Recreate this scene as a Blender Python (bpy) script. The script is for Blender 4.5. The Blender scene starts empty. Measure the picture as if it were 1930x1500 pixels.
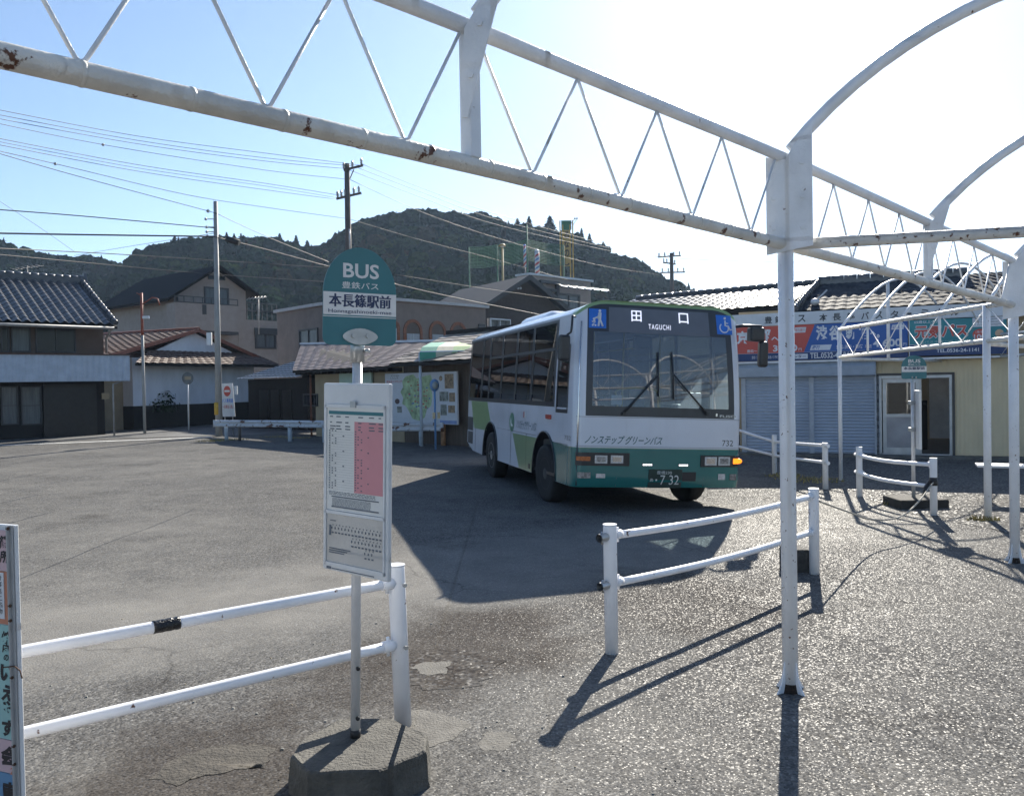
import bpy, bmesh, math, random
import numpy as np
from mathutils import Vector, Matrix, noise
R = math.radians
sc = bpy.context.scene
C = sc.collection
rnd = random.Random(7)

# ------------------------------------------------------------------ camera
FP, CH, PIT, ROL = 1600.0, 1.70, R(1.0), R(1.0)      # focal length in 1930-px units, eye height, pitch down, roll
_r0 = Vector((1, 0, 0)); _u0 = Vector((0, math.sin(PIT), math.cos(PIT))); FWD = Vector((0, math.cos(PIT), -math.sin(PIT)))
RGT = _r0*math.cos(ROL) - _u0*math.sin(ROL); UPV = _u0*math.cos(ROL) + _r0*math.sin(ROL)
cam_d = bpy.data.cameras.new('camera'); cam = bpy.data.objects.new('camera', cam_d); C.objects.link(cam)
cam_d.sensor_width = 36; cam_d.sensor_fit = 'HORIZONTAL'; cam_d.lens = FP/1930*36
cam_d.clip_start = .05; cam_d.clip_end = 9000
m = Matrix.Identity(4)
for i in range(3):
    m[i][0] = RGT[i]; m[i][1] = UPV[i]; m[i][2] = -FWD[i]
m[2][3] = CH
cam.matrix_world = m
sc.camera = cam

# ------------------------------------------------------------------ sky, sun, exposure
SUN_AZ, SUN_EL = R(18.6), R(30.0)                    # azimuth to the right of +Y
w = bpy.data.worlds.new('World'); sc.world = w; w.use_nodes = True
nt = w.node_tree; nt.nodes.clear()
sky = nt.nodes.new('ShaderNodeTexSky'); sky.sky_type = 'NISHITA'; sky.sun_disc = False
sky.sun_elevation = SUN_EL; sky.sun_rotation = SUN_AZ
sky.altitude = 60; sky.air_density = .9; sky.dust_density = .4; sky.ozone_density = 3.2
bg = nt.nodes.new('ShaderNodeBackground'); bg.inputs[1].default_value = .054
wo = nt.nodes.new('ShaderNodeOutputWorld')
nt.links.new(sky.outputs[0], bg.inputs[0]); nt.links.new(bg.outputs[0], wo.inputs[0])
sl = bpy.data.lights.new('sun', 'SUN'); sl.energy = 4.3; sl.angle = R(.5); sl.color = (1, .935, .82)
so = bpy.data.objects.new('sun', sl); C.objects.link(so)
sd = Vector((math.sin(SUN_AZ)*math.cos(SUN_EL), math.cos(SUN_AZ)*math.cos(SUN_EL), math.sin(SUN_EL)))
so.rotation_euler = (-sd).to_track_quat('-Z', 'Y').to_euler(); so.location = (0, 0, 60)
vs = sc.view_settings
sc.display_settings.display_device = 'sRGB'
vs.view_transform = 'Standard'; vs.look = 'None'; vs.exposure = 1.55; vs.gamma = 1
sc.cycles.max_bounces = 8; sc.cycles.transparent_max_bounces = 16; sc.cycles.volume_bounces = 0
sc.cycles.caustics_reflective = False; sc.cycles.caustics_refractive = False
sc.cycles.sample_clamp_indirect = 6

# ------------------------------------------------------------------ helpers: pixel of the photograph -> point of the place
EYE = Vector((0, 0, CH))
def ray(px, py): return FWD + RGT*((px-965)/FP) + UPV*((750-py)/FP)
def G(px, py, z=0.0):
    d = ray(px, py); return EYE + d*((z-CH)/d.z)
def at(px, py, Y):
    d = ray(px, py); return EYE + d*(Y/d.y)
def zat(px, py, P):                                   # height of the pixel on the vertical through P (same distance)
    d = ray(px, py); return CH + d.z*(P[1]/d.y)
class Wall:
    """vertical plane through two ground points; maps pixels to (along, up)"""
    def __init__(s, P, Q):
        s.P = Vector((P[0], P[1], 0)); d = Vector((Q[0]-P[0], Q[1]-P[1], 0)); s.len = d.length; s.u = d.normalized()
        s.n = Vector((-s.u.y, s.u.x, 0)); s.rot = math.atan2(s.u.y, s.u.x)      # n points away behind the wall
    def uz(s, px, py, off=0.0):
        d = ray(px, py); p0 = s.P + s.n*off
        t = (p0-EYE).dot(s.n)/d.dot(s.n); h = EYE + d*t
        return ((h-s.P).dot(s.u), h.z)

def lin(c):
    if isinstance(c, str):
        c = [int(c[i:i+2], 16)/255 for i in (0, 2, 4)]
        c = [x/12.92 if x <= .04045 else ((x+.055)/1.055)**2.4 for x in c]
    return (c[0], c[1], c[2], 1)

# ------------------------------------------------------------------ materials
def newmat(name):
    mt = bpy.data.materials.new(name); mt.use_nodes = True
    n = mt.node_tree; return mt, n, n.nodes['Principled BSDF'], n.nodes['Material Output']
def nd(n, t, **k):
    x = n.nodes.new(t)
    for a, b in k.items(): setattr(x, a, b)
    return x
def ramp(n, src, stops, interp='LINEAR'):
    r = n.nodes.new('ShaderNodeValToRGB'); e = r.color_ramp.elements; r.color_ramp.interpolation = interp
    while len(e) > 1: e.remove(e[-1])
    e[0].position = stops[0][0]; e[0].color = lin(stops[0][1])
    for p, c in stops[1:]:
        q = e.new(p); q.color = lin(c)
    n.links.new(src, r.inputs[0]); return r.outputs[0]
def mix(n, fac, a, b, mode='MIX'):
    x = n.nodes.new('ShaderNodeMix'); x.data_type = 'RGBA'; x.blend_type = mode
    for s, v in ((0, fac), (6, a), (7, b)):
        if hasattr(v, 'links'): n.links.new(v, x.inputs[s])
        else: x.inputs[s].default_value = v if s == 0 else lin(v)
    return x.outputs[2]
def tex(n, kind, scale, coord='Object', detail=3, rough=.55, stretch=None):
    tc = n.nodes.new('ShaderNodeTexCoord'); v = tc.outputs[coord]
    if stretch:
        mp = n.nodes.new('ShaderNodeMapping'); mp.inputs['Scale'].default_value = stretch
        n.links.new(v, mp.inputs['Vector']); v = mp.outputs[0]
    if kind == 'noise':
        t = n.nodes.new('ShaderNodeTexNoise'); t.inputs['Detail'].default_value = detail; t.inputs['Roughness'].default_value = rough
    elif kind == 'voronoi':
        t = n.nodes.new('ShaderNodeTexVoronoi')
    t.inputs['Scale'].default_value = scale
    n.links.new(v, t.inputs['Vector']); return t
MC = {}
def pm(name, col, rough=.5, metal=0., var=.12, scale=6., bump=0., bscale=60., rust=0., rscale=9., dirt=0., spec=.5, coat=0., stretch=None, rustcol=((.10, .035, .015))):
    if name in MC: return MC[name]
    mt, n, b, o = newmat(name)
    c = lin(col)
    out = None
    t = tex(n, 'noise', scale, stretch=stretch)
    lo = tuple(x*(1-var) for x in c[:3]); hi = tuple(min(1, x*(1+var)) for x in c[:3])
    out = ramp(n, t.outputs[0], [(.3, lo), (.7, hi)])
    if dirt:
        t2 = tex(n, 'noise', scale*.35, detail=6, rough=.7, stretch=(1, 1, .35))
        f = ramp(n, t2.outputs[0], [(.48, (0, 0, 0)), (.75, (dirt, dirt, dirt))])
        out = mix(n, f, out, tuple(x*.35+.01 for x in c[:3]))
    if rust:
        t3 = tex(n, 'noise', rscale, detail=6, rough=.62)
        f = ramp(n, t3.outputs[0], [(.72-rust*.2, (0, 0, 0)), (.75-rust*.2, (1, 1, 1))])
        out = mix(n, f, out, rustcol)
    n.links.new(out, b.inputs['Base Color'])
    b.inputs['Roughness'].default_value = rough; b.inputs['Metallic'].default_value = metal
    b.inputs['Specular IOR Level'].default_value = spec; b.inputs['Coat Weight'].default_value = coat
    b.inputs['Coat Roughness'].default_value = .08
    if bump:
        t4 = tex(n, 'noise', bscale, detail=4)
        bp = nd(n, 'ShaderNodeBump'); bp.inputs['Strength'].default_value = bump; bp.inputs['Distance'].default_value = .02
        n.links.new(t4.outputs[0], bp.inputs['Height']); n.links.new(bp.outputs[0], b.inputs['Normal'])
    MC[name] = mt; return mt
def glow(name, col, strength):
    if name in MC: return MC[name]
    mt, n, b, o = newmat(name); b.inputs['Base Color'].default_value = lin(col)
    b.inputs['Emission Color'].default_value = lin(col); b.inputs['Emission Strength'].default_value = strength
    MC[name] = mt; return mt
def glass(name, tint, trans=.6, rough=.02, refl=1.0, dust_veil=0.):
    """thin pane: tinted transparency plus a fresnel mirror"""
    if name in MC: return MC[name]
    mt, n, b, o = newmat(name); n.nodes.remove(b)
    tr = nd(n, 'ShaderNodeBsdfTransparent'); tr.inputs[0].default_value = tuple(x*trans for x in lin(tint)[:3])+(1,)
    gl = nd(n, 'ShaderNodeBsdfGlossy'); gl.inputs['Roughness'].default_value = rough
    lw = nd(n, 'ShaderNodeLayerWeight'); lw.inputs[0].default_value = .5; pw = nd(n, 'ShaderNodeMath', operation='POWER'); pw.inputs[1].default_value = 5.; n.links.new(lw.outputs['Facing'], pw.inputs[0])
    mu = nd(n, 'ShaderNodeMath', operation='MULTIPLY_ADD'); mu.use_clamp = True; mu.inputs[1].default_value = .9; mu.inputs[2].default_value = .075*refl
    mx = nd(n, 'ShaderNodeMixShader')
    n.links.new(pw.outputs[0], mu.inputs[0]); n.links.new(mu.outputs[0], mx.inputs[0])
    n.links.new(tr.outputs[0], mx.inputs[1]); n.links.new(gl.outputs[0], mx.inputs[2]); out = mx.outputs[0]
    if dust_veil:  # dusty glass plus a bluish veil of light put into the pane's colour
        df = nd(n, 'ShaderNodeBsdfTranslucent'); df.inputs[0].default_value = (.62, .72, .85, 1); d2 = nd(n, 'ShaderNodeBsdfDiffuse'); d2.inputs[0].default_value = (.5, .6, .75, 1); ms = nd(n, 'ShaderNodeMixShader'); m3 = nd(n, 'ShaderNodeMixShader'); ms.inputs[0].default_value = .5; m3.inputs[0].default_value = dust_veil
        n.links.new(df.outputs[0], ms.inputs[1]); n.links.new(d2.outputs[0], ms.inputs[2]); n.links.new(out, m3.inputs[1]); n.links.new(ms.outputs[0], m3.inputs[2]); out = m3.outputs[0]
    n.links.new(out, o.inputs[0])
    MC[name] = mt; return mt

# ------------------------------------------------------------------ mesh builder
class MB:
    def __init__(s): s.v = []; s.f = []; s.m = []; s.sm = []; s.cur = 0
    def mat(s, i): s.cur = i; return s
    def add(s, vs_, fs, smooth=False):
        o = len(s.v); s.v += [Vector(a) for a in vs_]
        for f in fs: s.f.append([o+i for i in f]); s.m.append(s.cur); s.sm.append(smooth)
        return s
    def bm(s, b, smooth=False):
        b.verts.index_update(); s.add([v.co.copy() for v in b.verts], [[v.index for v in f.verts] for f in b.faces], smooth); b.free(); return s
    def box(s, x0, x1, y0, y1, z0, z1, bev=0., M=None):
        if bev:
            b = bmesh.new(); bmesh.ops.create_cube(b, size=1)
            for v in b.verts: v.co = Vector((x0+(v.co.x+.5)*(x1-x0), y0+(v.co.y+.5)*(y1-y0), z0+(v.co.z+.5)*(z1-z0)))
            bmesh.ops.bevel(b, geom=b.edges[:], offset=bev, segments=2, affect='EDGES', profile=.5)
            if M:
                for v in b.verts: v.co = M @ v.co
            return s.bm(b, False)
        p = [Vector((x, y, z)) for z in (z0, z1) for y in (y0, y1) for x in (x0, x1)]
        if M: p = [M @ a for a in p]
        return s.add(p, [(0, 2, 3, 1), (4, 5, 7, 6), (0, 1, 5, 4), (2, 6, 7, 3), (0, 4, 6, 2), (1, 3, 7, 5)])
    def bar(s, p, q, wx, wz, up=(0, 0, 1)):
        """square bar from p to q"""
        p = Vector(p); q = Vector(q); d = (q-p).normalized(); u = Vector(up)
        if abs(d.dot(u)) > .99: u = Vector((0, 1, 0))
        a = d.cross(u).normalized(); u = a.cross(d).normalized()
        pts = [c+a*(wx/2*i)+u*(wz/2*j) for c in (p, q) for j in (-1, 1) for i in (-1, 1)]
        return s.add(pts, [(0, 1, 3, 2), (4, 6, 7, 5), (0, 4, 5, 1), (2, 3, 7, 6), (0, 2, 6, 4), (1, 5, 7, 3)])
    def tube(s, pts, r, n=10, cap=True, smooth=True):
        pts = [Vector(p) for p in pts]; k = len(pts); rs = r if isinstance(r, (list, tuple)) else [r]*k
        o = len(s.v); prev = None
        for i, p in enumerate(pts):
            t = (pts[min(i+1, k-1)]-pts[max(i-1, 0)]).normalized()
            if prev is None:
                a = t.cross(Vector((0, 0, 1)))
                if a.length < 1e-3: a = t.cross(Vector((0, 1, 0)))
                a.normalize()
            else: a = (prev - t*prev.dot(t)).normalized()
            prev = a; b = t.cross(a)
            for j in range(n):
                an = 2*math.pi*j/n; s.v.append(p + (a*math.cos(an)+b*math.sin(an))*rs[i])
        for i in range(k-1):
            for j in range(n):
                s.f.append([o+i*n+j, o+i*n+(j+1) % n, o+(i+1)*n+(j+1) % n, o+(i+1)*n+j]); s.m.append(s.cur); s.sm.append(smooth)
        if cap:
            s.f.append([o+j for j in range(n)][::-1]); s.m.append(s.cur); s.sm.append(False)
            s.f.append([o+(k-1)*n+j for j in range(n)]); s.m.append(s.cur); s.sm.append(False)
        return s
    def prism(s, out, d, smooth=False):
        """outline (list of 3-D points) pushed along d"""
        out = [Vector(p) for p in out]; d = Vector(d); k = len(out)
        s.add(out+[p+d for p in out], [list(range(k))[::-1], list(range(k, 2*k))]+[[i, (i+1) % k, k+(i+1) % k, k+i] for i in range(k)], smooth); return s
    def lathe(s, prof, n=20, M=None, smooth=True):
        o = []; k = len(prof)
        for r_, z in prof:
            for j in range(n):
                a = 2*math.pi*j/n; o.append(Vector((r_*math.cos(a), r_*math.sin(a), z)))
        if M: o = [M @ p for p in o]
        fs = [[i*n+j, i*n+(j+1) % n, (i+1)*n+(j+1) % n, (i+1)*n+j] for i in range(k-1) for j in range(n)]
        fs += [[j for j in range(n)][::-1], [(k-1)*n+j for j in range(n)]]
        return s.add(o, fs, smooth)
    def grid(s, fn, nu, nv, smooth=True, flip=False):
        o = [Vector(fn(i/nu, j/nv)) for j in range(nv+1) for i in range(nu+1)]; W_ = nu+1
        fs = [[j*W_+i, j*W_+i+1, (j+1)*W_+i+1, (j+1)*W_+i] for j in range(nv) for i in range(nu)]
        if flip: fs = [f[::-1] for f in fs]
        return s.add(o, fs, smooth)
    def ball(s, c, r, n=12, k=8, sc_=(1, 1, 1)):
        c = Vector(c)
        return s.lathe([(max(1e-4, r*math.sin(math.pi*i/k)), -r*math.cos(math.pi*i/k)) for i in range(k+1)], n, Matrix.Translation(c) @ Matrix.Diagonal((*sc_, 1)))
    def build(s, name, mats, parent=None, world=False, xf=None, bevel=0):
        me = bpy.data.meshes.new(name)
        vs_ = s.v
        if xf: vs_ = [xf @ p for p in vs_]
        if world and parent is not None:
            inv = root_matrix(parent).inverted(); vs_ = [inv @ p for p in vs_]
        me.from_pydata([tuple(p) for p in vs_], [], s.f)
        if not isinstance(mats, (list, tuple)): mats = [mats]
        for q in mats: me.materials.append(q)
        me.polygons.foreach_set('material_index', s.m); me.polygons.foreach_set('use_smooth', s.sm); me.update()
        o = bpy.data.objects.new(name, me); C.objects.link(o)
        if parent is not None: o.parent = parent
        if bevel:
            md = o.modifiers.new('bevel', 'BEVEL'); md.width = bevel; md.segments = 2; md.limit_method = 'ANGLE'; md.angle_limit = R(40)
        return o
def root_matrix(o):
    M = Matrix.Translation(o.location) @ o.rotation_euler.to_matrix().to_4x4()
    return root_matrix(o.parent) @ M if o.parent else M
def tag(o, label=None, cat=None, group=None, kind=None):
    if label: o['label'] = label
    if cat: o['category'] = cat
    if group: o['group'] = group
    if kind: o['kind'] = kind
    return o
def thing(name, label, cat, loc=(0, 0, 0), rot=0., group=None):
    o = bpy.data.objects.new(name, None); C.objects.link(o); o.empty_display_size = .2
    o.location = loc; o.rotation_euler = (0, 0, rot); return tag(o, label, cat, group)
def copy_tree(o, parent=None):
    c = o.copy(); C.objects.link(c)
    if parent is not None: c.parent = parent
    for ch in list(o.children): copy_tree(ch, c)
    return c
def mesh_np(name, verts, quads, mats, midx=None, parent=None, smooth=False):
    """big meshes straight from numpy arrays"""
    me = bpy.data.meshes.new(name); nv, nq = len(verts), len(quads); k = quads.shape[1]
    me.vertices.add(nv); me.vertices.foreach_set('co', np.asarray(verts, np.float32).ravel())
    me.loops.add(nq*k); me.loops.foreach_set('vertex_index', np.asarray(quads, np.int32).ravel())
    me.polygons.add(nq); me.polygons.foreach_set('loop_start', np.arange(0, nq*k, k, dtype=np.int32))
    for q in mats: me.materials.append(q)
    if midx is not None: me.polygons.foreach_set('material_index', np.asarray(midx, np.int32))
    me.polygons.foreach_set('use_smooth', np.full(nq, smooth)); me.update(calc_edges=True)
    o = bpy.data.objects.new(name, me); C.objects.link(o)
    if parent is not None: o.parent = parent
    return o

# ------------------------------------------------------------------ lettering (the built-in font, turned into mesh)
_tc = {}
def text_mesh(s, bold=0., shear=0., space=1.0):
    key = (s, bold, shear, space)
    if key in _tc: return _tc[key]
    cu = bpy.data.curves.new('t', 'FONT'); cu.body = s; cu.size = 1; cu.offset = bold; cu.shear = shear; cu.space_character = space; cu.resolution_u = 3
    ob = bpy.data.objects.new('t', cu); C.objects.link(ob)
    dg = bpy.context.evaluated_depsgraph_get(); dg.update(); ev = ob.evaluated_get(dg); me = ev.to_mesh()
    V = [tuple(v.co) for v in me.vertices]; Fc = [list(p.vertices) for p in me.polygons]
    ev.to_mesh_clear(); bpy.data.objects.remove(ob); bpy.data.curves.remove(cu)
    _tc[key] = (V, Fc); return _tc[key]
def text_on(mb, s, x0, x1, z0, z1, place, bold=0., shear=0., space=1.0, keep=False):
    """letters filling the rectangle (x0..x1, z0..z1); place(x, z) gives the 3-D point"""
    V, Fc = text_mesh(s, bold, shear, space)
    if not V: return mb
    a = min(v[0] for v in V); b = max(v[0] for v in V); c = min(v[1] for v in V); d = max(v[1] for v in V)
    sx = (x1-x0)/max(b-a, 1e-6); sz = (z1-z0)/max(d-c, 1e-6)
    mb.add([place(x0+(v[0]-a)*sx, z0+(v[1]-c)*sz) for v in V], Fc); return mb
# ------------------------------------------------------------------ ground
def asphalt(name='asphalt', sc_=78, gravel=False):
    mt, n, b, o = newmat(name)
    st = tex(n, 'voronoi', sc_); st.feature = 'F1'
    stones = ramp(n, st.outputs['Color'], [(.0, (.056, .055, .054)), (.45, (.105, .103, .100)), (.8, (.158, .155, .149)), (1, (.265, .26, .25))])
    fine = tex(n, 'noise', 240, detail=2)
    smooth_c = ramp(n, fine.outputs[0], [(.3, (.14, .136, .128)), (.7, (.215, .209, .196))])
    big = tex(n, 'noise', .35, detail=5, rough=.6)
    tc = nd(n, 'ShaderNodeTexCoord'); sp = nd(n, 'ShaderNodeSeparateXYZ'); n.links.new(tc.outputs['Object'], sp.inputs[0])
    def mth(op, a, b_=None):
        x = nd(n, 'ShaderNodeMath', operation=op)
        if op == 'MULTIPLY_ADD': x.inputs[2].default_value = .0
        for i, v in enumerate((a, b_)):
            if v is None: continue
            if hasattr(v, 'links'): n.links.new(v, x.inputs[i])
            else: x.inputs[i].default_value = v
        return x.outputs[0]
    # worn lighter wheel track sweeping through the yard: a band around a curved line
    P1, P2 = G(36, 1200), G(760, 1090)
    sl_ = (P2.y-P1.y)/(P2.x-P1.x); c0 = P1.y-sl_*P1.x
    wob = mth('MULTIPLY', mth('SUBTRACT', big.outputs[0], .5), 3.0)
    d = mth('ADD', mth('SUBTRACT', sp.outputs[1], mth('ADD', mth('MULTIPLY', sp.outputs[0], sl_), c0)), wob)
    band = ramp(n, mth('ADD', mth('MULTIPLY', mth('ABSOLUTE', d), .31), 0), [(.30, (1, 1, 1)), (.62, (0, 0, 0))])
    patch = ramp(n, big.outputs[0], [(.42, (0, 0, 0)), (.66, (.55, .55, .55))])
    fac = mix(n, 1.0, band, patch, 'LIGHTEN')
    if gravel: fac = mix(n, 0., (.25, .25, .25), fac)
    col = mix(n, fac, stones, smooth_c)
    mid = tex(n, 'noise', 2.2, detail=6, rough=.7)
    col = mix(n, 1.0, col, ramp(n, mid.outputs[0], [(.25, (.86, .86, .87)), (.75, (1.28, 1.27, 1.25))]), 'MULTIPLY')
    # old oil stains and hairline cracks
    st2 = tex(n, 'noise', .75, detail=7, rough=.68); col = mix(n, ramp(n, st2.outputs[0], [(.58, (0, 0, 0)), (.72, (.5, .5, .5))]), col, (.038, .034, .032))
    for (qx, qy), rad, amt in (((900, 1200), 1.0, .62), ((420, 1440), .75, .6), ((680, 1300), .7, .5), ((1300, 1130), 1.1, .4)):
        c_ = G(qx, qy); dv = nd(n, 'ShaderNodeVectorMath', operation='DISTANCE'); n.links.new(tc.outputs['Object'], dv.inputs[0]); dv.inputs[1].default_value = (c_.x, c_.y, 0)
        dd_ = mth('SUBTRACT', mth('DIVIDE', dv.outputs['Value'], rad), mth('MULTIPLY', mth('SUBTRACT', st2.outputs[0], .5), 2.6))
        col = mix(n, ramp(n, dd_, [(.45, (amt, amt, amt)), (1.0, (0, 0, 0))]), col, (.045, .037, .032))
    wv = tex(n, 'noise', 1.6, detail=5); wtc = nd(n, 'ShaderNodeTexCoord'); wa = nd(n, 'ShaderNodeVectorMath', operation='MULTIPLY_ADD'); n.links.new(wv.outputs['Color'], wa.inputs[0]); wa.inputs[1].default_value = (.5, .5, .5); n.links.new(wtc.outputs['Object'], wa.inputs[2])
    ck = nd(n, 'ShaderNodeTexVoronoi'); ck.feature = 'DISTANCE_TO_EDGE'; ck.inputs['Scale'].default_value = .42; n.links.new(wa.outputs[0], ck.inputs['Vector'])
    ckm = tex(n, 'noise', .5, detail=2); cf = mth('MULTIPLY', ramp(n, ck.outputs[0], [(.0, (1, 1, 1)), (.0055, (0, 0, 0))]), ramp(n, ckm.outputs[0], [(.47, (0, 0, 0)), (.60, (.45, .45, .45))]))
    col = mix(n, cf, col, (.02, .019, .018))
    n.links.new(col, b.inputs['Base Color'])
    b.inputs['Roughness'].default_value = .62; b.inputs['Specular IOR Level'].default_value = .05
    # every stone has a facet of its own: that is what sparkles against the sun
    gm = nd(n, 'ShaderNodeNewGeometry')
    def vm(op, a, b_=None, sc_=None):
        x = nd(n, 'ShaderNodeVectorMath', operation=op); n.links.new(a, x.inputs[0])
        if b_ is not None:
            if hasattr(b_, 'links'): n.links.new(b_, x.inputs[1])
            else: x.inputs[1].default_value = b_
        if sc_ is not None: x.inputs['Scale'].default_value = sc_
        return x.outputs[0]
    s2 = tex(n, 'voronoi', sc_*1.5)
    tilt = vm('SCALE', vm('SUBTRACT', s2.outputs['Color'], (.5, .5, .5)), None, .5)
    tn = mix(n, fac, tilt, vm('SCALE', tilt, None, .4))
    nn_ = vm('NORMALIZE', vm('ADD', gm.outputs['Normal'], tn))
    bp = nd(n, 'ShaderNodeBump'); bp.inputs['Strength'].default_value = .3; bp.inputs['Distance'].default_value = .008; bp.invert = True
    n.links.new(st.outputs['Distance'], bp.inputs['Height']); n.links.new(nn_, bp.inputs['Normal'])
    n.links.new(bp.outputs[0], b.inputs['Normal'])
    sx_ = nd(n, 'ShaderNodeSeparateColor'); n.links.new(s2.outputs['Color'], sx_.inputs[0])
    n.links.new(mth('MULTIPLY_ADD', mth('GREATER_THAN', sx_.outputs[2], .84), .065), b.inputs['Specular IOR Level'])
    b.inputs['Roughness'].default_value = .45
    return mt
M_ASPH = asphalt()
DIP0, DIP1 = Vector((2.62, 12.75)), Vector((1.77, 16.05))            # the yard falls away under the far wheels of the bus
def bus_dip(x, y):
    p = Vector((x, y)); d = DIP1-DIP0; t = max(0, min(1, (p-DIP0).dot(d)/d.length_squared)); return -.105*math.exp(-((p-(DIP0+d*t)).length/1.35)**2)
def undul(x, y):
    f = max(0, 1-max(0, abs(x)-9)/4)*max(0, 1-max(0, abs(y-6)-6)/4)
    return bus_dip(x, y) + f*(.022*noise.noise((x*.55, y*.55, 3))+.008*noise.noise((x*1.7, y*1.7, 9))) - .004*f
xs = [-4000, -1500, -500, -200, -90, -45, -28] + [x*.25 for x in range(-64, 81)] + [24, 30, 50, 100, 250, 600, 1500, 4000]
ys = [-300, -60, -20, -8] + [y*.25 for y in range(-12, 73)] + [20, 24, 30, 40, 60, 100, 200, 500, 1500, 6000]
gv = np.array([(x, y, undul(x, y)) for y in ys for x in xs]); nx = len(xs)
gq = np.array([(j*nx+i, j*nx+i+1, (j+1)*nx+i+1, (j+1)*nx+i) for j in range(len(ys)-1) for i in range(nx-1)])
tag(mesh_np('ground', gv, gq, [M_ASPH], smooth=True), kind='structure')

def patch_sheet(name, outline, z, mt, rings=6):
    P = [Vector((p[0], p[1], 0)) for p in outline]; c = sum(P, Vector())/len(P); o = []; k = len(P)
    for i in range(rings+1):
        f = 1-i/rings*.999
        for p in P: q = c+(p-c)*f; o.append((q.x, q.y, undul(q.x, q.y)+z))
    b = MB(); b.add(o, [[i*k+j, i*k+(j+1) % k, (i+1)*k+(j+1) % k, (i+1)*k+j] for i in range(rings) for j in range(k)], True); return tag(b.build(name, mt), kind='structure')
def sheet(name, outline, z, mt, lift=.004):
    b = MB(); b.add([(p[0], p[1], z) for p in outline], [list(range(len(outline)))]); return tag(b.build(name, mt), kind='structure')
M_ROAD = pm('road_asphalt', (.10, .10, .10), .7, var=.25, scale=1.5, bump=.3, bscale=150)
M_LINE = pm('road_paint', (.62, .62, .60), .6, var=.25, scale=3)
# street behind the yard, with its white edge line
a, b_ = G(-400, 842), G(560, 817); c, d = at(700, 806, 48), at(-700, 815, 44)
sheet('road', [(a.x, a.y), (b_.x, b_.y), (b_.x+16, b_.y+10), (b_.x+10, 52), (-40, 52)], .006, M_ROAD)
l0, l1 = G(-200, 848), G(400, 824)
dl = (l1-l0); nl = Vector((-dl.y, dl.x, 0)).normalized()*.35
sheet('edge_line', [l0-nl*.5, l1-nl*.5, l1+nl*.5, l0+nl*.5], .011, M_LINE)
# gravel verge in front of the terminal
M_GRAV = asphalt('gravel', 34, True)
def blob(px, k=5, jit=.06, seed=1):
    P = [G(*q) for q in px]; out = []; rr = random.Random(seed)
    for i in range(len(P)):
        A, B = P[i], P[(i+1) % len(P)]
        for t in range(k):
            q = A.lerp(B, t/k); s_ = (B-A).length*jit; out.append((q.x+rr.uniform(-s_, s_), q.y+rr.uniform(-s_, s_)))
    return out
patch_sheet('gravel_verge', blob([(1400, 893), (1560, 905), (1700, 962), (1860, 995), (2050, 1040), (2600, 1000), (2300, 868), (1900, 860), (1400, 858)], 6, .03), .004, M_GRAV, 14)
M_CONC = pm('worn_concrete', (.098, .093, .084), .85, var=.3, scale=12, bump=.5, bscale=80, dirt=.6)
M_MUD = pm('muddy_patch', (.050, .044, .036), .9, var=.4, scale=14, bump=.6, bscale=60)
M_TAR = asphalt('tar_ring', 38, True)
patch_sheet('tar_patch', blob([(745, 1262), (800, 1222), (880, 1222), (950, 1248), (900, 1290), (790, 1304)], 5, .1, 3), .002, M_TAR)
patch_sheet('concrete_patch', blob([(775, 1258), (800, 1246), (846, 1248), (838, 1268), (796, 1272)], 4, .12, 4), .004, M_CONC)
patch_sheet('concrete_patch', blob([(902, 1396), (918, 1376), (962, 1376), (974, 1392), (950, 1412), (912, 1412)], 4, .1, 5), .002, M_CONC)
patch_sheet('concrete_patch', blob([(720, 1400), (745, 1340), (800, 1336), (890, 1362), (850, 1392), (805, 1408)], 4, .06, 6), .002, M_CONC)
patch_sheet('mud_patch', blob([(282, 1466), (330, 1432), (430, 1402), (520, 1408), (500, 1446), (400, 1458), (330, 1480)], 5, .09, 7), .002, M_MUD)
# ------------------------------------------------------------------ wooded hills
M_LEAF = [pm('leaf_dark', (.006, .015, .007), .9, spec=.0, var=.45, scale=1.6), pm('leaf_mid', (.011, .024, .009), .9, spec=.0, var=.45, scale=1.6), pm('leaf_brown', (.024, .021, .010), .9, spec=.0, var=.45, scale=1.6), pm('leaf_blue', (.006, .017, .010), .9, spec=.0, var=.45, scale=1.6), pm('leaf_olive', (.019, .032, .009), .9, spec=.0, var=.45, scale=1.6)]
M_SOIL = pm('forest_floor', (.008, .012, .007), .9, var=.4, scale=.2)
RIDGE_MAIN = [(180, 600), (235, 520), (253, 497), (277, 479), (320, 462), (400, 457), (483, 456), (527, 457), (573, 472), (597, 474), (630, 460), (661, 441), (693, 424), (734, 412), (802, 401), (859, 408), (907, 412), (944, 420), (964, 432), (1021, 434), (1093, 452), (1126, 470), (1182, 490), (1222, 513), (1255, 533), (1299, 550), (1340, 570), (1420, 640), (1500, 715), (1520, 735)]
RIDGE_LEFT = [(-160, 380), (-60, 425), (0, 457), (33, 467), (83, 485), (110, 487), (173, 488), (233, 499), (300, 520), (380, 560), (460, 610)]
def interp(pts, x):
    if x <= pts[0][0]: return pts[0][1]
    for (a, p), (b, q) in zip(pts, pts[1:]):
        if x <= b: return p+(q-p)*(x-a)/(b-a)
    return pts[-1][1]
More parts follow.
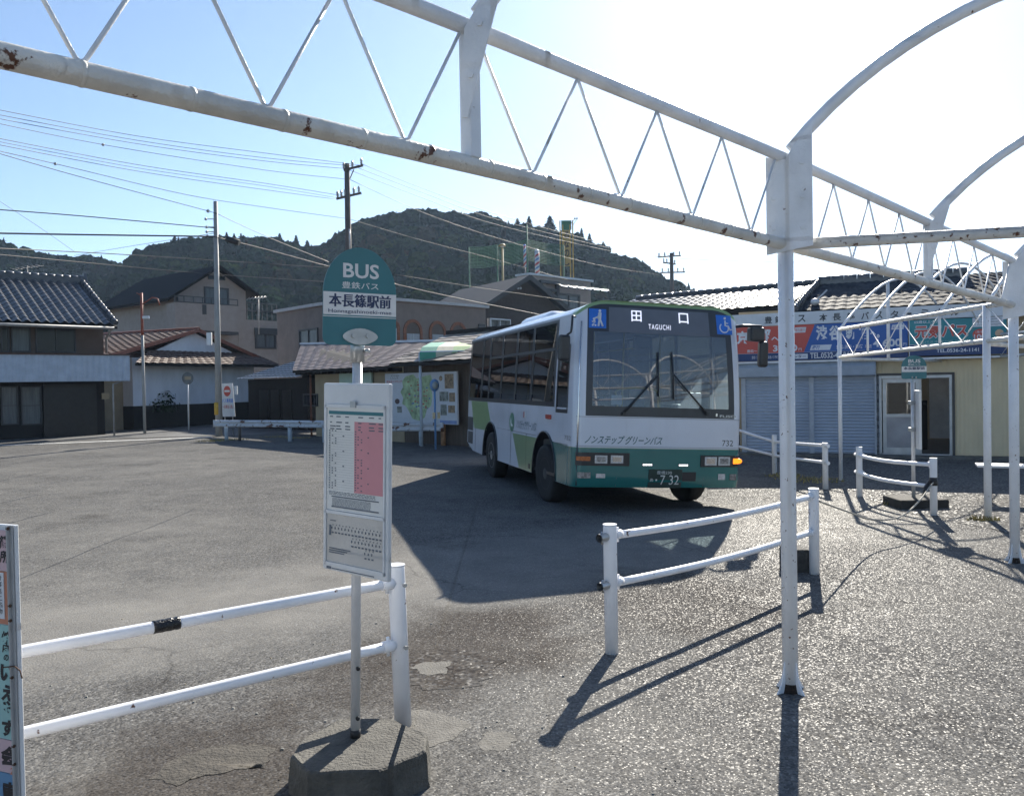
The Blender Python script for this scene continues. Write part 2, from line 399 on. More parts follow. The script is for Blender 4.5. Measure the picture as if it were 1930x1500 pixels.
def make_hill(ridge, Yf, Yr, name, step):
    x0, x1 = ridge[0][0], ridge[-1][0]; nu, nv = 90, 16; V = []
    def surf(u, v):
        px = x0+(x1-x0)*u; top = at(px, interp(ridge, px)+11, Yr)
        zt = max(1., top.z); s = px_dir(px)
        if v <= 1: Y = Yf+(Yr-Yf)*v; z = zt*(Y/Yr)*(math.sin(v*math.pi/2)**.8 if v > 0 else 0)
        else: Y = Yr+(v-1)*120; z = zt*(1-(v-1)*1.0)
        z += (noise.noise((s*Y*.02, Y*.02, 5))*3-3.2 + noise.noise((s*Y*.06, Y*.06, 1))*2)*min(1, v*2)*(1 if v < .93 else 0)
        return Vector((s*Y, Y, z-3 if v == 0 else z))
    b = MB(); b.grid(lambda u, v: surf(u, v*1.6), nu, nv*2); tag(b.build(name, M_SOIL), kind='structure')
    return surf
def px_dir(px): return (px-965)/FP
HILLS = [(make_hill(RIDGE_MAIN, 95, 205, 'hill', 0), RIDGE_MAIN), (make_hill(RIDGE_LEFT, 120, 230, 'hill_behind', 0), RIDGE_LEFT)]
rg = np.random.default_rng(4)
def crown_pts(c, r, h, n, cone):
    """leaf-clump quads through the outer shell of a crown"""
    th = rg.uniform(0, 2*math.pi, n); u = rg.uniform(-.25, 1, n); k = rg.uniform(.72, 1.06, n)
    lump = 1+.22*np.sin(th*3+rg.uniform(0, 6))*np.cos(u*5+rg.uniform(0, 6))
    if cone:
        t = rg.uniform(0, 1, n)**.8; rad = r*(1-t)**.9*rg.uniform(.55, 1.1, n)+.05; x = rad*np.cos(th); y = rad*np.sin(th); z = t*h
    else:
        q = np.sqrt(np.clip(1-u*u, 0, 1))*k*lump; x = q*np.cos(th)*r; y = q*np.sin(th)*r; z = (u*k*lump)*h*.5+h*.35
    P = np.stack([x, y, z], 1)+np.array(c); s = r*rg.uniform(.055, .115, n)*(1.0 if not cone else 1.15)
    nv_ = np.stack([x, y, z-h*.25], 1); nv_ /= np.linalg.norm(nv_, axis=1)[:, None]+1e-6; nv_ = nv_+rg.normal(0, .30, size=(n, 3))
    a = np.cross(nv_, rg.normal(size=(n, 3))); a /= np.linalg.norm(a, axis=1)[:, None]; b = np.cross(nv_, a); b /= np.linalg.norm(b, axis=1)[:, None]
    a = a*s[:, None]; b = b*s[:, None]*.7
    return np.stack([P-a-b*.3, P+b, P+a+b*.2, P-b], 1).reshape(-1, 3)
NU_C, NV_C = 13, 8
uu = np.arange(NU_C)*2*math.pi/NU_C; vvv = (np.arange(NV_C+1)/NV_C)**.9*math.pi*.86
CQ = np.array([(j*NU_C+i, j*NU_C+(i+1) % NU_C, (j+1)*NU_C+(i+1) % NU_C, (j+1)*NU_C+i) for j in range(NV_C) for i in range(NU_C)])
def crown_solid(c, r, h, cone):
    """rounded, lumpy crown: a knobbly dome of facets"""
    th = uu[None, :]+rg.uniform(0, 6.28)+rg.normal(0, .10, (NV_C+1, NU_C)); ph = np.clip(vvv[:, None]+rg.normal(0, .05, (NV_C+1, NU_C)), 0, 3)
    k = 1+.16*np.sin(th*rg.integers(2, 5)+rg.uniform(0, 6))*np.sin(ph*4+rg.uniform(0, 6))+rg.normal(0, .085, (NV_C+1, NU_C)); k[0] = k[0].mean(); ph[0] = 0
    if cone: q = (ph/(math.pi*.86)); x = r*1.05*q**.9*k*np.cos(th); y = r*1.05*q**.9*k*np.sin(th); z = h*(1-q)
    else: x = r*np.sin(ph)*k*np.cos(th); y = r*np.sin(ph)*k*np.sin(th); z = h*.5*(1+np.cos(ph)*k)
    return np.stack([x, y, z], -1).reshape(-1, 3)+np.array(c)
VS, QS, MI, nvt = [], [], [], 0
for surf, ridge in HILLS:
    main = ridge is RIDGE_MAIN
    for i in range(3300 if main else 1400):
        v = rg.uniform(.06, 1.03)**.75 if i % 5 else rg.uniform(.9, 1.02); u = rg.uniform(.01, .99)
        p = surf(u, v); px = 965+p.x/p.y*FP
        if px < -60 or px > 1420 or p.z < 2: continue
        cone = rg.uniform() < (.22 if v < .9 else .05); r = rg.uniform(1.05, 2.5)*(.62 if cone else 1); h = r*(rg.uniform(3.2, 4.6) if cone else rg.uniform(1.5, 2.2)); c = (p.x, p.y, p.z-h*(.45 if not cone else .40))
        mi = rg.choice([0, 3]) if cone else rg.choice([0, 1, 2, 3, 4], p=[.28, .24, .07, .27, .14])
        a = crown_solid(c, r, h, cone); VS.append(a); QS.append(CQ+nvt); nvt += len(a); MI.append(np.full(len(CQ), mi))
        n_ = 120; a = crown_pts(c, r*1.05, h if cone else h*1.0, n_, cone); a = a if cone else a+np.array((0, 0, h*.12)); VS.append(a); QS.append(np.arange(len(a)).reshape(-1, 4)+nvt); nvt += len(a); MI.append(np.full(n_, mi))
tag(mesh_np('forest', np.concatenate(VS), np.concatenate(QS), M_LEAF, np.concatenate(MI)), 'dense dark evergreen wood covering the hills behind the houses', kind='stuff')
# conifers that stand out against the sky along the ridges
M_BARK = pm('bark', (.06, .045, .03), .9, var=.3)
def conifer(px, py, Y, h, r, label, base_drop=0):
    top = at(px, py, Y); z0 = top.z-h
    t = thing('conifer', label, 'tree', (top.x, top.y, z0), 0, 'conifers along the ridge')
    b = MB(); b.tube([(0, 0, -2.5), (0, 0, h*.5), (0, 0, h*.97)], [.22, .14, .03], 6); b.build('trunk', M_BARK, t)
    V = crown_pts((0, 0, h*.16), r, h*.84, 600, True); a = crown_solid((0, 0, h*.10), r*.75, h*.9, True); V = np.concatenate([V, a]); o = mesh_np('crown', V, np.concatenate([np.arange(2400).reshape(-1, 4), CQ+2400]), [M_LEAF[0]], None, t)
CON = [(427, 438, 205, 7, 1.6, 'leftmost slim conifer of three above the dip of the ridge left of the bus sign'), (441, 440, 205, 6.5, 1.5, 'middle slim conifer of three on the ridge left of the bus sign'), (454, 440, 205, 6.5, 1.5, 'right hand slim conifer of three on the ridge left of the bus sign'),
       (527, 440, 205, 6.5, 1.9, 'pointed conifer standing alone on the ridge midway to the bus sign'), (558, 444, 206, 8, 2.2, 'broad conifer on the ridge just left of the bus sign'), (579, 454, 206, 7, 2.4, 'low broad conifer on the ridge beside the bus sign edge'), (329, 444, 205, 6, 2.0, 'ragged conifer at the left end of the middle ridge'),
       (975, 412, 206, 6, 2.2, 'small conifer on the ridge left of the green net'), (997, 408, 206, 7, 2.2, 'conifer peeking over the ridge behind the green net'), (1036, 408, 206, 9, 3.6, 'large bushy conifer on the ridge left of the yellow tower sign'), (1096, 430, 206, 8, 1.8, 'tall slim conifer just right of the yellow tower sign'), (1111, 440, 206, 8, 2.0, 'second slim conifer right of the yellow tower sign'), (1137, 456, 206, 6, 2.2, 'conifer further down the ridge right of the yellow tower sign')]
for a in CON: conifer(*a)
# far blue mountain on the right
FAR = [(1480, 548), (1560, 545), (1620, 533), (1660, 530), (1700, 521), (1730, 514), (1765, 513), (1800, 518), (1830, 526), (1860, 519), (1900, 509), (1940, 502), (2010, 486), (2100, 470), (2250, 500), (2400, 560)]
b = MB(); NU = 160
def far(u, v):
    px = 1480+920*u; Y = 1500+v*500; t = at(px, interp(FAR, px), 1750)
    z = t.z*math.sin(v*math.pi)+(noise.noise((px*.05, v*9, 2))*7+noise.noise((px*.2, v*20, 2))*4)*math.sin(v*math.pi)
    return Vector((px_dir(px)*Y, Y, z-2))
b.grid(far, NU, 12); tag(b.build('mountain', pm('mountain_wood', (.035, .05, .03), .9, var=.5, scale=.02)), kind='structure')
# ------------------------------------------------------------------ bare steel frames of the two roofless shelters
M_WPAINT = pm('old_white_paint', (.74, .755, .78), .42, var=.10, scale=5, rust=.2, rscale=14, bump=.25, bscale=90, dirt=.35)
M_WPIPE = pm('rusty_white_pipe', (.68, .66, .61), .42, var=.14, scale=5, rust=.5, rscale=11, bump=.3, bscale=70, dirt=.5)
M_WPOLE = pm('white_pole_paint', (.76, .775, .81), .38, var=.08, scale=4, rust=.36, rscale=38, bump=.2, bscale=110)
M_RUSTY = pm('flaking_white_pipe', (.62, .61, .58), .5, var=.15, scale=8, rust=.66, rscale=26, bump=.4, bscale=80)
def circle3(p, q, r_):
    ax, ay = p; bx, by = q; cx, cy = r_
    d = 2*(ax*(by-cy)+bx*(cy-ay)+cx*(ay-by))
    ux = ((ax*ax+ay*ay)*(by-cy)+(bx*bx+by*by)*(cy-ay)+(cx*cx+cy*cy)*(ay-by))/d
    uy = ((ax*ax+ay*ay)*(cx-bx)+(bx*bx+by*by)*(ax-cx)+(cx*cx+cy*cy)*(bx-ax))/d
    return ux, uy, math.hypot(ax-ux, ay-uy)
A = G(1490, 1303); B = G(1913, 1060); W1 = Wall(A, B); L1 = W1.len
zl0, zl1 = 2.418, (zat(1906, 575, B)-2.418)/L1; zu0, zu1 = zat(1487, 297, A), (zat(1905, 492, B)-zat(1487, 297, A))/L1
TU = W1.u; cdir = (G(1930, 437, zl0)-Vector((A.x, A.y, zl0))).normalized()
def TP(u, z): return Vector((A.x+TU.x*u, A.y+TU.y*u, z))
def zl(u): return zl0+zl1*u if u > 0 else zl0+.042*min(1, -u/2.3)
def zu(u): return zu0+zu1*u if u > 0 else zu0+.046*min(1, -u/2.3)
S1 = thing('shelter_frame', 'bare white roofless shelter frame of lattice girders and arched pipes crossing the whole foreground', 'shelter frame', A, W1.rot)
def pole(P, top, par, r=.0415, nm='pole', mt=None, fins=True):
    b = MB(); b.tube([(P[0], P[1], -.03), (P[0], P[1], top)], r, 20); o = b.build(nm, mt or M_WPOLE, par, True)
    if fins:
        for k in range(4):
            a = k*math.pi/2+.5; d = Vector((math.cos(a), math.sin(a), 0)); s_ = Vector((-d.y, d.x, 0))*.004; c = Vector((P[0], P[1], 0))
            f = MB(); f.prism([c+d*r*.9-s_+Vector((0, 0, .19)), c+d*r*.9-s_-Vector((0, 0, .02)), c+d*(r+.075)-s_-Vector((0, 0, .02)), c+d*(r+.02)-s_+Vector((0, 0, .06))], s_*2)
            f.build('base_fin', M_WPOLE, o, True)
            # built under the pole it braces
    if fins:
        b = MB(); b.lathe([(r*1.35+.03*(k_ % 2), .004) for k_ in range(1)]+[(r*1.25, .012), (r*1.06, .045), (r*1.02, .05)], 22, Matrix.Translation((P[0], P[1], 0))); b.build('rusted_foot', pm('rusted_foot', (.03, .02, .015), .9, var=.5, scale=30, bump=.6), o, True)
    return o
def add_chord(f, u0, u1, r, nm, mt, off=Vector((0, 0, 0)), rings=True):
    b = MB(); n = 24
    pts = [TP(u0+(u1-u0)*i/n, f(u0+(u1-u0)*i/n))+off for i in range(n+1)]
    b.tube(pts, r, 16)
    if rings:                                            # the weld seams that show every half metre
        k = u0+.3
        while k < u1:
            c = TP(k, f(k))+off; d = (TP(k+.1, f(k+.1))-TP(k, f(k))).normalized(); b.tube([c-d*.005, c+d*.005], r+.0015, 16); k += .27
    return b.build(nm, mt, S1, True)
nodes = [-4.4, -2.29, 0., 2.17, L1, L1+2.17, L1*2]
rng_ends = (nodes[0], nodes[5])
arch_px = [(1490, 283), (1600, 168), (1870, -3)]
WA = Wall(A, A+cdir); (ua, za), (ub, zb_), (uc, zc) = [WA.uz(*p) for p in arch_px]
cx_, cz_, cr_ = circle3((ua, za), (ub, zb_), (uc, zc))
def arch_uz(n=26):
    a0 = math.atan2(za-cz_, ua-cx_); a1 = math.pi-a0
    return [(cx_+cr_*math.cos(a0+(a1-a0)*i/n), cz_+cr_*math.sin(a0+(a1-a0)*i/n)) for i in range(n+1)]
def zar(x): return cz_+math.sqrt(cr_**2-(x-cx_)**2)
AU = arch_uz(); UW = AU[-1][0]+.05                       # span to the second row, out of the picture
OFF2 = cdir*UW
for row, off in ((0, Vector((0, 0, 0))), (1, OFF2)):
    add_chord(zl, rng_ends[0], rng_ends[1], .0305, 'lower_chord', M_WPIPE if row == 0 else M_WPAINT, off, row == 0)
    add_chord(zu, rng_ends[0], rng_ends[1], .0285, 'upper_chord', M_WPAINT, off, False)
    for i, u in enumerate(nodes[:6]):
        if i % 2 == 0:
            pole(TP(u, 0)+off, zu(u)-.02, S1, .0415, 'pole', M_WPOLE, row == 0)
        else:
            b = MB(); p = TP(u, zl(u)+.02)+off; q = TP(u, zu(u)-.01)+off; b.bar(p, q, .055, .05, TU); b.build('upright', M_WPAINT, S1, True, bevel=.004)
        if i < 5:
            n = 4; a0 = u+(.10 if i % 2 == 0 else .04); a1 = nodes[i+1]-(.10 if i % 2 else .04); pts = []
            for k in range(n):
                t0 = a0+(a1-a0)*k/n; t1 = a0+(a1-a0)*(k+1)/n; tm = (t0+t1)/2
                r_ = MB()
                r_.tube([TP(t0, zu(t0)-.025)+off, TP(tm-.012, zl(tm)+.036)+off, TP(tm, zl(tm)+.028)+off, TP(tm+.012, zl(tm)+.036)+off, TP(t1, zu(t1)-.025)+off], .0062, 8)
                r_.build('web_rod', M_WPAINT, S1, True)
up = Vector((0, 0, 1)); cn = Vector((-cdir.y, cdir.x, 0)); face = -cn if (-cn).dot(Vector((0, 0, 0))-A) > 0 else cn
if face.y > 0: face = -face
for i, u in enumerate(nodes[:6]):
    base = TP(u, 0); dz = zu(u)-zu0
    b = MB(); b.tube([base+cdir*a+up*(z+dz) for a, z in AU], .032, 14); b.build('arch', M_WPAINT, S1, True)
    def cp(a, z): return base+cdir*a+up*(z+dz)
    P = MB()
    if i % 2 == 0:
        pl = [(-.098, 2.36), (.137, 2.40), (.137, zar(.137)), (.06, zar(.06)), (.0, zar(.0)-.02), (-.098, 2.88)]
        bolts = [(-.06, 2.50), (.085, 2.50), (-.06, 2.66), (.085, 2.66), (.085, 2.84)]
    else:
        pl = [(-.012, 2.56), (.005, 2.56), (.13, 2.98), (.13, 3.05), (-.0, 2.86), (-.016, 2.70)]
        bolts = [(.02, 2.70), (.055, 2.87)]
    f0 = base+face*.046
    P.prism([cp(a, z)+face*.045 for a, z in pl], face*.010)
    for a, z in bolts:
        c = cp(a, z)+face*.055; P.tube([c, c+face*.008], .012, 6, True, False)
    P.build('gusset_plate', M_WPAINT, S1, True)
    if i % 2 == 0:
        b = MB(); b.tube([base+up*zl(u)+cdir*.03, base+up*zl(u)+OFF2], .030, 16); b.build('cross_tie', M_RUSTY, S1, True)

# far shelter beside the terminal
P1 = G(1585, 905); P2 = G(1862, 978); W2 = Wall(P1, P2); D2 = W2.u
zt1, zt2 = zat(1588, 621, P1), zat(1865, 577, P2); zb1, zb2 = zat(1592, 673, P1), zat(1860, 643, P2)
S2 = thing('shelter_frame', 'small white pipe shelter frame with close arched hoops standing in front of the terminal', 'shelter frame', P1, W2.rot)
ed = (G(1930, 681, zb1)-Vector((P1.x, P1.y, zb1))); ed.z = 0; ed.normalize()
LW = 2*W2.len; SP = 6.0
def QP(u, z, off=0.): return Vector((P1.x+D2.x*u, P1.y+D2.y*u, z))+ed*off
def z2t(u): return zt1+(zt2-zt1)*u/W2.len
def z2b(u): return zb1+(zb2-zb1)*u/W2.len
for off in (0, SP):
    for u in (0, W2.len, LW):
        pole(QP(u, 0, off), z2t(u)+.01, S2, .032 if u == 0 else .042, 'pole', M_WPOLE, False)
    b = MB(); b.tube([QP(0, z2t(0), off), QP(LW, z2t(LW), off)], .030, 12); b.build('upper_chord', M_RUSTY if off == 0 else M_WPAINT, S2, True)
    b = MB(); b.tube([QP(0, z2b(0), off), QP(LW, z2b(LW), off)], .030, 12); b.build('lower_chord', M_WPIPE, S2, True)
    us = [LW*k/8 for k in range(9)]
    for k, u in enumerate(us):
        if k % 4: b = MB(); b.tube([QP(u, z2b(u), off), QP(u, z2t(u), off)], .018, 8); b.build('upright', M_WPAINT, S2, True)
        if k < 8:
            v = us[k+1]; mdl = (u+v)/2
            b = MB(); b.tube([QP(u, z2t(u), off), QP(mdl, z2b(mdl)+.03, off), QP(v, z2t(v), off)], .007, 6); b.build('web_rod', M_WPAINT, S2, True)
for k in range(9):
    u = LW*k/8; b = MB()
    b.tube([QP(u, z2t(u)+1.05*math.sin(math.pi*i/16), SP*i/16) for i in range(17)], .021, 10); b.build('hoop', M_WPAINT, S2, True)
for u in (0, W2.len, LW):
    b = MB(); b.tube([QP(u, z2b(u)-.03, 0), QP(u, z2b(u)-.03, SP)], .028, 10); b.build('cross_tie', M_WPIPE, S2, True)
    b = MB(); b.tube([QP(u, z2b(u)-.03, SP*.35), QP(u, z2t(u)+1.05*math.sin(math.pi*.35)-.02, SP*.35)], .03, 10); b.build('upright', M_WPAINT, S2, True)
# ------------------------------------------------------------------ guard rails of white pipe
M_GALV = pm('galvanised_steel', (.42, .43, .44), .38, .75, var=.12, scale=20)
M_DARK = pm('dark_rubber', (.018, .018, .02), .6, var=.3)
M_TAPE = pm('black_tape', (.012, .012, .014), .28, var=.3, scale=40, bump=.5, bscale=50)
M_RAIL = pm('white_rail_paint', (.78, .79, .83), .32, var=.06, scale=5, rust=.26, rscale=14)
def guard_rail(label, posts, heights, rails, bulge=(0, 0), ext=(0, 0), r_post=.043, r_rail=.0245, stub=False, rot0=0, hooks=True, tilt=None):
    """posts: ground points; rails: list of heights at every post (list of pairs)"""
    t = thing('guard_rail', label, 'guard rail', posts[0], 0, 'white pipe guard rails around the bus yard')
    for i, (p, h) in enumerate(zip(posts, heights)):
        b = MB(); dx = tilt[i] if tilt else (0, 0)
        b.tube([(p.x, p.y, -.03), (p.x+dx[0], p.y+dx[1], h-.012), (p.x+dx[0], p.y+dx[1], h)], [r_post, r_post, r_post*.96], 20)
        o = b.build('post', M_RAIL, t, True)
        c = MB(); c.tube([(p.x+dx[0], p.y+dx[1], h), (p.x+dx[0], p.y+dx[1], h+.006)], r_post*1.04, 20); c.build('cap', M_RAIL, o, True)
    cam_side = Vector((0, -1, 0))
    for k, hs in enumerate(rails):
        for i in range(len(posts)-1):
            p, q = posts[i], posts[i+1]; d = (q-p).normalized(); n = Vector((-d.y, d.x, 0)); n = n if n.y < 0 else -n
            s0 = p + d*(r_post*.7 if i or not ext[0] else -ext[0]); s1 = q - d*(r_post*.7 if not ext[1] else -ext[1]); pts = []
            for j in range(15):
                f = j/14; c = s0.lerp(s1, f); c.z = hs[i]+(hs[i+1]-hs[i])*f
                c += n*bulge[0]*math.sin(math.pi*f) + Vector((0, 0, 1))*bulge[1]*math.sin(math.pi*f)
                pts.append(c)
            b = MB(); b.tube(pts, r_rail, 14); b.build('rail', M_RAIL, t, True)
        if hooks:
            for i, p in enumerate(posts):
                d = (posts[-1]-posts[0]).normalized()
                for sgn in ((1,) if i == 0 else (-1,)) if len(posts) < 3 else (1, -1):
                    b = MB(); c = Vector((p.x, p.y, hs[i]))+d*sgn*(r_post+.035)
                    b.tube([c-d*.03, c+d*.03], r_rail*1.18, 14); b.tube([c-Vector((0, 0, r_rail*1.9)), c+Vector((0, 0, r_rail*1.9))], .009, 6)
                    b.build('bracket', M_RAIL, t, True)
    if stub:
        p = posts[0]; d = (posts[0]-posts[1]).normalized()
        for hs in rails:
            b = MB(); c = Vector((p.x, p.y, hs[0]))
            pts = [c+d*(r_post*.9), c+d*(r_post+.065)]
            o = len(b.v); b.tube(pts, .027, 14, False); b.tube([pts[0]-d*.0, pts[1]+d*.001], .020, 14, False); b.tube([pts[1]-d*.03-Vector((0, 0, .042)), pts[1]-d*.03+Vector((0, 0, .038))], .008, 6)
            b.build('open_socket', M_GALV, t, True)
    return t
g1 = G(760, 1365); gl = Vector((-1, -.83, 0)).normalized()
zr1u, zr1l = zat(735, 1096, g1), zat(735, 1212, g1)
dl_ = (G(40, 1228, zr1u)-Vector((g1.x, g1.y, zr1u))); dl_.z = 0; dl_.normalize()
gA = g1+dl_*2.9
GR1 = guard_rail('white pipe guard rail in the left foreground with black tape round its upper rail', [g1, gA], [.80, .8], [(zr1u, zr1u+.0), (zr1l, zr1l)], tilt=[(-.02, 0), (0, 0)])
b = MB(); c = Vector((g1.x, g1.y, zr1u)); w_ = Wall(g1, g1+dl_)
u0, u1 = w_.uz(288, 1177)[0], w_.uz(338, 1166)[0]
lo_, hi_ = min(u0, u1), max(u0, u1)
b.tube([c+dl_*(lo_+(hi_-lo_)*k/9) for k in range(10)], [.0265+.0012*math.sin(k*2.3) for k in range(10)], 14); b.build('tape', M_TAPE, GR1, True)
for hz_ in (.71, .40):                                      # bolt heads on the near face of the post
    b = MB(); c = Vector((g1.x+.024, g1.y-.038, hz_)); b.tube([c, c+Vector((.007, -.012, 0))], .011, 6, True, False); b.build('bolt', M_GALV, GR1, True)
g2, g3 = G(1153, 1228), G(1535, 1080)
guard_rail('white pipe guard rail with bent rails and open pipe sockets in front of the bus', [g2, g3], [.80, .735], [(zat(1160, 1010, g2), zat(1520, 935, g3)), (zat(1160, 1100, g2), zat(1520, 1002, g3))], bulge=(.0, -.03), stub=True)
g4, g5 = G(1620, 935), G(1760, 970)
GR3 = guard_rail('white pipe guard rail with bowed rails in front of the far bus stop sign', [g4, g5], [.70, .69], [(zat(1620, 857, g4), zat(1750, 876, g5)), (zat(1620, 890, g4), zat(1745, 917, g5))], bulge=(.10, -.02), ext=(.10, 0))
g6, g7 = G(1460, 893), G(1556, 920)
d_ = (g6-g7).normalized(); g8 = g6+d_*3.2
guard_rail('white pipe guard rail running behind the bus corner towards the grey shutter', [g8, g6, g7], [.70, .69, .69], [(zat(1395, 818, g6)+.05, zat(1460, 832, g6), zat(1545, 840, g7)), (.38, zat(1460, 858, g6), zat(1545, 872, g7))], bulge=(.04, 0))
# rope hanging between two posts, and the black wrapping that ties it
b = MB(); p = Vector((g3.x+.04, g3.y, .63)); q = Vector((g5.x-.03, g5.y-.05, .40)); pts = []
mid_ = G(1660, 975, .12)
ctrl = [p, G(1600, 965, .40), G(1640, 978, .26), G(1690, 976, .22), G(1725, 952, .28), q]
def smooth_pts(ct, k=8):
    out = []; n = len(ct)
    for i in range(n-1):
        p0, p1, p2, p3 = ct[max(i-1, 0)], ct[i], ct[i+1], ct[min(i+2, n-1)]
        for j in range(k):
            t = j/k; out.append(.5*((2*p1)+(p2-p0)*t+(2*p0-5*p1+4*p2-p3)*t*t+(3*p1-p0-3*p2+p3)*t**3))
    return out+[ct[-1]]
b.tube(smooth_pts(ctrl), .009, 8)
tag(b.build('rope', pm('old_rope', (.33, .31, .27), .9, var=.3, scale=40)), 'slack grey rope sagging between the guard rails across the gap', 'rope')
b = MB(); c = Vector((g5.x, g5.y, .36)); b.tube([c, c+Vector((0, 0, .05)), c+Vector((0, 0, .10))], [.047, .05, .047], 16)
b.tube([c+Vector((-.045, -.01, .05)), c+Vector((-.13, -.06, -.03)), c+Vector((-.17, -.09, -.12))], [.03, .028, .014], 8)
tag(b.build('rope_wrapping', M_TAPE), 'black tape wrapping where the rope is tied to the rail post', 'wrapping')
b = MB(); k_ = G(1516, 1082); b.box(-.13, .07, 0, .22, -.02, .20, .012); 
o = b.build('concrete_block', pm('dark_block', (.05, .048, .045), .9, var=.4, scale=15, bump=.6)); o.location = (k_.x, k_.y+.06, 0); tag(o, 'dark weathered concrete block behind the end post of the bent guard rail', 'block')

# ------------------------------------------------------------------ bus stop signs
M_TEAL = pm('sign_teal', (.028, .15, .18), .35, var=.08, scale=4)
M_SWHITE = pm('sign_white', (.66, .67, .68), .35, var=.05)
M_NAVY = pm('sign_navy', (.02, .035, .10), .4, var=.05)
M_ALU = pm('brushed_aluminium', (.60, .60, .61), .4, .25, var=.08, scale=15)
M_BASE = pm('base_concrete', (.088, .083, .072), .85, var=.35, scale=9, bump=.7, bscale=70, dirt=.8)
def stop_head(t, W_, H_, z0, yaw, letters=True, roman=True, front=.022):
    """round-topped plate, lettering in front (local -y side), centred on the pole"""
    Rm = Matrix.Rotation(yaw, 4, 'Z')
    def pl(x, z, y=0.): return Rm @ Vector((x, -front-y, z0+z))
    hw = W_/2; rb = .03; zs_ = H_*.52
    out = [(-hw+rb*(1-math.cos(a)), rb*(1-math.sin(a))) for a in [k*math.pi/2/5 for k in range(5, -1, -1)]]
    out = [(-hw+rb-rb*math.cos(a), rb-rb*math.sin(a)) for a in [math.pi/2*(5-k)/5 for k in range(6)]]
    out += [(-hw, zs_)]+[(-hw*math.cos(a), zs_+(H_-zs_)*math.sin(a)) for a in [math.pi/2*k/12 for k in range(1, 13)]]
    out += [(-x, z) for x, z in out[::-1][1:]]
    b = MB(); b.prism([pl(x, z, 0) for x, z in out], Rm @ Vector((0, -.006, 0))); pt = b.build('sign_plate', M_TEAL, t)
    y1 = .0065
    b = MB(); b.prism([pl(-hw+.001, H_*.305, y1), pl(hw-.001, H_*.305, y1), pl(hw-.001, H_*.535, y1), pl(-hw+.001, H_*.535, y1)], Rm @ Vector((0, -.001, 0))); b.build('name_band', M_SWHITE, pt)
    b = MB(); b.prism([pl(-hw, H_*.285, y1), pl(hw, H_*.285, y1), pl(hw, H_*.293, y1), pl(-hw, H_*.293, y1)], Rm @ Vector((0, -.001, 0))); b.build('stripe', M_SWHITE, pt)
    y2 = y1+.0022
    def T(s, x0, x1, a, c, mt, bold): 
        b = MB(); text_on(b, s, x0*W_, x1*W_, a*H_, c*H_, lambda x, z: pl(x, z, y2 if mt is M_NAVY else y1+.001), bold); b.build('lettering', mt, pt)
    T('BUS', -.235, .255, .685, .835, M_SWHITE, .02)
    T('豊鉄バス', -.25, .25, .575, .645, M_SWHITE, .006)
    for sh_, dy in ((-.005, 0), (.005, .0004)):
        b = MB(); text_on(b, '本長篠駅前', (-.42+sh_)*W_, (.42+sh_)*W_, .385*H_, .52*H_, lambda x, z: pl(x, z, y2+dy), .008); b.build('lettering', M_NAVY, pt)
    if roman: T('Honnagashinoeki-mae', -.43, .43, .315, .362, M_NAVY, .004)
    return pt
gb = G(668, 1388, .15)
SG = thing('bus_stop_sign', 'tall bus stop sign with timetable board on a concrete base in the foreground', 'bus stop sign', (gb.x, gb.y, 0))
SG.rotation_euler = (0, R(1.5), 0)
# eight-sided concrete base
ring_px = [(547, 1424), (566, 1392), (640, 1352), (738, 1352), (806, 1382), (804, 1414), (716, 1452), (580, 1456)]
ring = [G(x, y, .15) for x, y in ring_px]
b = bmesh.new(); cen = sum(ring, Vector())/len(ring); rows = [[b.verts.new(Vector((cen.x+(p.x-cen.x)*f, cen.y+(p.y-cen.y)*f, z))) for p in ring] for f, z in ((.955, .15), (.985, .143), (1., .128), (1.05, -.03))]
b.faces.new(rows[0])
for ra, rb in zip(rows, rows[1:]):
    for i in range(8): b.faces.new((ra[i], rb[i], rb[(i+1) % 8], ra[(i+1) % 8]))
bmesh.ops.recalc_face_normals(b, faces=b.faces[:])
bmesh.ops.subdivide_edges(b, edges=b.edges[:], cuts=5, use_grid_fill=True)
for v in b.verts:
    d_ = Vector((noise.noise(v.co*14), noise.noise(v.co*14+Vector((9, 0, 0))), noise.noise(v.co*14+Vector((0, 9, 0))))); v.co += d_*.0055+d_*max(0, noise.noise(v.co*30))*.008
mb = MB(); mb.bm(b); mb.build('base', M_BASE, SG, True)
ztop = zat(668, 640, gb); zbt, zbb = zat(668, 722, gb), zat(668, 1078, gb)
b = MB(); b.tube([(0, 0, .10), (0, 0, ztop)], .0215, 20); PO = b.build('pole', M_ALU, SG)
b = MB(); b.tube([(0, 0, .15), (0, 0, .185)], .0235, 20); b.build('collar', M_DARK, PO)
for z_ in (.24, .46):
    b = MB(); b.tube([(.012, -.017, z_), (.016, -.026, z_)], .009, 8); b.build('bolt', M_DARK, PO)
b = MB(); b.tube([(0, 0, ztop-.10), (0, 0, ztop+.02)], .031, 20); CL = b.build('clamp', M_GALV, SG)
b = MB(); b.tube([(.03, -.005, ztop-.05), (.055, -.012, ztop-.05)], .009, 8); b.build('bolt', M_GALV, CL)
yawd = R(26); W_s = .325; zs0 = zat(680, 651, gb); H_s = zat(680, 469, gb)-zs0
stop_head(SG, W_s, H_s, zs0, yawd, front=.034)
Rm = Matrix.Rotation(yawd, 4, 'Z'); b = MB(); prof = []
for k in range(24):
    a = 2*math.pi*k/24; x = .078*math.cos(a); z = .036*math.sin(a)*(1-.25*math.cos(a)**2); prof.append(Rm @ Vector((x, -.0425, zs0+.037+z)))
b.prism(prof, Rm @ Vector((0, -.004, 0)))
for x in (-.032, .032): b.tube([Rm @ Vector((x, -.046, zs0+.04)), Rm @ Vector((x, -.055, zs0+.04))], .009, 8)
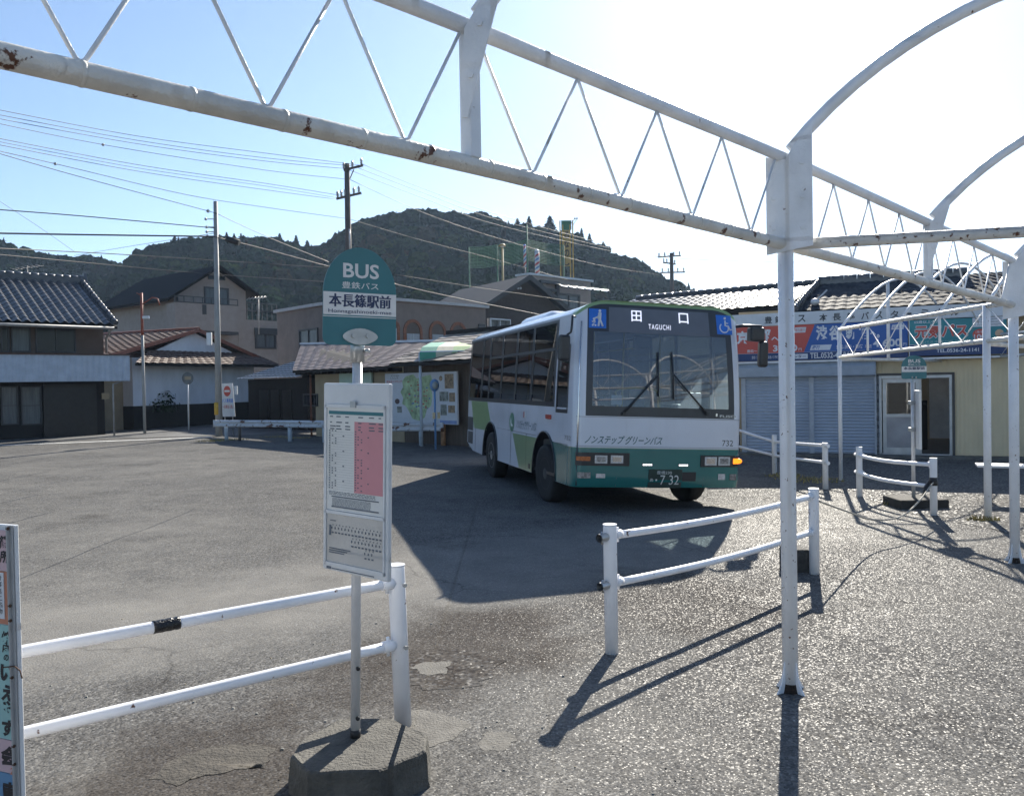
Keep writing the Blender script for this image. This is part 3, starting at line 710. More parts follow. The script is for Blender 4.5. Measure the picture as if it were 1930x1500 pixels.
b.build('mount_plate', M_GALV, SG)
# timetable board
yawt = R(-38); Rt = Matrix.Rotation(yawt, 4, 'Z'); WT = .42; cxT = .04
M_FRAME = pm('board_frame', (.60, .61, .62), .4, var=.06); M_PAPER = pm('timetable_paper', (.62, .62, .60), .28, var=.06, scale=3); M_PINK = pm('timetable_pink', (.55, .24, .27), .28, var=.05); M_INK = pm('print_ink', (.10, .12, .15), .5); M_OLDP = pm('old_paper', (.50, .48, .45), .3, var=.08, scale=4, dirt=.3)
def bp(x, z, y=0.): return Rt @ Vector((cxT-WT/2+x*WT, -.026-y, zbb+(zbt-zbb)*z))
def rect(b, x0, x1, z0, z1, y, th=.001):
    b.prism([bp(x0, z0, y), bp(x1, z0, y), bp(x1, z1, y), bp(x0, z1, y)], Rt @ Vector((0, -th, 0)))
TB = MB(); TB.box(cxT-WT/2, cxT+WT/2, -.048, -.024, zbb, zbt, .008, Rt); TBo = TB.build('timetable_board', M_FRAME, SG)
yb = .0225
b = MB(); rect(b, .07, .94, .325, .87, yb); pp = b.build('timetable', M_PAPER, TBo)
b = MB(); rect(b, .08, .94, .05, .305, yb); op = b.build('route_sheet', M_OLDP, TBo)
fr = MB()
for x0, x1, z0, z1 in ((.05, .07, .03, .885), (.94, .96, .03, .885), (.05, .96, .87, .887), (.05, .96, .307, .324), (.05, .96, .03, .048)): rect(fr, x0, x1, z0, z1, yb, .007)
fr.build('inner_frame', M_FRAME, TBo)
b = MB(); rect(b, .46, .54, .875, .905, yb+.007, .006); b.build('latch', M_GALV, TBo)
b = MB(); rect(b, .5, .935, .43, .80, yb+.0012); b.build('pink_column', M_PINK, pp)
b = MB(); rect(b, .10, .93, .835, .853, yb+.0012); b.build('header_bar', M_TEAL, pp)
b = MB(); rr = random.Random(3); yk = yb+.0026
for z in [.82, .79, .77, .755]:
    for x in (.12, .22, .36, .56, .72, .86): rect(b, x, x+rr.uniform(.03, .10), z, z+.006, yk, .0004)
for k in range(24):
    z = .745-.0132*k
    rect(b, .105, .125, z, z+.006, yk, .0004); rect(b, .51, .53, z, z+.006, yk, .0004)
    for x in (.15, .20, .55, .6):
        if rr.random() < .55: rect(b, x, x+.02, z, z+.006, yk, .0004)
    if k % 6 == 2: rect(b, .32, .345, z, z+.006, yk, .0004); rect(b, .70, .72, z, z+.006, yk, .0004)
    rect(b, .10, .49, z-.003, z-.0024, yk, .0002)
rect(b, .15, .87, .396, .402, yk, .0004); rect(b, .15, .87, .342, .349, yk, .0004)
for k in range(7):
    x = .16
    while x < .74: q = rr.uniform(.01, .05); rect(b, x, min(x+q, .75), .352+.006*k, .3545+.006*k, yk, .0004); x += q+.008
for k in range(3):
    x = .11
    while x < .80: q = rr.uniform(.02, .06); rect(b, x, x+q, .409+.007*k, .412+.007*k, yk, .0004); x += q+.012
b.build('print_pattern', M_INK, pp)
b = MB()
for row, (za_, xs0) in enumerate(((.225, .15), (.168, .46), (.118, .66))):
    x = xs0
    while x < (.93 if row < 2 else .8):
        rect(b, x, x+.014, za_, za_+.012, yk, .0004); rect(b, x+.004, x+.034, za_-.022, za_-.014, yk, .0004); rect(b, x+.02, x+.03, za_+.02, za_+.026, yk, .0004); x += .052
rect(b, .115, .145, .19, .245, yk, .0004); rect(b, .13, .22, .268, .273, yk, .0004)
for k in range(3): rect(b, .115, .45-.05*k, .12-.011*k, .126-.011*k, yk, .0004)
b.build('print_pattern', M_INK, op)
b = MB(); rect(b, .07, .14, .008, .022, .0225, .001); rect(b, .15, .8, .012, .017, .0225, .001); b.build('maker_strip', M_INK, TBo)

# far bus stop sign with its slab
gf = G(1722, 938, .10)
SF = thing('bus_stop_sign', 'small distant bus stop sign with its timetable board turned edge on, near the terminal doorway', 'bus stop sign', (gf.x, gf.y, 0))
zf0, zf1 = zat(1722, 714, gf), zat(1722, 670, gf)
b = MB(); b.tube([(0, 0, .05), (0, 0, zf0+.03)], .024, 14); b.build('pole', M_ALU, SF)
stop_head(SF, .355, zf1-zf0, zf0, R(8), roman=False, front=.03)
b = MB(); b.box(-.30, .33, -.28, .26, -.02, .11, .02); b.build('base', pm('dark_base', (.03, .028, .026), .9, var=.3, scale=8, bump=.5), SF)
Rq = Matrix.Translation((.045, 0, 0)) @ Matrix.Rotation(R(78), 4, 'Z')
b = MB(); b.box(-.2, .2, -.018, .018, .75, zf0-.15, .006, Rq); tb = b.build('timetable_board', M_FRAME, SF)
for z_ in (1.0, 1.35):
    b = MB(); b.box(-.05, .03, -.03, .03, z_-.025, z_+.025, .004); b.build('clamp', M_GALV, SF)
b = MB(); 
for x in (-.05, .05): b.ball((x*.5, -.045, zf0+.02), .012)
b.build('bolt', M_GALV, SF)

# ------------------------------------------------------------------ hand-painted sign board cut by the left edge
Y0 = 2.62; pa, pb_ = at(47, 1500, Y0), at(29, 990, Y0)
HB = thing('painted_sign', 'hand painted pink, green and blue board with black brush lettering at the left edge', 'sign board', (pb_.x, Y0, 0), R(-22))
ztp = pb_.z; M_P1 = pm('panel_pink', (.58, .40, .42), .5, var=.06); M_P2 = pm('panel_green', (.30, .50, .47), .5, var=.06); M_P3 = pm('panel_blue', (.12, .26, .42), .5, var=.06); M_OR = pm('panel_orange', (.52, .20, .12), .5, var=.08); M_BRUSH = pm('brush_black', (.012, .012, .018), .5)
def zz(y): return at(40, y, Y0).z
xr = -.006
b = MB(); b.box(-.62, xr, 0, .016, 0, ztp, .003); BK = b.build('backing', M_SWHITE, HB)
def panel(z1, z0, mt): 
    b = MB(); b.box(-.60, xr-.014, -.004, -.0004, z0, z1); return b.build('panel', mt, HB)
PZ = [zz(1000), zz(1078), zz(1180), zz(1398), zz(1462), max(.05, zz(1560))]
pn = [panel(PZ[0], PZ[1]+.003, M_P1), panel(PZ[1], PZ[2]+.003, M_OR), panel(PZ[2], PZ[3]+.003, M_P2), panel(PZ[3], PZ[4]+.003, M_P1), panel(PZ[4], .12, M_P3)]
b = MB(); b.box(-.58, xr-.045, -.0062, -.0042, PZ[2]+.02, PZ[1]-.004); b.build('inset', M_SWHITE, pn[1])
def glyph(par, s, zc, h, wd, x=-.047, mt=None, bold=.03):
    b = MB(); text_on(b, s, x-wd/2, x+wd/2, zc-h/2, zc+h/2, lambda a, z: Vector((a, -.0055, z)), bold, .15); b.build('lettering', mt or M_BRUSH, par)
glyph(pn[0], '篠', zz(1022), .040, .042, -.047); glyph(pn[0], '所', zz(1050), .040, .042, -.047)
for k, s in enumerate('食事処と名物'): 
    b = MB(); text_on(b, s, -.085, -.058, PZ[1]-.028-.021*k, PZ[1]-.011-.021*k, lambda a, z: Vector((a, -.0075, z)), .0); b.build('lettering', M_BRUSH, pn[1])
glyph(pn[2], '焼', zz(1203), .040, .042, -.05); glyph(pn[2], '肉', zz(1223), .028, .034, -.05); glyph(pn[2], 'の', zz(1241), .02, .022, -.05)
for s, y in (('い', 1270), ('え', 1308), ('や', 1338), ('す', 1375)): glyph(pn[2], s, zz(y), .052, .055, -.05, None, .05)
glyph(pn[3], '会', zz(1428), .065, .07, -.05, None, .05); glyph(pn[3], '2', zz(1455), .022, .014, -.04, M_OR, .02); glyph(pn[4], '東', zz(1498), .07, .07, -.055, None, .05)
b = MB(); b.box(xr-.014, xr-.010, -.018, -.0045, .0, ztp); b.box(xr-.010, xr, -.008, -.0045, .0, ztp); b.build('angle_iron', pm('angle_iron', (.40, .40, .40), .5, .3, var=.15, scale=9, rust=.3), HB)
for y in (995, 1140, 1168, 1275, 1404, 1438):
    b = MB(); b.ball((xr-.012, -.013, zz(y)), .006, 8, 5); b.build('bolt', pm('rust_bolt', (.07, .035, .02), .8), HB)
b = MB(); b.tube([(xr-.03, -.03, zz(1254)), (xr, -.012, zz(1253)), (xr+.014, -.004, zz(1262)), (xr+.022, -.004, zz(1276))], .0022, 6); b.build('wire_tie', pm('rust_wire', (.10, .05, .03), .8), HB)
b = MB(); b.box(-.60, -.57, .0165, .05, -.02, ztp-.02); b.box(-.09, -.06, .0165, .05, -.02, ztp-.02); b.build('stake', pm('stake_wood', (.22, .17, .12), .8), HB)

# white bench in front of the terminal
q0, q1 = G(1842, 940), G(1925, 945)
b0 = at(1842, 876, 11.4); BE = thing('bench', 'low white slatted bench on thin legs in front of the yellow terminal wall', 'bench', (b0.x, b0.y, 0), R(-24))
hb = b0.z; M_BW = pm('bench_white', (.62, .64, .67), .4, var=.05)
for k in range(3):
    b = MB(); b.box(0, 2.0, -.06+k*.13, .06+k*.13, hb-.03, hb, .005); b.build('slat', M_BW, BE)
for x in (.12, 1.0, 1.85):
    for y in (-.03, .23):
        b = MB(); b.box(x-.016, x+.016, y-.016, y+.016, -.02, hb-.031); b.build('leg', pm('bench_leg', (.32, .27, .20), .6, rust=.4), BE)
    b = MB(); b.box(x-.012, x+.012, -.013, .213, .12, .145); b.build('stretcher', MC['bench_leg'], BE)
# ------------------------------------------------------------------ the bus
BW, BL, BYAW, BLEAN = 2.40, 6.99, .252, .05
HW = BW/2
_o = Vector((.756, 10.834, 0)); _ay = Vector((math.cos(BYAW), math.sin(BYAW), 0))
BUS = thing('bus', 'short white city bus with green skirt and lime stripes, route board lit above its windscreen', 'bus', _o+_ay*HW, BYAW)
MBUS = root_matrix(BUS)
LEAN = Matrix.Translation((-HW, 0, 0)) @ Matrix.Rotation(BLEAN, 4, 'Y') @ Matrix.Translation((HW, 0, 0))     # the body leans out of the turn
ILOC = (MBUS @ LEAN).inverted()
ZS, ZG, ZWB, ZWT, ZBELT, ZGUT = .35, .865, 1.275, 2.745, 1.363, 2.61
M_BW_ = pm('bus_white', (.64, .67, .74), .25, var=.03, scale=2, coat=.6, dirt=.28)
M_BG = pm('bus_green', (.018, .155, .145), .25, var=.05, scale=2, coat=.6, dirt=.15)
M_BLIME = pm('bus_lime', (.24, .37, .17), .28, var=.04, coat=.5)
M_BSAGE = pm('bus_sage', (.20, .30, .15), .28, var=.05, coat=.5)
M_BBLK = pm('bus_black', (.02, .022, .027), .3, var=.1)
M_BFRM = pm('window_frame_black', (.03, .032, .036), .35, var=.1)
M_TYRE = pm('tyre', (.011, .011, .012), .8, var=.3, scale=20)
M_RIM = pm('wheel_rim', (.38, .39, .40), .4, .6, var=.1)
M_CHROME = pm('chrome', (.6, .6, .62), .15, 1.)
M_WS = glass('windscreen', (.72, .86, .95), .72, .01, 1.6, .20)
M_TINT = glass('tinted_window', (.55, .62, .68), .20, .01, 1.15)
M_CLR = glass('side_window', (.75, .85, .9), .5, .01, 1.6); M_DOORG = glass('door_glass_clear', (.85, .95, .95), .95, .01, 1.2)
M_INT = pm('bus_interior', (.12, .14, .17), .7); M_SEAT = pm('seat_cloth', (.03, .06, .14), .8, var=.2, scale=30); M_YEL = pm('grab_rail', (.55, .42, .12), .35); M_GREYP = pm('grey_plastic', (.16, .165, .17), .5)
def bbuild(mb, name, mats, par=None, lean=True, bevel=0): return mb.build(name, mats, par or BUS, False, LEAN if lean else None, bevel)
def yf(z):                                                # rake of the front
    if z < ZS+.12: return .035*((ZS+.12-z)/.12)**2
    if z < 1.25: return 0.
    t = (z-1.25)/1.45; return .06*t+.12*t*t
def ztop(x): return ZWT-.12*max(0, (abs(x)-(HW-.42))/.36)**2.2
RC = .14
def plan():
    L = [(-HW, .30), (-HW, .18)]
    for k in range(1, 8):
        a = math.pi+math.pi/2*k/7; L.append((-HW+RC+RC*math.cos(a), .18+RC*math.sin(a)))
    for k in range(1, 24):
        x = -HW+RC+(BW-2*RC)*k/24; L.append((x, .04*(abs(x)/(HW-RC))**2))
    for k in range(0, 7):
        a = -math.pi/2+math.pi/2*k/7; L.append((HW-RC+RC*math.cos(a), .18+RC*math.sin(a)))
    return L+[(HW, .18), (HW, .30)]
PLAN = plan()
def tumble(z): return 1-.035*max(0, (z-1.4)/1.2)**1.5
def front_y(x):
    ax = min(abs(x), HW-1e-4)
    return .04*(ax/(HW-RC))**2 if ax <= HW-RC else .18-math.sqrt(max(0, RC*RC-(ax-HW+RC)**2))
def fpt(x, y, z): return Vector((x*tumble(z), y+yf(z)*max(0, 1-y/.30*.6), z))
def FS(x, z, off=0.): p = fpt(x, front_y(x), z); return p+Vector((0, -off, 0))
def bxz(px, py):
    """pixel -> (x, z) on the leaning front"""
    o = ILOC @ EYE; d = (ILOC.to_3x3() @ ray(px, py)); y = .05
    for _ in range(5):
        p = o+d*((y-o.y)/d.y); y = FS(max(-HW+.01, min(HW-.01, p.x/tumble(p.z))), p.z).y
    return p.x/tumble(p.z), p.z
def byz(px, py, x=-HW):
    o = ILOC @ EYE; d = (ILOC.to_3x3() @ ray(px, py)); p = o+d*((x-o.x)/d.x); return p.y, p.z
def strip(b, zlo, zhi, nz, sel=lambda x, y: True):
    """patch of the front between heights (numbers or functions of x)"""
    fl = zlo if callable(zlo) else (lambda x: zlo); fh = zhi if callable(zhi) else (lambda x: zhi)
    P = [p for p in PLAN if sel(*p)]; k = len(P); o = []
    for j in range(nz+1):
        for x, y in P: z = fl(x)+(fh(x)-fl(x))*j/nz; o.append(fpt(x, y, z))
    b.add(o, [[j*k+i, j*k+i+1, (j+1)*k+i+1, (j+1)*k+i] for j in range(nz) for i in range(k-1)], True); return b
XF = HW-.115                                              # half width of the glazed front
inn = lambda x, y: abs(x) <= HW-RC+.03 and y < .08
XI = max(abs(p[0]) for p in PLAN if inn(*p))
body = MB()
# front: green apron, white panel, pillars, visor
body.mat(1); strip(body, ZS, ZG-.006, 6); body.mat(3); strip(body, ZG-.006, ZG, 1); body.mat(0); strip(body, ZG, ZWB, 4)
for sg in (-1, 1): strip(body, ZWB, ztop, 8, lambda x, y, sg=sg: x*sg >= XI-1e-6)
body.mat(2); strip(body, ztop, lambda x: ztop(x)+.045, 2)
# sides with wheel arches
XFW, XRW, AR, AZ = 1.373, 4.793, .565, .43
YB = BL-.10
def side_outline():
    pts = [(.30, ZS)]
    for c in (XFW, XRW):
        a0 = math.asin((ZS-AZ)/AR)
        for k in range(19):
            a = math.pi-a0-(math.pi-2*a0)*k/18; pts.append((c+AR*math.cos(a), AZ+AR*math.sin(a)))
    return pts+[(YB-.55, ZS+.02), (YB, ZS+.16), (YB, ZBELT), (.30, ZBELT)]
SO = side_outline()
for sg in (-1, 1):
    bm_ = bmesh.new(); vv = [bm_.verts.new((sg*HW, y, z)) for y, z in SO]; es = [bm_.edges.new((vv[i], vv[(i+1) % len(vv)])) for i in range(len(vv))]
    bmesh.ops.triangle_fill(bm_, use_beauty=True, edges=es); body.mat(0); body.bm(bm_)
    # livery patches sit a whisker proud of the panel, inside the same skin
    def patch(pts, mt):
        body.mat(mt); body.prism([Vector((sg*(HW+.001), y, z)) for y, z in pts], (sg*.0025, 0, 0))
    def arc(c, a_from, a_to, r=AR+.004, n=8): return [(c+r*math.cos(a_from+(a_to-a_from)*k/n), AZ+r*math.sin(a_from+(a_to-a_from)*k/n)) for k in range(n+1)]
    a0 = math.asin((ZS-AZ)/(AR+.004)); ag = math.asin((ZG+.02-AZ)/(AR+.004))
    patch([(.305, ZS+.002)]+arc(XFW, math.pi-a0-.01, math.pi-ag)+[(.305, ZG)], 1)
    yl0, yl1 = byz(996, 823)[0], byz(976, 884)[0]
    ya, yb_2 = byz(966, 823)[0], byz(978, 884)[0]
    patch(arc(XFW, ag, a0+.01)+[(yb_2, ZS+.004), (ya, ZG+.02)], 4)
    yt0, yt1 = byz(919, 758)[0], byz(883, 757)[0]; yq0, yq1 = byz(925, 800)[0], byz(893, 806)[0]
    zq = byz(893, 806)[1]
    patch([(yt0, ZBELT-.004), (YB-.30, ZBELT-.004), (YB-.62, zq), (XRW+.36, zq)]+arc(XRW, .95, 1.45)+[(yq0, byz(925, 800)[1])], 2)
    patch([(YB-.62, zq-.004), (XRW+.62, zq-.004), (XRW+.42, ZS+.03)]+[(XRW+.60, ZS+.03)], 1) if False else None
    # upper: header over the windows, corner panels
    body.mat(0)
    def upper(y0, y1, z0, z1, n=3):
        o = []
        for j in range(n+1):
            z = z0+(z1-z0)*j/n; o += [Vector((sg*HW*tumble(z), y0, z)), Vector((sg*HW*tumble(z), y1, z))]
        body.add(o, [[2*j, 2*j+1, 2*j+3, 2*j+2] for j in range(n)], True)
    upper(.30, YB, 2.575, ZGUT, 1)
    upper(.30, .95, 2.20, 2.575, 2); upper(.30, .36, ZBELT, 2.20, 3); upper(.88, .95, ZBELT, 2.20, 3)
# rear
def rear(u, v):
    x = -HW+BW*u; z = ZS+.16+(ZGUT-ZS-.16)*v; e = max(0, abs(x)-(HW-.10))/.10
    return Vector((x*tumble(z), BL-.02-.08*e*e-.10*max(0, (z-1.3)/1.3)**2, z))
body.mat(0); body.grid(rear, 24, 8)
# roof with rounded shoulders
def roof(u, v):
    x = (2*u-1); s = math.copysign(min(1, abs(x))**.8, x)
    a = abs(x)
    prof = (1-a**3.2)**(1/2.2) if a < 1 else 0
    X = HW*tumble(ZGUT)*x
    y0 = front_y(max(-HW+.01, min(HW-.01, x*HW)))+yf(2.7)*.95
    y = y0+(BL-.12-y0)*v**1.0
    hz = ZGUT+.165*prof
    zf = ztop(X/tumble(ZGUT))+.045
    k = min(1, v/.10); k = k*k*(3-2*k)
    z = zf*(1-k)+max(hz, ZGUT)*k if abs(x) < .995 else ZGUT-.02*(1-k)
    if v > .93: z -= .10*((v-.93)/.07)**2*prof
    return Vector((X, y, z))
body.mat(2); NU_, NV_ = 36, 60
o0 = len(body.f); body.mat(0); body.grid(roof, NU_, NV_)
for j in range(2):
    for i in range(NU_): body.m[o0+j*NU_+i] = 2
# floor, wheel-well liners and underframe
body.mat(5); body.box(-HW+.02, HW-.02, .30, BL-.12, .40, .44); body.box(-HW+.12, HW-.12, .06, .299, .40, .44)
for c in (XFW, XRW):
    for sg in (-1, 1):
        o = []; n = 16; a0 = math.asin((ZS-AZ)/AR)
        for k in range(n+1):
            a = math.pi-a0-(math.pi-2*a0)*k/n
            for xx in (sg*(HW-.002), sg*(HW-.40)): o.append(Vector((xx, c+AR*math.cos(a), AZ+AR*math.sin(a))))
        body.add(o, [[2*k, 2*k+1, 2*k+3, 2*k+2] for k in range(n)], True)
        body.box(sg*(HW-.41)-.01, sg*(HW-.41)+.01, c-AR, c+AR, .36, AZ+AR)
BODY = bbuild(body, 'body', [M_BW_, M_BG, M_BLIME, M_BSAGE, M_BSAGE, M_BBLK])
b = MB(); b.box(-.98, .98, 2.0, 4.2, .30, .40); b.box(-.74, .74, .30, BL-.35, .335, .40); b.box(-.4, .4, 1.2, 6.2, .22, .28); bbuild(b, 'underframe', M_BBLK)
# arch lips
for c in (XFW, XRW):
    for sg in (-1, 1):
        b = MB(); a0 = math.asin((ZS-AZ)/AR)
        b.tube([(sg*(HW+.004), c+(AR+.006)*math.cos(math.pi-a0-(math.pi-2*a0)*k/20), AZ+(AR+.006)*math.sin(math.pi-a0-(math.pi-2*a0)*k/20)) for k in range(21)], .018, 6); bbuild(b, 'arch_lip', M_BBLK, BODY)
# windscreen unit
ws = MB(); sf = lambda x, y: inn(x, y)
Zg0, Zg1 = 1.405, 2.375
def ring(b, z0, z1, off):
    X = [p for p in PLAN if inn(*p)]; k = len(X); o = []
    for z in (z0, z1):
        for x, y in X: o.append(fpt(x, y, z if not callable(z) else z(x))-Vector((0, off, 0)))
    b.add(o, [[i, i+1, k+i+1, k+i] for i in range(k-1)], True)
fr = MB(); strip(fr, ZWB, Zg0, 1, inn); strip(fr, Zg1, ztop, 4, inn)
for sg in (-1, 1): strip(fr, Zg0, Zg1, 4, lambda x, y, sg=sg: inn(x, y) and x*sg > XI-.09)
bbuild(fr, 'windscreen_surround', pm('screen_border', (.035, .038, .046), .3))
b = MB(); strip(b, Zg0, Zg1, 6, lambda x, y: inn(x, y) and abs(x) <= XI-.03); bbuild(b, 'windscreen', M_WS)
for sg, px in ((-1, 1088), ):
    b = MB(); b.tube([FS(-HW+.055, ZS+.02, .006), FS(-HW+.05, 1.2, .006), FS(-HW+.05, 1.9, .006), FS(-HW+.06, 2.5, .006)], .010, 6); bbuild(b, 'corner_strip', M_CHROME)
# side glazing
def sx(z, off=0.): return HW*tumble(z)+off
def pane(b, sg, y0, y1, z0, z1, off=0., n=4):
    o = []
    for j in range(n+1):
        z = z0+(z1-z0)*j/n; o += [Vector((sg*(sx(z)+off), y0, z)), Vector((sg*(sx(z)+off), y1, z))]
    b.add(o, [[2*j, 2*j+1, 2*j+3, 2*j+2] for j in range(n)], True)
wy = [.98] + [byz(px, 640)[0] for px in (1004, 973.5, 946.5, 923.5, 910)] + [YB-.02]
ZW0, ZW1, ZMU = 1.43, 2.535, 2.17
for sg in (-1, 1):
    b = MB()
    def fbar(y0, y1, z0, z1): pane(b, sg, y0, y1, z0, z1, .004); 
    fbar(.95, YB, ZBELT, ZW0); fbar(.95, YB, ZW1, 2.575)
    for i, y in enumerate(wy):
        h = .045 if 0 < i < len(wy)-1 else .05
        fbar(max(.95, y-h), min(YB, y+h), ZW0, ZW1)
    bbuild(b, 'window_band', M_BFRM)
    for i in range(len(wy)-1):
        y0, y1 = wy[i]+.04, wy[i+1]-.04
        if y1-y0 < .05: continue
        b = MB(); pane(b, sg, y0, y1, ZW0-.01, ZW1+.01, -.004); wn = bbuild(b, 'window', M_DOORG if sg > 0 and i < 3 else M_TINT)
        if i < 4:
            b = MB(); pane(b, sg, y0, y1, ZMU-.022, ZMU+.022, .005, 1); pane(b, sg, y0, y0+.018, ZMU, ZW1, .005); pane(b, sg, y1-.018, y1, ZMU, ZW1, .005); bbuild(b, 'sash', M_BFRM, wn)
    b = MB(); pane(b, sg, .36, .88, 1.33, 2.20, -.004); qw = bbuild(b, 'quarter_window', M_CLR if sg < 0 else M_DOORG)
    b = MB()
    for y0, y1, z0, z1 in ((.36, .40, 1.30, 2.20), (.84, .88, 1.30, 2.20), (.36, .88, 1.29, 1.34), (.36, .88, 2.15, 2.21)): pane(b, sg, y0, y1, z0, z1, .004, 2)
    bbuild(b, 'frame', M_BFRM, qw)
b = MB(); b.grid(lambda u, v: rear(.15+.7*u, .55+.38*v)+Vector((0, .006, 0)), 6, 4); bbuild(b, 'rear_window', M_TINT)
# roof pod
yp0, yp1 = 3.3, 5.6
def pod(u, v):
    x = -.62+1.24*u; y = yp0+(yp1-yp0)*v; e = min(1, (1-abs(2*u-1))/.30); f = min(1, min(v, 1-v)/.16)
    return Vector((x, y, 2.70+.27*(e*(2-e))**.7*(f*(2-f))))
b = MB(); b.grid(pod, 16, 20); bbuild(b, 'roof_pod', M_BW_)
# wheels (upright on the flat yard)
def wheel(x, y, sg, steer=0.):
    t = bpy.data.objects.new('wheel', None); C.objects.link(t); t.parent = BUS; t.location = (x, y, .415-(.02 if sg < 0 else .105)); t.rotation_euler = (0, 0, steer)
    Mx = Matrix.Rotation(math.pi/2*sg, 4, 'Y')
    b = MB(); b.lathe([(.235, -.11), (.34, -.125), (.395, -.118), (.415, -.09), (.417, -.03), (.417, .03), (.415, .09), (.395, .118), (.34, .125), (.235, .11)], 36, Mx); b.build('tyre', M_TYRE, t)
    b = MB(); b.lathe([(.24, .10), (.225, .112), (.20, .07), (.13, .045), (.12, .10), (.06, .115), (.01, .115)], 28, Mx)
    for k in range(8):
        a = k*math.pi/4; b.tube([Mx @ Vector((.155*math.cos(a), .155*math.sin(a), .05)), Mx @ Vector((.155*math.cos(a), .155*math.sin(a), .078))], .014, 6)
    b.build('rim', M_RIM if y > 3 else pm('shaded_rim', (.06, .06, .06), .6), t)  # front rims coloured darker, standing in for the shade inside the arch
    return t
for sg in (-1, 1):
    wheel(sg*(HW-.15), XFW, sg, R(3)); wheel(sg*(HW-.155), XRW, sg)
# ---- front fittings
def quad(b, px0, py0, px1, py1, off, th=.004, nx=4):
    xm = (px0+px1)/2; x0, x1 = bxz(px0, (py0+py1)/2)[0], bxz(px1, (py0+py1)/2)[0]; z0, z1 = bxz(xm, py1)[1], bxz(xm, py0)[1]
    for i in range(nx):
        a, c = x0+(x1-x0)*i/nx, x0+(x1-x0)*(i+1)/nx
        b.prism([FS(a, z0, off), FS(c, z0, off), FS(c, z1, off), FS(a, z1, off)], (0, -th, 0))
    return x0, x1, z0, z1
def ftext(s, px0, py0, px1, py1, mt, off, name='lettering', par=None, bold=.0, shear=0., space=1.):
    xm = (px0+px1)/2; x0, x1 = bxz(px0, (py0+py1)/2)[0], bxz(px1, (py0+py1)/2)[0]; z0, z1 = bxz(xm, py1)[1], bxz(xm, py0)[1]
    b = MB(); text_on(b, s, x0, x1, z0, z1, lambda x, z: FS(x, z, off), bold, shear, space); return bbuild(b, name, mt, par or BUS)
M_LAMP = pm('lamp_glass', (.62, .66, .70), .12, .5, var=.25, scale=40); M_AMB = pm('amber_lens', (.50, .13, .03), .25, var=.2, scale=40); M_LAMPD = pm('lamp_inner', (.25, .25, .26), .3, .6, var=.5, scale=30)
M_AMBL = glow('amber_lit', (1.0, .22, .01), .75); M_LEDW = glow('led_white', (.9, .95, 1), 1.2)
for (bx0, by0, bx1, by1), lamps, amb in (((1084, 853, 1186, 877.5), ((1120.5, 858, 1144, 873), (1150.5, 858, 1174, 873)), (1085.5, 860, 1112, 868)),
                                         ((1320, 858.5, 1390, 880), ((1327.6, 861, 1350, 877), (1353, 861, 1375, 877)), (1381, 864, 1391, 874))):
    b = MB(); quad(b, bx0, by0, bx1, by1, .002, .008, 10); bez = bbuild(b, 'headlight', M_BBLK)
    for i, L_ in enumerate(lamps):
        b = MB(); quad(b, *L_, .0105, .004); l = bbuild(b, 'lens', M_LAMP, bez)
        b = MB(); quad(b, L_[0]+3.4, L_[1]+3.0, L_[2]-3.4, L_[3]-3.0, .0150, .003); bbuild(b, 'reflector', M_LAMPD if i == (0 if bx0 < 1200 else 1) else M_CHROME, bez)
    b = MB(); quad(b, *amb, .0105, .006); bbuild(b, 'turn_signal', M_AMB if bx0 < 1200 else M_AMBL, bez)
xz = bxz(1390, 869); b = MB(); b.ball(FS(HW-.035, xz[1], .012), .05, 12, 8, (1, .7, .72)); bbuild(b, 'turn_signal', M_AMBL)
for q in ((1088, 890, 1112.5, 901), (1123, 892.5, 1140, 900.5), (1353, 893, 1366, 904), (1375, 893.5, 1387, 904.5)):
    b = MB(); quad(b, *q, .002, .006); bbuild(b, 'fog_lamp', M_LAMPD if q[0] in (1088, 1375) else M_LAMP)
for x0, x1, y0 in ((1211, 1229, 874.2), (1279, 1296.5, 875.2)):
    b = MB()
    quad(b, x0-1, y0-1, x1+1, y0+4, .002, .003); base = bbuild(b, 'led_bar', M_BBLK)
    for k in range(6):
        a = x0+(x1-x0)*(k+.2)/6; b = MB(); quad(b, a, y0, a+(x1-x0)*.55/6, y0+3, .0055, .003, 1); bbuild(b, 'led', M_LEDW, base)
b = MB(); quad(b, 1222, 884.6, 1284.7, 919, .012, .006); PL = bbuild(b, 'number_plate', pm('plate_green', (.018, .045, .04), .4))
M_PLW = pm('plate_white', (.6, .64, .62), .4)
ftext('豊橋230', 1237, 887, 1265, 893.4, M_PLW, .0195, par=PL); ftext('あ', 1223.8, 901, 1230, 907, M_PLW, .0195, par=PL); ftext('・', 1234, 902.5, 1237.5, 906, M_PLW, .0195, par=PL); ftext('7 32', 1243.5, 895.2, 1278.5, 913, M_PLW, .0195, par=PL)
b = MB(); quad(b, 1285.5, 889.8, 1311, 906.5, .002, .006); bbuild(b, 'grille', M_BBLK)
M_BTXT = pm('livery_teal', (.008, .085, .10), .3)
ftext('ノンステップ', 1102, 820.6, 1177, 836.5, M_BTXT, .002, bold=.012, shear=.42); ftext('グリーンバス', 1178.5, 822.3, 1248.4, 838.2, M_BTXT, .002, bold=.012, shear=.42)
ftext('732', 1361, 829.6, 1381.5, 840.8, pm('grey_ink', (.05, .055, .06), .4), .002)
ftext('FUSO', 1356.5, 782.3, 1386.5, 787.6, pm('chrome_text', (.5, .51, .53), .25, .6), .003, bold=.02)
b = MB(); quad(b, 1349, 779.5, 1352, 785, .002, .002, 1); bbuild(b, 'emblem', M_CHROME)
b = MB(); quad(b, 1147.5, 584, 1335.5, 630, .002, .003, 12); DP = bbuild(b, 'route_display', pm('display_panel', (.13, .14, .165), .25, var=.05))
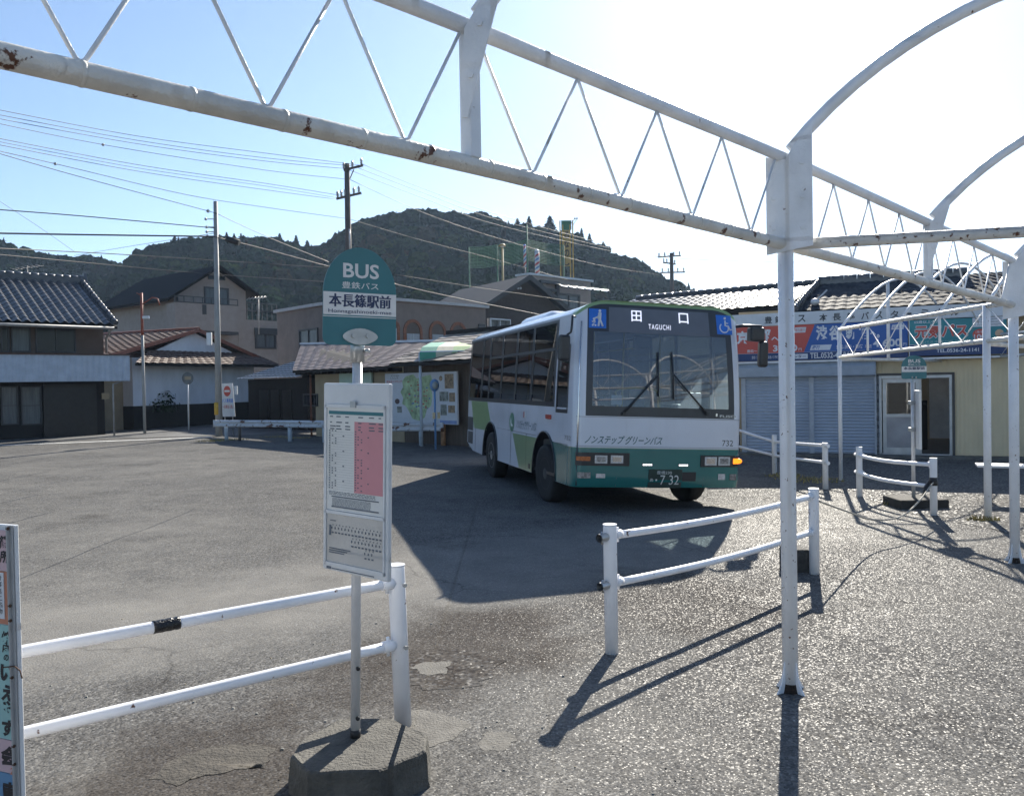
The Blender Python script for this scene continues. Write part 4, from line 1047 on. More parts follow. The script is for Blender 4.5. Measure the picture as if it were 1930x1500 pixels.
M_LED = glow('route_letters', (.80, .82, .95), .32)
ftext('田', 1189.6, 585.6, 1208.8, 606, M_LED, .007, par=DP, bold=.012); ftext('口', 1278.8, 590.5, 1296.8, 610, M_LED, .007, par=DP, bold=.012); ftext('TAGUCHI', 1222, 612, 1263.6, 621.5, M_LED, .007, par=DP, space=1.25)
M_ICON = pm('icon_blue', (.02, .16, .62), .35); M_ICW = pm('icon_white', (.72, .74, .76), .4)
def icon(q, strokes, dots):
    b = MB(); x0, x1, z0, z1 = quad(b, *q, .002, .003); ic = bbuild(b, 'access_sign', M_ICON)
    f = MB()
    def P(u, v): return FS(x0+(x1-x0)*u, z0+(z1-z0)*v, .0065)
    for pts, wd in strokes:
        P_ = [P(*p) for p in pts]; f.tube(P_, wd*(x1-x0)*.5, 6)
    for u, v, r in dots: c = P(u, v); f.tube([c, c+Vector((0, -.003, 0))], r*(x1-x0), 12)
    f.v = [Vector((p.x, min(p.y, 9), p.z)) for p in f.v]
    bbuild(f, 'pictogram', M_ICW, ic)
icon((1109.7, 582.3, 1142.3, 618.3), [([(.62, .80), (.60, .45)], .2), ([(.60, .5), (.55, .10)], .11), ([(.62, .5), (.80, .10)], .11), ([(.60, .70), (.45, .52)], .07), ([(.45, .55), (.32, .50), (.30, .35), (.18, .32)], .10), ([(.32, .5), (.36, .30), (.22, .20), (.40, .16)], .05)], [(.63, .90, .075), (.28, .47, .06), (.22, .14, .05), (.38, .14, .05)])
icon((1350.3, 594.6, 1378.3, 630.6), [([(.58, .72), (.56, .46), (.76, .44), (.86, .24)], .10), ([(.57, .60), (.76, .58)], .07), ([(.86, .24), (.96, .28)], .07), ([(.48+.28*math.cos(a), .34+.24*math.sin(a)) for a in [2.3+.42*k for k in range(11)]], .075)], [(.58, .84, .075)])
# wipers
for pv, el, b0, b1 in (((1174, 779), (1239, 706), (1238.6, 664), (1239.5, 747)), ((1331, 780), (1267, 706), (1264.6, 664), (1268, 752))):
    b = MB()
    def W_(p, off): return FS(*bxz(*p), off)
    b.tube([W_(pv, .03), W_(el, .045)], .013, 8); b.tube([W_(pv, .0), W_(pv, .05)], .022, 8); w_1 = bbuild(b, 'wiper', M_BBLK)
    b = MB(); b.tube([W_(b0, .022), W_(el, .030), W_(b1, .022)], .012, 6); bbuild(b, 'blade', M_BBLK, w_1)
# mirrors
def bat(px, py, y):                                      # pixel -> point at distance y behind the front line
    o = ILOC @ EYE; d = ILOC.to_3x3() @ ray(px, py); return o+d*((y-o.y)/d.y)
b = MB(); b.tube([bat(1084, 597, .18), bat(1079, 596, .10), bat(1078, 612, .08), bat(1076, 626, .08), bat(1068, 632, .10)], .016, 8); ma = bbuild(b, 'mirror_arm', M_BBLK)
c0, c1 = bat(1050.5, 680, .12), bat(1074, 631, .12); b = MB(); b.box(c0.x, c1.x, .06, .16, c0.z, c1.z, .035); bbuild(b, 'mirror', M_BBLK, ma)
b = MB(); b.tube([bat(1388, 616, .15), bat(1400, 614, .05), bat(1434, 615, .02), bat(1438, 640, .02), bat(1436, 660, .02)], .022, 8); mr_ = bbuild(b, 'mirror_arm', M_BBLK)
c0, c1 = bat(1411, 643, .03), bat(1438, 618, .03); b = MB(); b.box(c0.x, c1.x, -.04, .10, c0.z, c1.z, .025); bbuild(b, 'mirror', M_BBLK, mr_)
c0, c1 = bat(1428.5, 692, .03), bat(1446, 644, .03); b = MB(); b.box(c0.x, c1.x, -.03, .08, c0.z, c1.z, .035); bbuild(b, 'mirror', M_BBLK, mr_)
# side fittings (driver's side)
def SP_(px, py, off=.004): y, z = byz(px, py); return Vector((-(sx(z)+off), y, z))
def srect(name, px0, py0, px1, py1, mt, off=.003, th=.004, par=None):
    (y0, z0), (y1, z1) = byz(px0, py1), byz(px1, py0); b = MB()
    b.prism([Vector((-(HW+off), y0, z0)), Vector((-(HW+off), y1, z0)), Vector((-(HW+off), y1, z1)), Vector((-(HW+off), y0, z1))], (-th, 0, 0)); return bbuild(b, name, mt, par)
srect('side_marker', 1030.6, 781.8, 1039.4, 789, pm('red_lens', (.42, .05, .03), .3), .003, .02)
st = srect('sticker', 987.4, 775.6, 991.4, 787, M_SWHITE); srect('red_half', 987.4, 775.6, 989.3, 787, MC['red_lens'], .0075, .001, st)
(yc, zc_), (ye, _) = byz(965, 795.5), byz(969.5, 795.5)
b = MB(); rl = .155
b.prism([Vector((-(HW+.003), yc+rl*math.cos(a), zc_+rl*math.sin(a))) for a in [2*math.pi*k/28 for k in range(28)]], (-.002, 0, 0)); lg = bbuild(b, 'round_logo', pm('logo_green', (.10, .24, .16), .3))
b = MB(); b.prism([Vector((-(HW+.0055), yc+q[0]*rl, zc_+q[1]*rl)) for q in ((.35, .5), (.1, -.1), (-.5, -.3), (-.35, -.45), (.3, -.4), (.5, .1))], (-.001, 0, 0)); bbuild(b, 'leaf', M_ICW, lg)
def stext(s, px0, py0, px1, py1, mt, **k):
    (y0, z0), (y1, z1) = byz(px0, py1), byz(px1, py0)
    z0, z1 = min(z0, z1), max(z0, z1); b = MB(); text_on(b, s, 0, 1, z0, z1, lambda u, z: Vector((-(HW+.003), y0+(y1-y0)*u, z)), k.get('bold', 0), k.get('shear', 0)); return bbuild(b, 'lettering', mt)
ya_, za_2 = byz(973, 800); yb_3, zb_3 = byz(1011.4, 800)
b = MB(); text_on(b, 'ノンステップグリーンバス', 0, 1, za_2-.06, za_2+.085, lambda u, z: Vector((-(HW+.003), ya_+(yb_3-ya_)*u, z)), .008, .4); bbuild(b, 'lettering', M_BTXT)
yA, zA = byz(1064, 824); yB, _ = byz(1076, 826); b = MB(); text_on(b, '732', 0, 1, zA-.03, zA+.03, lambda u, z: Vector((-(HW+.003), yA+(yB-yA)*u, z))); bbuild(b, 'lettering', M_GREYP)
for q in ((882.2, 786, 892, 809), (882.2, 813.5, 891.5, 833.5)): srect('vent', *q, pm('vent_dark', (.05, .052, .055), .6, var=.4, scale=60, stretch=(1, 1, 12)), .002, .004)
srect('flap_handle', 996, 874, 999.5, 882, M_BBLK, .003, .006)
# panel gaps along the flank
b = MB()
for y0, y1, z in ((.32, XFW-.5, ZG+.01), (XFW+.45, XRW-.45, ZG+.05)): b.box(-(HW+.0045), -(HW+.001), y0, y1, z, z+.006)
for y in (2.35, 3.3, 6.1): b.box(-(HW+.0045), -(HW+.001), y, y+.006, ZS+.02, ZG+.05)
bbuild(b, 'panel_gap', M_BBLK, BODY)
b = MB()
for z in (ZG+.018, 1.262):
    P_ = [p for p in PLAN if abs(p[0]) < HW-.03 and p[1] < .2]
    b.tube([fpt(x, y, z)-Vector((0, .001, 0)) for x, y in P_], .0025, 4)
for x in (-.62, .62): b.tube([FS(x, ZS+.01, .001), FS(x, ZS+.13, .001)], .0025, 4)
bbuild(b, 'front_seam', pm('seam_grey', (.10, .11, .12), .6), BODY)
# ---- inside
b = MB(); b.box(-HW+.1, HW-.1, .25, .62, .75, 1.36, .06); bbuild(b, 'dashboard', pm('dash_dark', (.03, .033, .038), .6))
b = MB(); b.box(-HW+.12, HW-.12, .45, BL-.2, .441, .46); bbuild(b, 'cabin_floor', M_INT)
st_c = Vector((-.62, .80, 1.30)); Ms = Matrix.Translation(st_c) @ Matrix.Rotation(R(38), 4, 'X')
b = MB(); b.tube([Ms @ Vector((.21*math.cos(a), .21*math.sin(a), 0)) for a in [2*math.pi*k/24 for k in range(25)]], .016, 8); b.tube([Ms @ Vector((-.2, 0, 0)), Ms @ Vector((.2, 0, 0))], .014, 6); b.tube([Ms @ Vector((0, 0, 0)), Ms @ Vector((0, -.1, -.5))], .03, 8); bbuild(b, 'steering_wheel', M_BBLK)
def bus_seat(x, y, w_=.44):
    b = MB(); b.box(x-w_/2, x+w_/2, y, y+.42, .80, .90, .03); b.box(x-w_/2, x+w_/2, y+.38, y+.48, .86, 1.52, .03); b.box(x-.03, x+.03, y+.15, y+.25, .46, .81); return bbuild(b, 'seat', M_SEAT)
bus_seat(-.62, 1.22, .5)
for y in (2.6, 3.5, 4.5, 5.3):
    for x in (-.78, .78): bus_seat(x, y, .5)
for x in (-.95, -.48, 0, .48, .95): bus_seat(x, 6.15, .45)
for x, y in ((-.36, 1.75), (.42, 1.1), (.42, 2.5), (-.4, 3.4), (.42, 4.4), (-.4, 5.2)):
    b = MB(); b.tube([(x, y, .46), (x, y, 2.62)], .017, 8); bbuild(b, 'grab_pole', M_YEL)
for x in (-.45, .45):
    b = MB(); b.tube([(x, 1.5, 2.3), (x, 6.2, 2.3)], .014, 8); bbuild(b, 'grab_rail', M_YEL)
b = MB(); b.tube(smooth_pts([Vector(p) for p in ((-.33, .75, .9), (-.33, .80, 1.45), (-.28, .95, 1.62), (.1, 1.0, 1.66), (.38, 1.02, 1.6), (.42, 1.05, 1.2))], 6), .016, 8); bbuild(b, 'cab_rail', M_YEL)
b = MB(); b.box(-.35, -.32, 1.0, 1.7, .46, 1.45); b.box(-1.1, -.32, 1.72, 1.75, .46, 2.2); bbuild(b, 'cab_partition', M_GREYP)
b = MB(); b.box(.62, .82, .52, .80, 1.36, 1.62, .02); b.box(.60, .9, .85, 1.05, .46, 1.45, .02); bbuild(b, 'fare_box', M_GREYP)
p0, p1 = bat(1152, 762, .42), bat(1173, 745, .42); b = MB(); b.box(p0.x, p1.x, .42, .425, p0.z, p1.z); bbuild(b, 'notice_card', M_SWHITE)
b = MB(); b.box(-.32, -.05, .30, .36, 2.18, 2.36, .03); bbuild(b, 'inside_mirror', M_BBLK)
b = MB(); b.box(-HW+.25, HW-.25, .34, .62, 2.40, 2.60); bbuild(b, 'display_case', M_BBLK)

# ------------------------------------------------------------------ the driver
def driver():
    t = thing('person', 'bus driver in dark uniform and tie seated behind the windscreen holding the wheel', 'person', MBUS @ (LEAN @ Vector((-.62, 1.40, .90))), BYAW)
    me = bpy.data.meshes.new('body')
    J = {'pel': (0, .02, .10, .15), 'waist': (0, .03, .28, .145), 'chest': (0, .02, .47, .165), 'neckb': (0, .0, .62, .085), 'neck': (0, -.01, .68, .055), 'chin': (0, -.035, .745, .068), 'head': (0, -.03, .82, .092), 'crown': (0, -.02, .905, .07),
         'shl': (-.19, .01, .57, .075), 'ell': (-.27, -.17, .36, .052), 'wrl': (-.18, -.42, .42, .036), 'hnl': (-.165, -.49, .445, .03),
         'shr': (.19, .01, .57, .075), 'elr': (.27, -.17, .36, .052), 'wrr': (.18, -.42, .42, .036), 'hnr': (.165, -.49, .445, .03),
         'hil': (-.10, -.02, .08, .10), 'knl': (-.15, -.46, .10, .072), 'anl': (-.15, -.50, -.32, .048), 'tol': (-.15, -.66, -.38, .04),
         'hir': (.10, -.02, .08, .10), 'knr': (.15, -.46, .10, .072), 'anr': (.15, -.50, -.32, .048), 'tor': (.15, -.66, -.38, .04)}
    E_ = [('pel', 'waist'), ('waist', 'chest'), ('chest', 'neckb'), ('neckb', 'neck'), ('neck', 'chin'), ('chin', 'head'), ('head', 'crown')]
    for s in 'lr': E_ += [('chest', 'sh'+s), ('sh'+s, 'el'+s), ('el'+s, 'wr'+s), ('wr'+s, 'hn'+s), ('pel', 'hi'+s), ('hi'+s, 'kn'+s), ('kn'+s, 'an'+s), ('an'+s, 'to'+s)]
    # five fingers of each hand, curled round the rim
    for s, sg in (('l', 1), ('r', -1)):
        hx, hy, hz_, _ = J['hn'+s]
        for k, (dx, ln) in enumerate(((-.026, .8), (-.009, 1.), (.009, .95), (.025, .75))):
            a, c = 'f%s%da' % (s, k), 'f%s%db' % (s, k)
            J[a] = (hx+dx, hy-.045*ln, hz_+.012, .0095); J[c] = (hx+dx, hy-.055*ln, hz_-.03*ln, .008); E_ += [('hn'+s, a), (a, c)]
        J['t'+s] = (hx+sg*.04, hy-.02, hz_+.02, .0105); E_ += [('hn'+s, 't'+s)]
    K = list(J); me.from_pydata([J[k][:3] for k in K], [(K.index(a), K.index(b)) for a, b in E_], [])
    o = bpy.data.objects.new('body', me); C.objects.link(o)
    md = o.modifiers.new('s', 'SKIN'); sk = me.skin_vertices[0].data
    for i, k in enumerate(K):
        r = J[k][3]; ry = r*(.68 if k in ('waist', 'chest', 'pel') else 1.12 if k in ('head', 'chin') else 1)
        sk[i].radius = (r, ry if k in ('waist', 'chest', 'pel', 'head', 'chin') else r); sk[i].use_root = k == 'pel'
    o.modifiers.new('u', 'SUBSURF').levels = 2
    dg = bpy.context.evaluated_depsgraph_get(); dg.update(); m2 = bpy.data.meshes.new_from_object(o.evaluated_get(dg))
    bpy.data.objects.remove(o)
    skin, jac, trou, shirt, tie = pm('skin', (.42, .25, .18), .5, var=.06), pm('uniform_navy', (.02, .03, .06), .8), pm('trousers', (.02, .022, .03), .8), pm('shirt_white', (.62, .64, .66), .7), pm('tie', (.02, .03, .09), .6)
    m2.materials.clear()
    for q in (skin, jac, trou, shirt, tie): m2.materials.append(q)
    for p in m2.polygons:
        c = p.center; p.use_smooth = True
        hand = c.y < -.44 and c.z > .36
        p.material_index = 0 if (c.z > .655 or hand) else 2 if c.z < .13 else 4 if (abs(c.x) < .018 and c.y < -.03 and .28 < c.z < .62) else 3 if (abs(c.x) < .05*(c.z-.22)/.4+.01 and c.y < -.03 and c.z > .30 or c.z > .61) else 1
    bo = bpy.data.objects.new('body', m2); C.objects.link(bo); bo.parent = t
    b = MB(); b.lathe([(.02, .93), (.07, .925), (.096, .89), (.104, .845), (.10, .80), (.09, .785)], 16, Matrix.Translation((0, -.012, 0)) @ Matrix.Diagonal((.93, 1.06, 1, 1))); b.build('hair', pm('hair_black', (.012, .011, .01), .6), t)
    for sg in (-1, 1):
        b = MB(); b.ball((sg*.034, -.128, .825), .011, 8, 6); b.build('eye', M_BRUSH, t)
        b = MB(); b.ball((sg*.10, -.02, .81), .028, 8, 6, (.4, .8, 1.2)); b.build('ear', skin, t)
    b = MB(); b.ball((0, -.14, .80), .018, 8, 6, (.8, 1, 1.4)); b.build('nose', skin, t)
    b = MB(); b.ball((0, -.118, .757), .02, 8, 6, (1.3, .5, .3)); b.build('mouth', pm('lips', (.30, .12, .10), .5), t)
driver()
# ------------------------------------------------------------------ buildings
def same_z(px, py, z): d = ray(px, py); return EYE + d*((z-CH)/d.z)
def wall_e(px0, py0, px1, py1, Y0):
    """wall whose eave runs level between two pixels; distance of the first given"""
    a = at(px0, py0, Y0); b = same_z(px1, py1, a.z); return Wall(a, b), a.z
def wp(W, u, z, off=0.): return Vector((W.P.x+W.u.x*u+W.n.x*off, W.P.y+W.u.y*u+W.n.y*off, z))
def slab(mb, W, u0, u1, z0, z1, o0, o1):
    """box given along / up / behind the wall"""
    p = [wp(W, u, z, o) for z in (z0, z1) for o in (o0, o1) for u in (u0, u1)]
    return mb.add(p, [(0, 2, 3, 1), (4, 5, 7, 6), (0, 1, 5, 4), (2, 6, 7, 3), (0, 4, 6, 2), (1, 3, 7, 5)])
def rect_px(W, x0, y0, x1, y1, off=0.):
    ua, za_ = W.uz(x0, y0, off); ub, zb__ = W.uz(x1, y1, off); return min(ua, ub), max(ua, ub), min(za_, zb__), max(za_, zb__)
M_PANE = pm('window_pane', (.02, .024, .03), .12, spec=.3, var=.3, scale=1.2); M_CURT = pm('curtain_pane', (.11, .13, .14), .18, spec=.3, var=.25, scale=8, stretch=(3, 3, .2)); M_FRD = pm('dark_sash', (.04, .042, .045), .4); M_FRA = pm('aluminium_sash', (.42, .45, .48), .35, .4)
def window(par, W, q, fm=None, pm_=None, mull=1, trans=0, depth=.05, bw=.05, sill=False):
    u0, u1, z0, z1 = q if len(q) == 4 and not isinstance(q[0], int) else rect_px(W, *q)
    b = MB()
    slab(b, W, u0, u1, z1-bw, z1, -depth, .0); slab(b, W, u0, u1, z0, z0+bw, -depth, .0); slab(b, W, u0, u0+bw, z0+bw, z1-bw, -depth, 0); slab(b, W, u1-bw, u1, z0+bw, z1-bw, -depth, 0)
    for k in range(mull): u = u0+(u1-u0)*(k+1)/(mull+1); slab(b, W, u-bw*.4, u+bw*.4, z0+bw, z1-bw, -depth*.8, 0)
    for k in range(trans): z = z0+(z1-z0)*(k+1)/(trans+1); slab(b, W, u0+bw, u1-bw, z-bw*.3, z+bw*.3, -depth*.7, 0)
    o = b.build('window', fm or M_FRD, par, True)
    b = MB(); slab(b, W, u0+bw*.5, u1-bw*.5, z0+bw*.5, z1-bw*.5, -.012, .02); b.build('pane', pm_ or M_PANE, o, True)
    return o
def tile_roof(mb, A_, B_, C_, D_, sp=.26, rh=.045, row=.28, step=.022, k=6):
    """eave A->B, ridge D->C; round tiles running up the slope, courses across"""
    A_, B_, C_, D_ = map(Vector, (A_, B_, C_, D_)); nrm = (B_-A_).cross(D_-A_).normalized()
    if nrm.z < 0: nrm = -nrm
    nc = max(2, int((B_-A_).length/sp)); nr = max(2, int((D_-A_).length/row)); o = []; nu = nc*k
    vs_ = []
    for j in range(nr): vs_ += [(j/nr+1e-4, step), ((j+1)/nr-1e-4, 0.)]
    for v, s_ in vs_:
        for i in range(nu+1):
            u = i/nu; p = A_.lerp(B_, u).lerp(D_.lerp(C_, u), v); w_ = abs(math.cos(math.pi*(i/k)))
            o.append(p+nrm*(rh*(w_**1.6)+s_))
    W_ = nu+1
    mb.add(o, [[j*W_+i, j*W_+i+1, (j+1)*W_+i+1, (j+1)*W_+i] for j in range(len(vs_)-1) for i in range(nu)], False)
    return mb
def plane_roof(mb, A_, B_, C_, D_, th=.12):
    A_, B_, C_, D_ = map(Vector, (A_, B_, C_, D_)); mb.prism([A_, B_, C_, D_], (0, 0, -th)); return mb
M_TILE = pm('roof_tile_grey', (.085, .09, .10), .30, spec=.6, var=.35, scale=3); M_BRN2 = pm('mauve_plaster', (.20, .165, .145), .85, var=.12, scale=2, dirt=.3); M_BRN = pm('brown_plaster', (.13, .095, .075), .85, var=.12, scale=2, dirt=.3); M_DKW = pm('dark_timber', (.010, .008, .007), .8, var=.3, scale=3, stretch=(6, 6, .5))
M_CORR = pm('blue_grey_sheet', (.40, .46, .54), .5, var=.12, scale=3); M_REDR = pm('red_brown_tile', (.115, .075, .062), .7, var=.25, scale=4); M_WPL = pm('white_plaster', (.74, .77, .82), .8, var=.08, scale=1.5, dirt=.35, stretch=(1, 1, .3)); M_SID = pm('beige_siding', (.31, .27, .24), .8, var=.08, scale=3)
M_CREAM = pm('cream_plaster', (.36, .29, .19), .85, var=.1, scale=2, dirt=.3); M_SLATE = pm('slate_roof', (.03, .037, .05), .7, spec=.2, var=.15, scale=5, stretch=(1, 6, 6)); M_BROOF = pm('brown_sheet_roof', (.13, .095, .085), .5, var=.25, scale=3, rust=.4, rscale=2); M_GUT = pm('gutter', (.30, .29, .28), .5, var=.2)

# --- tiled house at the left edge
W, ze = wall_e(0, 610, 193, 616, 30.0)
H1 = thing('tiled_house', 'old two storey house with grey tiled roof and pale corrugated fascia at left edge', 'house', (W.P.x, W.P.y, 0), W.rot)
uR = W.uz(193, 640)[0]; UL = -7.5
b = MB(); slab(b, W, UL, uR, 2.9, ze+.25, 0, 5.5); b.build('upper_wall', M_BRN, H1, True)
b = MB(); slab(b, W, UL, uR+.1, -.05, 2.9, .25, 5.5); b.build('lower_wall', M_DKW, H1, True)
zr = W.uz(70, 522, 3.0)[1]; ue = W.uz(221, 606, -.9)[0]; ur = ue
n0, n1 = -.9, 3.0
b = MB(); tile_roof(b, wp(W, UL, ze, n0), wp(W, ue, ze, n0), wp(W, ur, zr-.15, n1), wp(W, UL, zr-.15, n1), .30, .095, .30, .02); RF = b.build('roof', M_TILE, H1, True)
b = MB(); plane_roof(b, wp(W, UL, ze-.03, n0), wp(W, ue, ze-.03, n0), wp(W, ur, zr-.17, n1), wp(W, UL, zr-.17, n1), .1); plane_roof(b, wp(W, UL, zr-.17, n1+.01), wp(W, ur, zr-.17, n1+.01), wp(W, ue, ze, 6.8), wp(W, UL, ze, 6.8)); b.build('roof_deck', M_DKW, RF, True)
b = MB(); slab(b, W, UL, ur+.05, zr-.2, zr+.05, n1-.12, n1+.12)
k = UL
while k < ur: b.tube([wp(W, k, zr+.06, n1), wp(W, k+.28, zr+.06, n1)], [.11, .095], 8); k += .29
b.prism([wp(W, ur+.02, zr-.25, n1-.22), wp(W, ur+.02, zr-.25, n1+.22), wp(W, ur+.02, zr+.28, n1+.06), wp(W, ur+.02, zr+.28, n1-.06)], W.u*.12); b.build('ridge', M_TILE, RF, True)
b = MB(); nt_ = 14
for i in range(nt_): p, q = wp(W, ue-.05, ze+.10, n0).lerp(wp(W, ur-.05, zr-.02, n1), i/nt_), wp(W, ue-.05, ze+.10, n0).lerp(wp(W, ur-.05, zr-.02, n1), (i+1.02)/nt_); b.tube([p, q], [.10, .085], 8)
b.build('verge', M_TILE, RF, True)
b = MB(); b.prism([wp(W, uR, 2.9, .01), wp(W, uR, 2.9, 5.5), wp(W, uR, ze+.2, 5.5), wp(W, uR, zr-.3, n1), wp(W, uR, ze+.2, .01)], W.u*.04); b.build('gable_wall', M_BRN, H1, True)
b = MB(); b.tube([wp(W, UL, ze-.06, n0-.06), wp(W, ue-.15, ze-.10, n0-.06)], .06, 8); b.tube([wp(W, ue-.2, ze-.1, n0-.06), wp(W, uR+.12, ze-.45, -.06), wp(W, uR+.12, 3.1, -.06)], .045, 8); b.build('gutter', M_GUT, H1, True)
for q in ((0, 616, 18, 664), (20, 616, 58, 664), (66, 616, 143, 665)): window(H1, W, q, M_FRD, M_PANE if q[0] != 20 else M_CURT, 1 if q[0] == 66 else 0)
window(H1, W, (-70, 616, -5, 664), M_FRD, M_PANE)
ub = W.uz(245, 700, -1.0)[0]; zb0, zb1_ = W.uz(120, 719, -1.0)[1], W.uz(120, 669, -1.0)[1]
b = MB(); n_ = int((ub-UL)/.20)*4; sp_ = (ub-UL)/n_
o = []
for i in range(n_+1):
    dd = .022 if i % 4 in (1, 2) else 0
    o += [wp(W, UL+sp_*i, zb0, -1.0-dd), wp(W, UL+sp_*i, zb1_, -1.0-dd)]
b.add(o, [[2*i, 2*i+2, 2*i+3, 2*i+1] for i in range(n_)]); slab(b, W, UL, ub, zb0, zb1_, -.99, -.95); slab(b, W, ub-.03, ub, zb0, zb1_, -.94, .0); b.build('fascia', M_CORR, H1, True)
b = MB(); slab(b, W, UL, ub+.03, zb1_, zb1_+.05, -1.06, -.002); b.build('pent_roof', pm('rust_sheet', (.09, .05, .04), .7, var=.3), H1, True)
W0 = Wall(wp(W, 0, 0, .25), wp(W, 1, 0, .25))
for q in ((-75, 728, -38, 800), (-36, 728, -2, 800), (0, 728, 35, 800), (38, 728, 79, 800)): window(H1, W0, q, M_FRD, M_CURT, 0, 1, .06)
b = MB(); slab(b, W, W.uz(80, 760, .25)[0], W.uz(180, 760, .25)[0], 0, 1.95, .10, .245); dr = b.build('sliding_door', pm('door_dark', (.016, .014, .013), .35, var=.3), H1, True)
b = MB(); slab(b, W, *rect_px(W, 191, 741, 205, 752, .25), .20, .245); b.build('name_plate', M_CREAM, H1, True)
b = MB(); p = W.uz(214, 730, -.95); b.tube([wp(W, p[0]+.5, zb0+.05, -.9), wp(W, p[0], zb0-.12, -.9), wp(W, p[0], -.02, -.9)], .035, 8); b.build('drain_pipe', M_GUT, H1, True)
b = MB(); q = wp(W, uR-1.6, zr+.25, n1+.6); b.tube([q-Vector((0, 0, 1.0)), q+Vector((0, 0, .25))], .018, 6); b.tube([q+Vector((-.6, 0, .10)), q+Vector((.6, .1, .25))], .012, 5)
for k in range(6): c = q+Vector((-.55+.2*k, .0, .12+.025*k)); b.tube([c-Vector((.0, .25, 0)), c+Vector((0, .25, 0))], .008, 4)
tag(b.build('tv_antenna', M_GUT), 'television antenna rising behind the ridge of the grey tiled house', 'antenna')

# --- white-walled storehouse with red-brown roof
W, ze = wall_e(249, 676, 478, 681, 36.0)
H2 = thing('storehouse', 'white plastered storehouse with a low red brown roof beside the tiled house', 'house', (W.P.x, W.P.y, 0), W.rot)
L_ = W.len; zp = W.uz(366, 622)[1]; up_ = W.uz(366, 622)[0]; re_ = same_z(190, 643, zp); n_b = (re_-wp(W, up_, zp)).dot(W.n)
b = MB(); slab(b, W, 0, L_, 1.0, ze+.05, 0, 7); b.prism([wp(W, .3, ze, .01), wp(W, L_-.3, ze, .01), wp(W, up_, zp-.12, .01)], W.n*.1); b.build('wall', M_WPL, H2, True)
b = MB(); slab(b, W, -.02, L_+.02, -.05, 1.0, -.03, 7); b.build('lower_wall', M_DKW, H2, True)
b = MB(); slab(b, W, -1.2, 0, -.05, ze, .6, 7); b.build('side_wall', M_CREAM, H2, True)
b = MB()
for s_, ue_ in ((-1, -1.9), (1, L_+.9)):
    A_, B_ = wp(W, ue_, ze-.05, -.25), wp(W, ue_, ze-.05, n_b); tile_roof(b, A_, B_, wp(W, up_, zp, n_b), wp(W, up_, zp, -.25), .45, .03, .30, .03, 4)
b.build('roof', M_REDR, H2, True)
b = MB(); b.tube([wp(W, up_, zp+.04, -.3), wp(W, up_, zp+.04, n_b)], .09, 8)
for ue_ in (-1.9, L_+.9): b.bar(wp(W, up_, zp-.03, -.3), wp(W, ue_, ze-.10, -.3), .05, .16)
b.build('barge_board', pm('red_ridge', (.25, .09, .055), .55, var=.2), H2, True)
b = MB(); tile_roof(b, wp(W, -.7, ze-.22, -1.0), wp(W, L_+.8, ze-.22, -1.0), wp(W, L_-.1, ze+.38, -.02), wp(W, .9, ze+.38, -.02), .45, .03, .26, .025, 4); b.build('pent_roof', M_REDR, H2, True)
b = MB(); plane_roof(b, wp(W, -.7, ze-.25, -1.0), wp(W, L_+.8, ze-.25, -1.0), wp(W, L_-.1, ze+.33, -.02), wp(W, .9, ze+.33, -.02), .08); b.build('pent_soffit', M_DKW, H2, True)
# bushes along its foot
def bush(px, py, Y, r, h, label, name='shrub'):
    g = at(px, py, Y); t = thing(name, label, 'shrub', (g.x, g.y, 0)); b = MB()
    for k in range(5): b.tube([(0, 0, -.05), (r*.5*math.cos(k*1.3), r*.3*math.sin(k*1.3), h*.6)], .012, 5)
    b.build('stem', M_BARK, t); V = crown_pts((0, 0, h*.25), r, h, 420, False); mesh_np('foliage', V, np.arange(len(V)).reshape(-1, 4), [M_LEAF[1]], None, t)
g_ = wp(W, 2, 0, -.6); bush(300, 800, g_.y, .8, 1.5, 'straggly dark shrub growing against the foot of the white storehouse wall')
g_ = wp(W, 4.5, 0, -.6); bush(345, 800, g_.y, .7, 1.2, 'second lower shrub against the white wall near the round sign')

# --- dark wooden gatehouse between storehouse and the waiting hut
W, ze = wall_e(474, 715, 571, 712, 36.0)
HG = thing('wooden_shed', 'dark timber shed in deep shade between the storehouse and the waiting hut', 'shed', (W.P.x, W.P.y, 0), W.rot)
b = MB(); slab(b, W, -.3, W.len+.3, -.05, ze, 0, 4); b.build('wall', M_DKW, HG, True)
b = MB(); tile_roof(b, wp(W, -.5, ze, -.4), wp(W, W.len+.3, ze, -.4), wp(W, W.len+.3, ze+.75, 2), wp(W, .3, ze+.75, 2), .3, .03, .3, .03, 4); b.build('roof', M_TILE, HG, True)
for x0, x1 in ((490, 508), (512, 530), (534, 552)):
    b = MB(); slab(b, W, *rect_px(W, x0, 735, x1, 812), -.05, -.002); b.build('door', pm('door_dark', (.016, .014, .013), .35), HG, True)

# --- tall beige house behind
zk = at(328, 553, 50).z; Pc = at(328, 553, 50); Pl = same_z(203, 573, zk); WL = Wall(Pl, Pc); dn = -WL.n if WL.n.y > 0 else WL.n
WF = Wall((Pc.x, Pc.y, 0), (Pc.x+WL.n.x, Pc.y+WL.n.y, 0)) if WL.n.x > 0 else Wall((Pc.x, Pc.y, 0), (Pc.x-WL.n.x, Pc.y-WL.n.y, 0))
H3 = thing('beige_house', 'tall beige house with dark pitched roof and a gable balcony behind the storehouse', 'house', (Pc.x, Pc.y, 0), WF.rot)
uR, zRe = WF.uz(463, 547); upk, zpk = WF.uz(405, 503); bk = -(Pc-Pl).length
def hp(u, z, o): return wp(WF, u, z, o)
nb = WL.len
b = MB(); b.prism([hp(0, -.05, 0), hp(uR, -.05, 0), hp(uR, zRe, 0), hp(upk, zpk-.1, 0), hp(0, zk, 0)], WF.n*nb); b.build('wall', M_SID, H3, True)
b = MB()
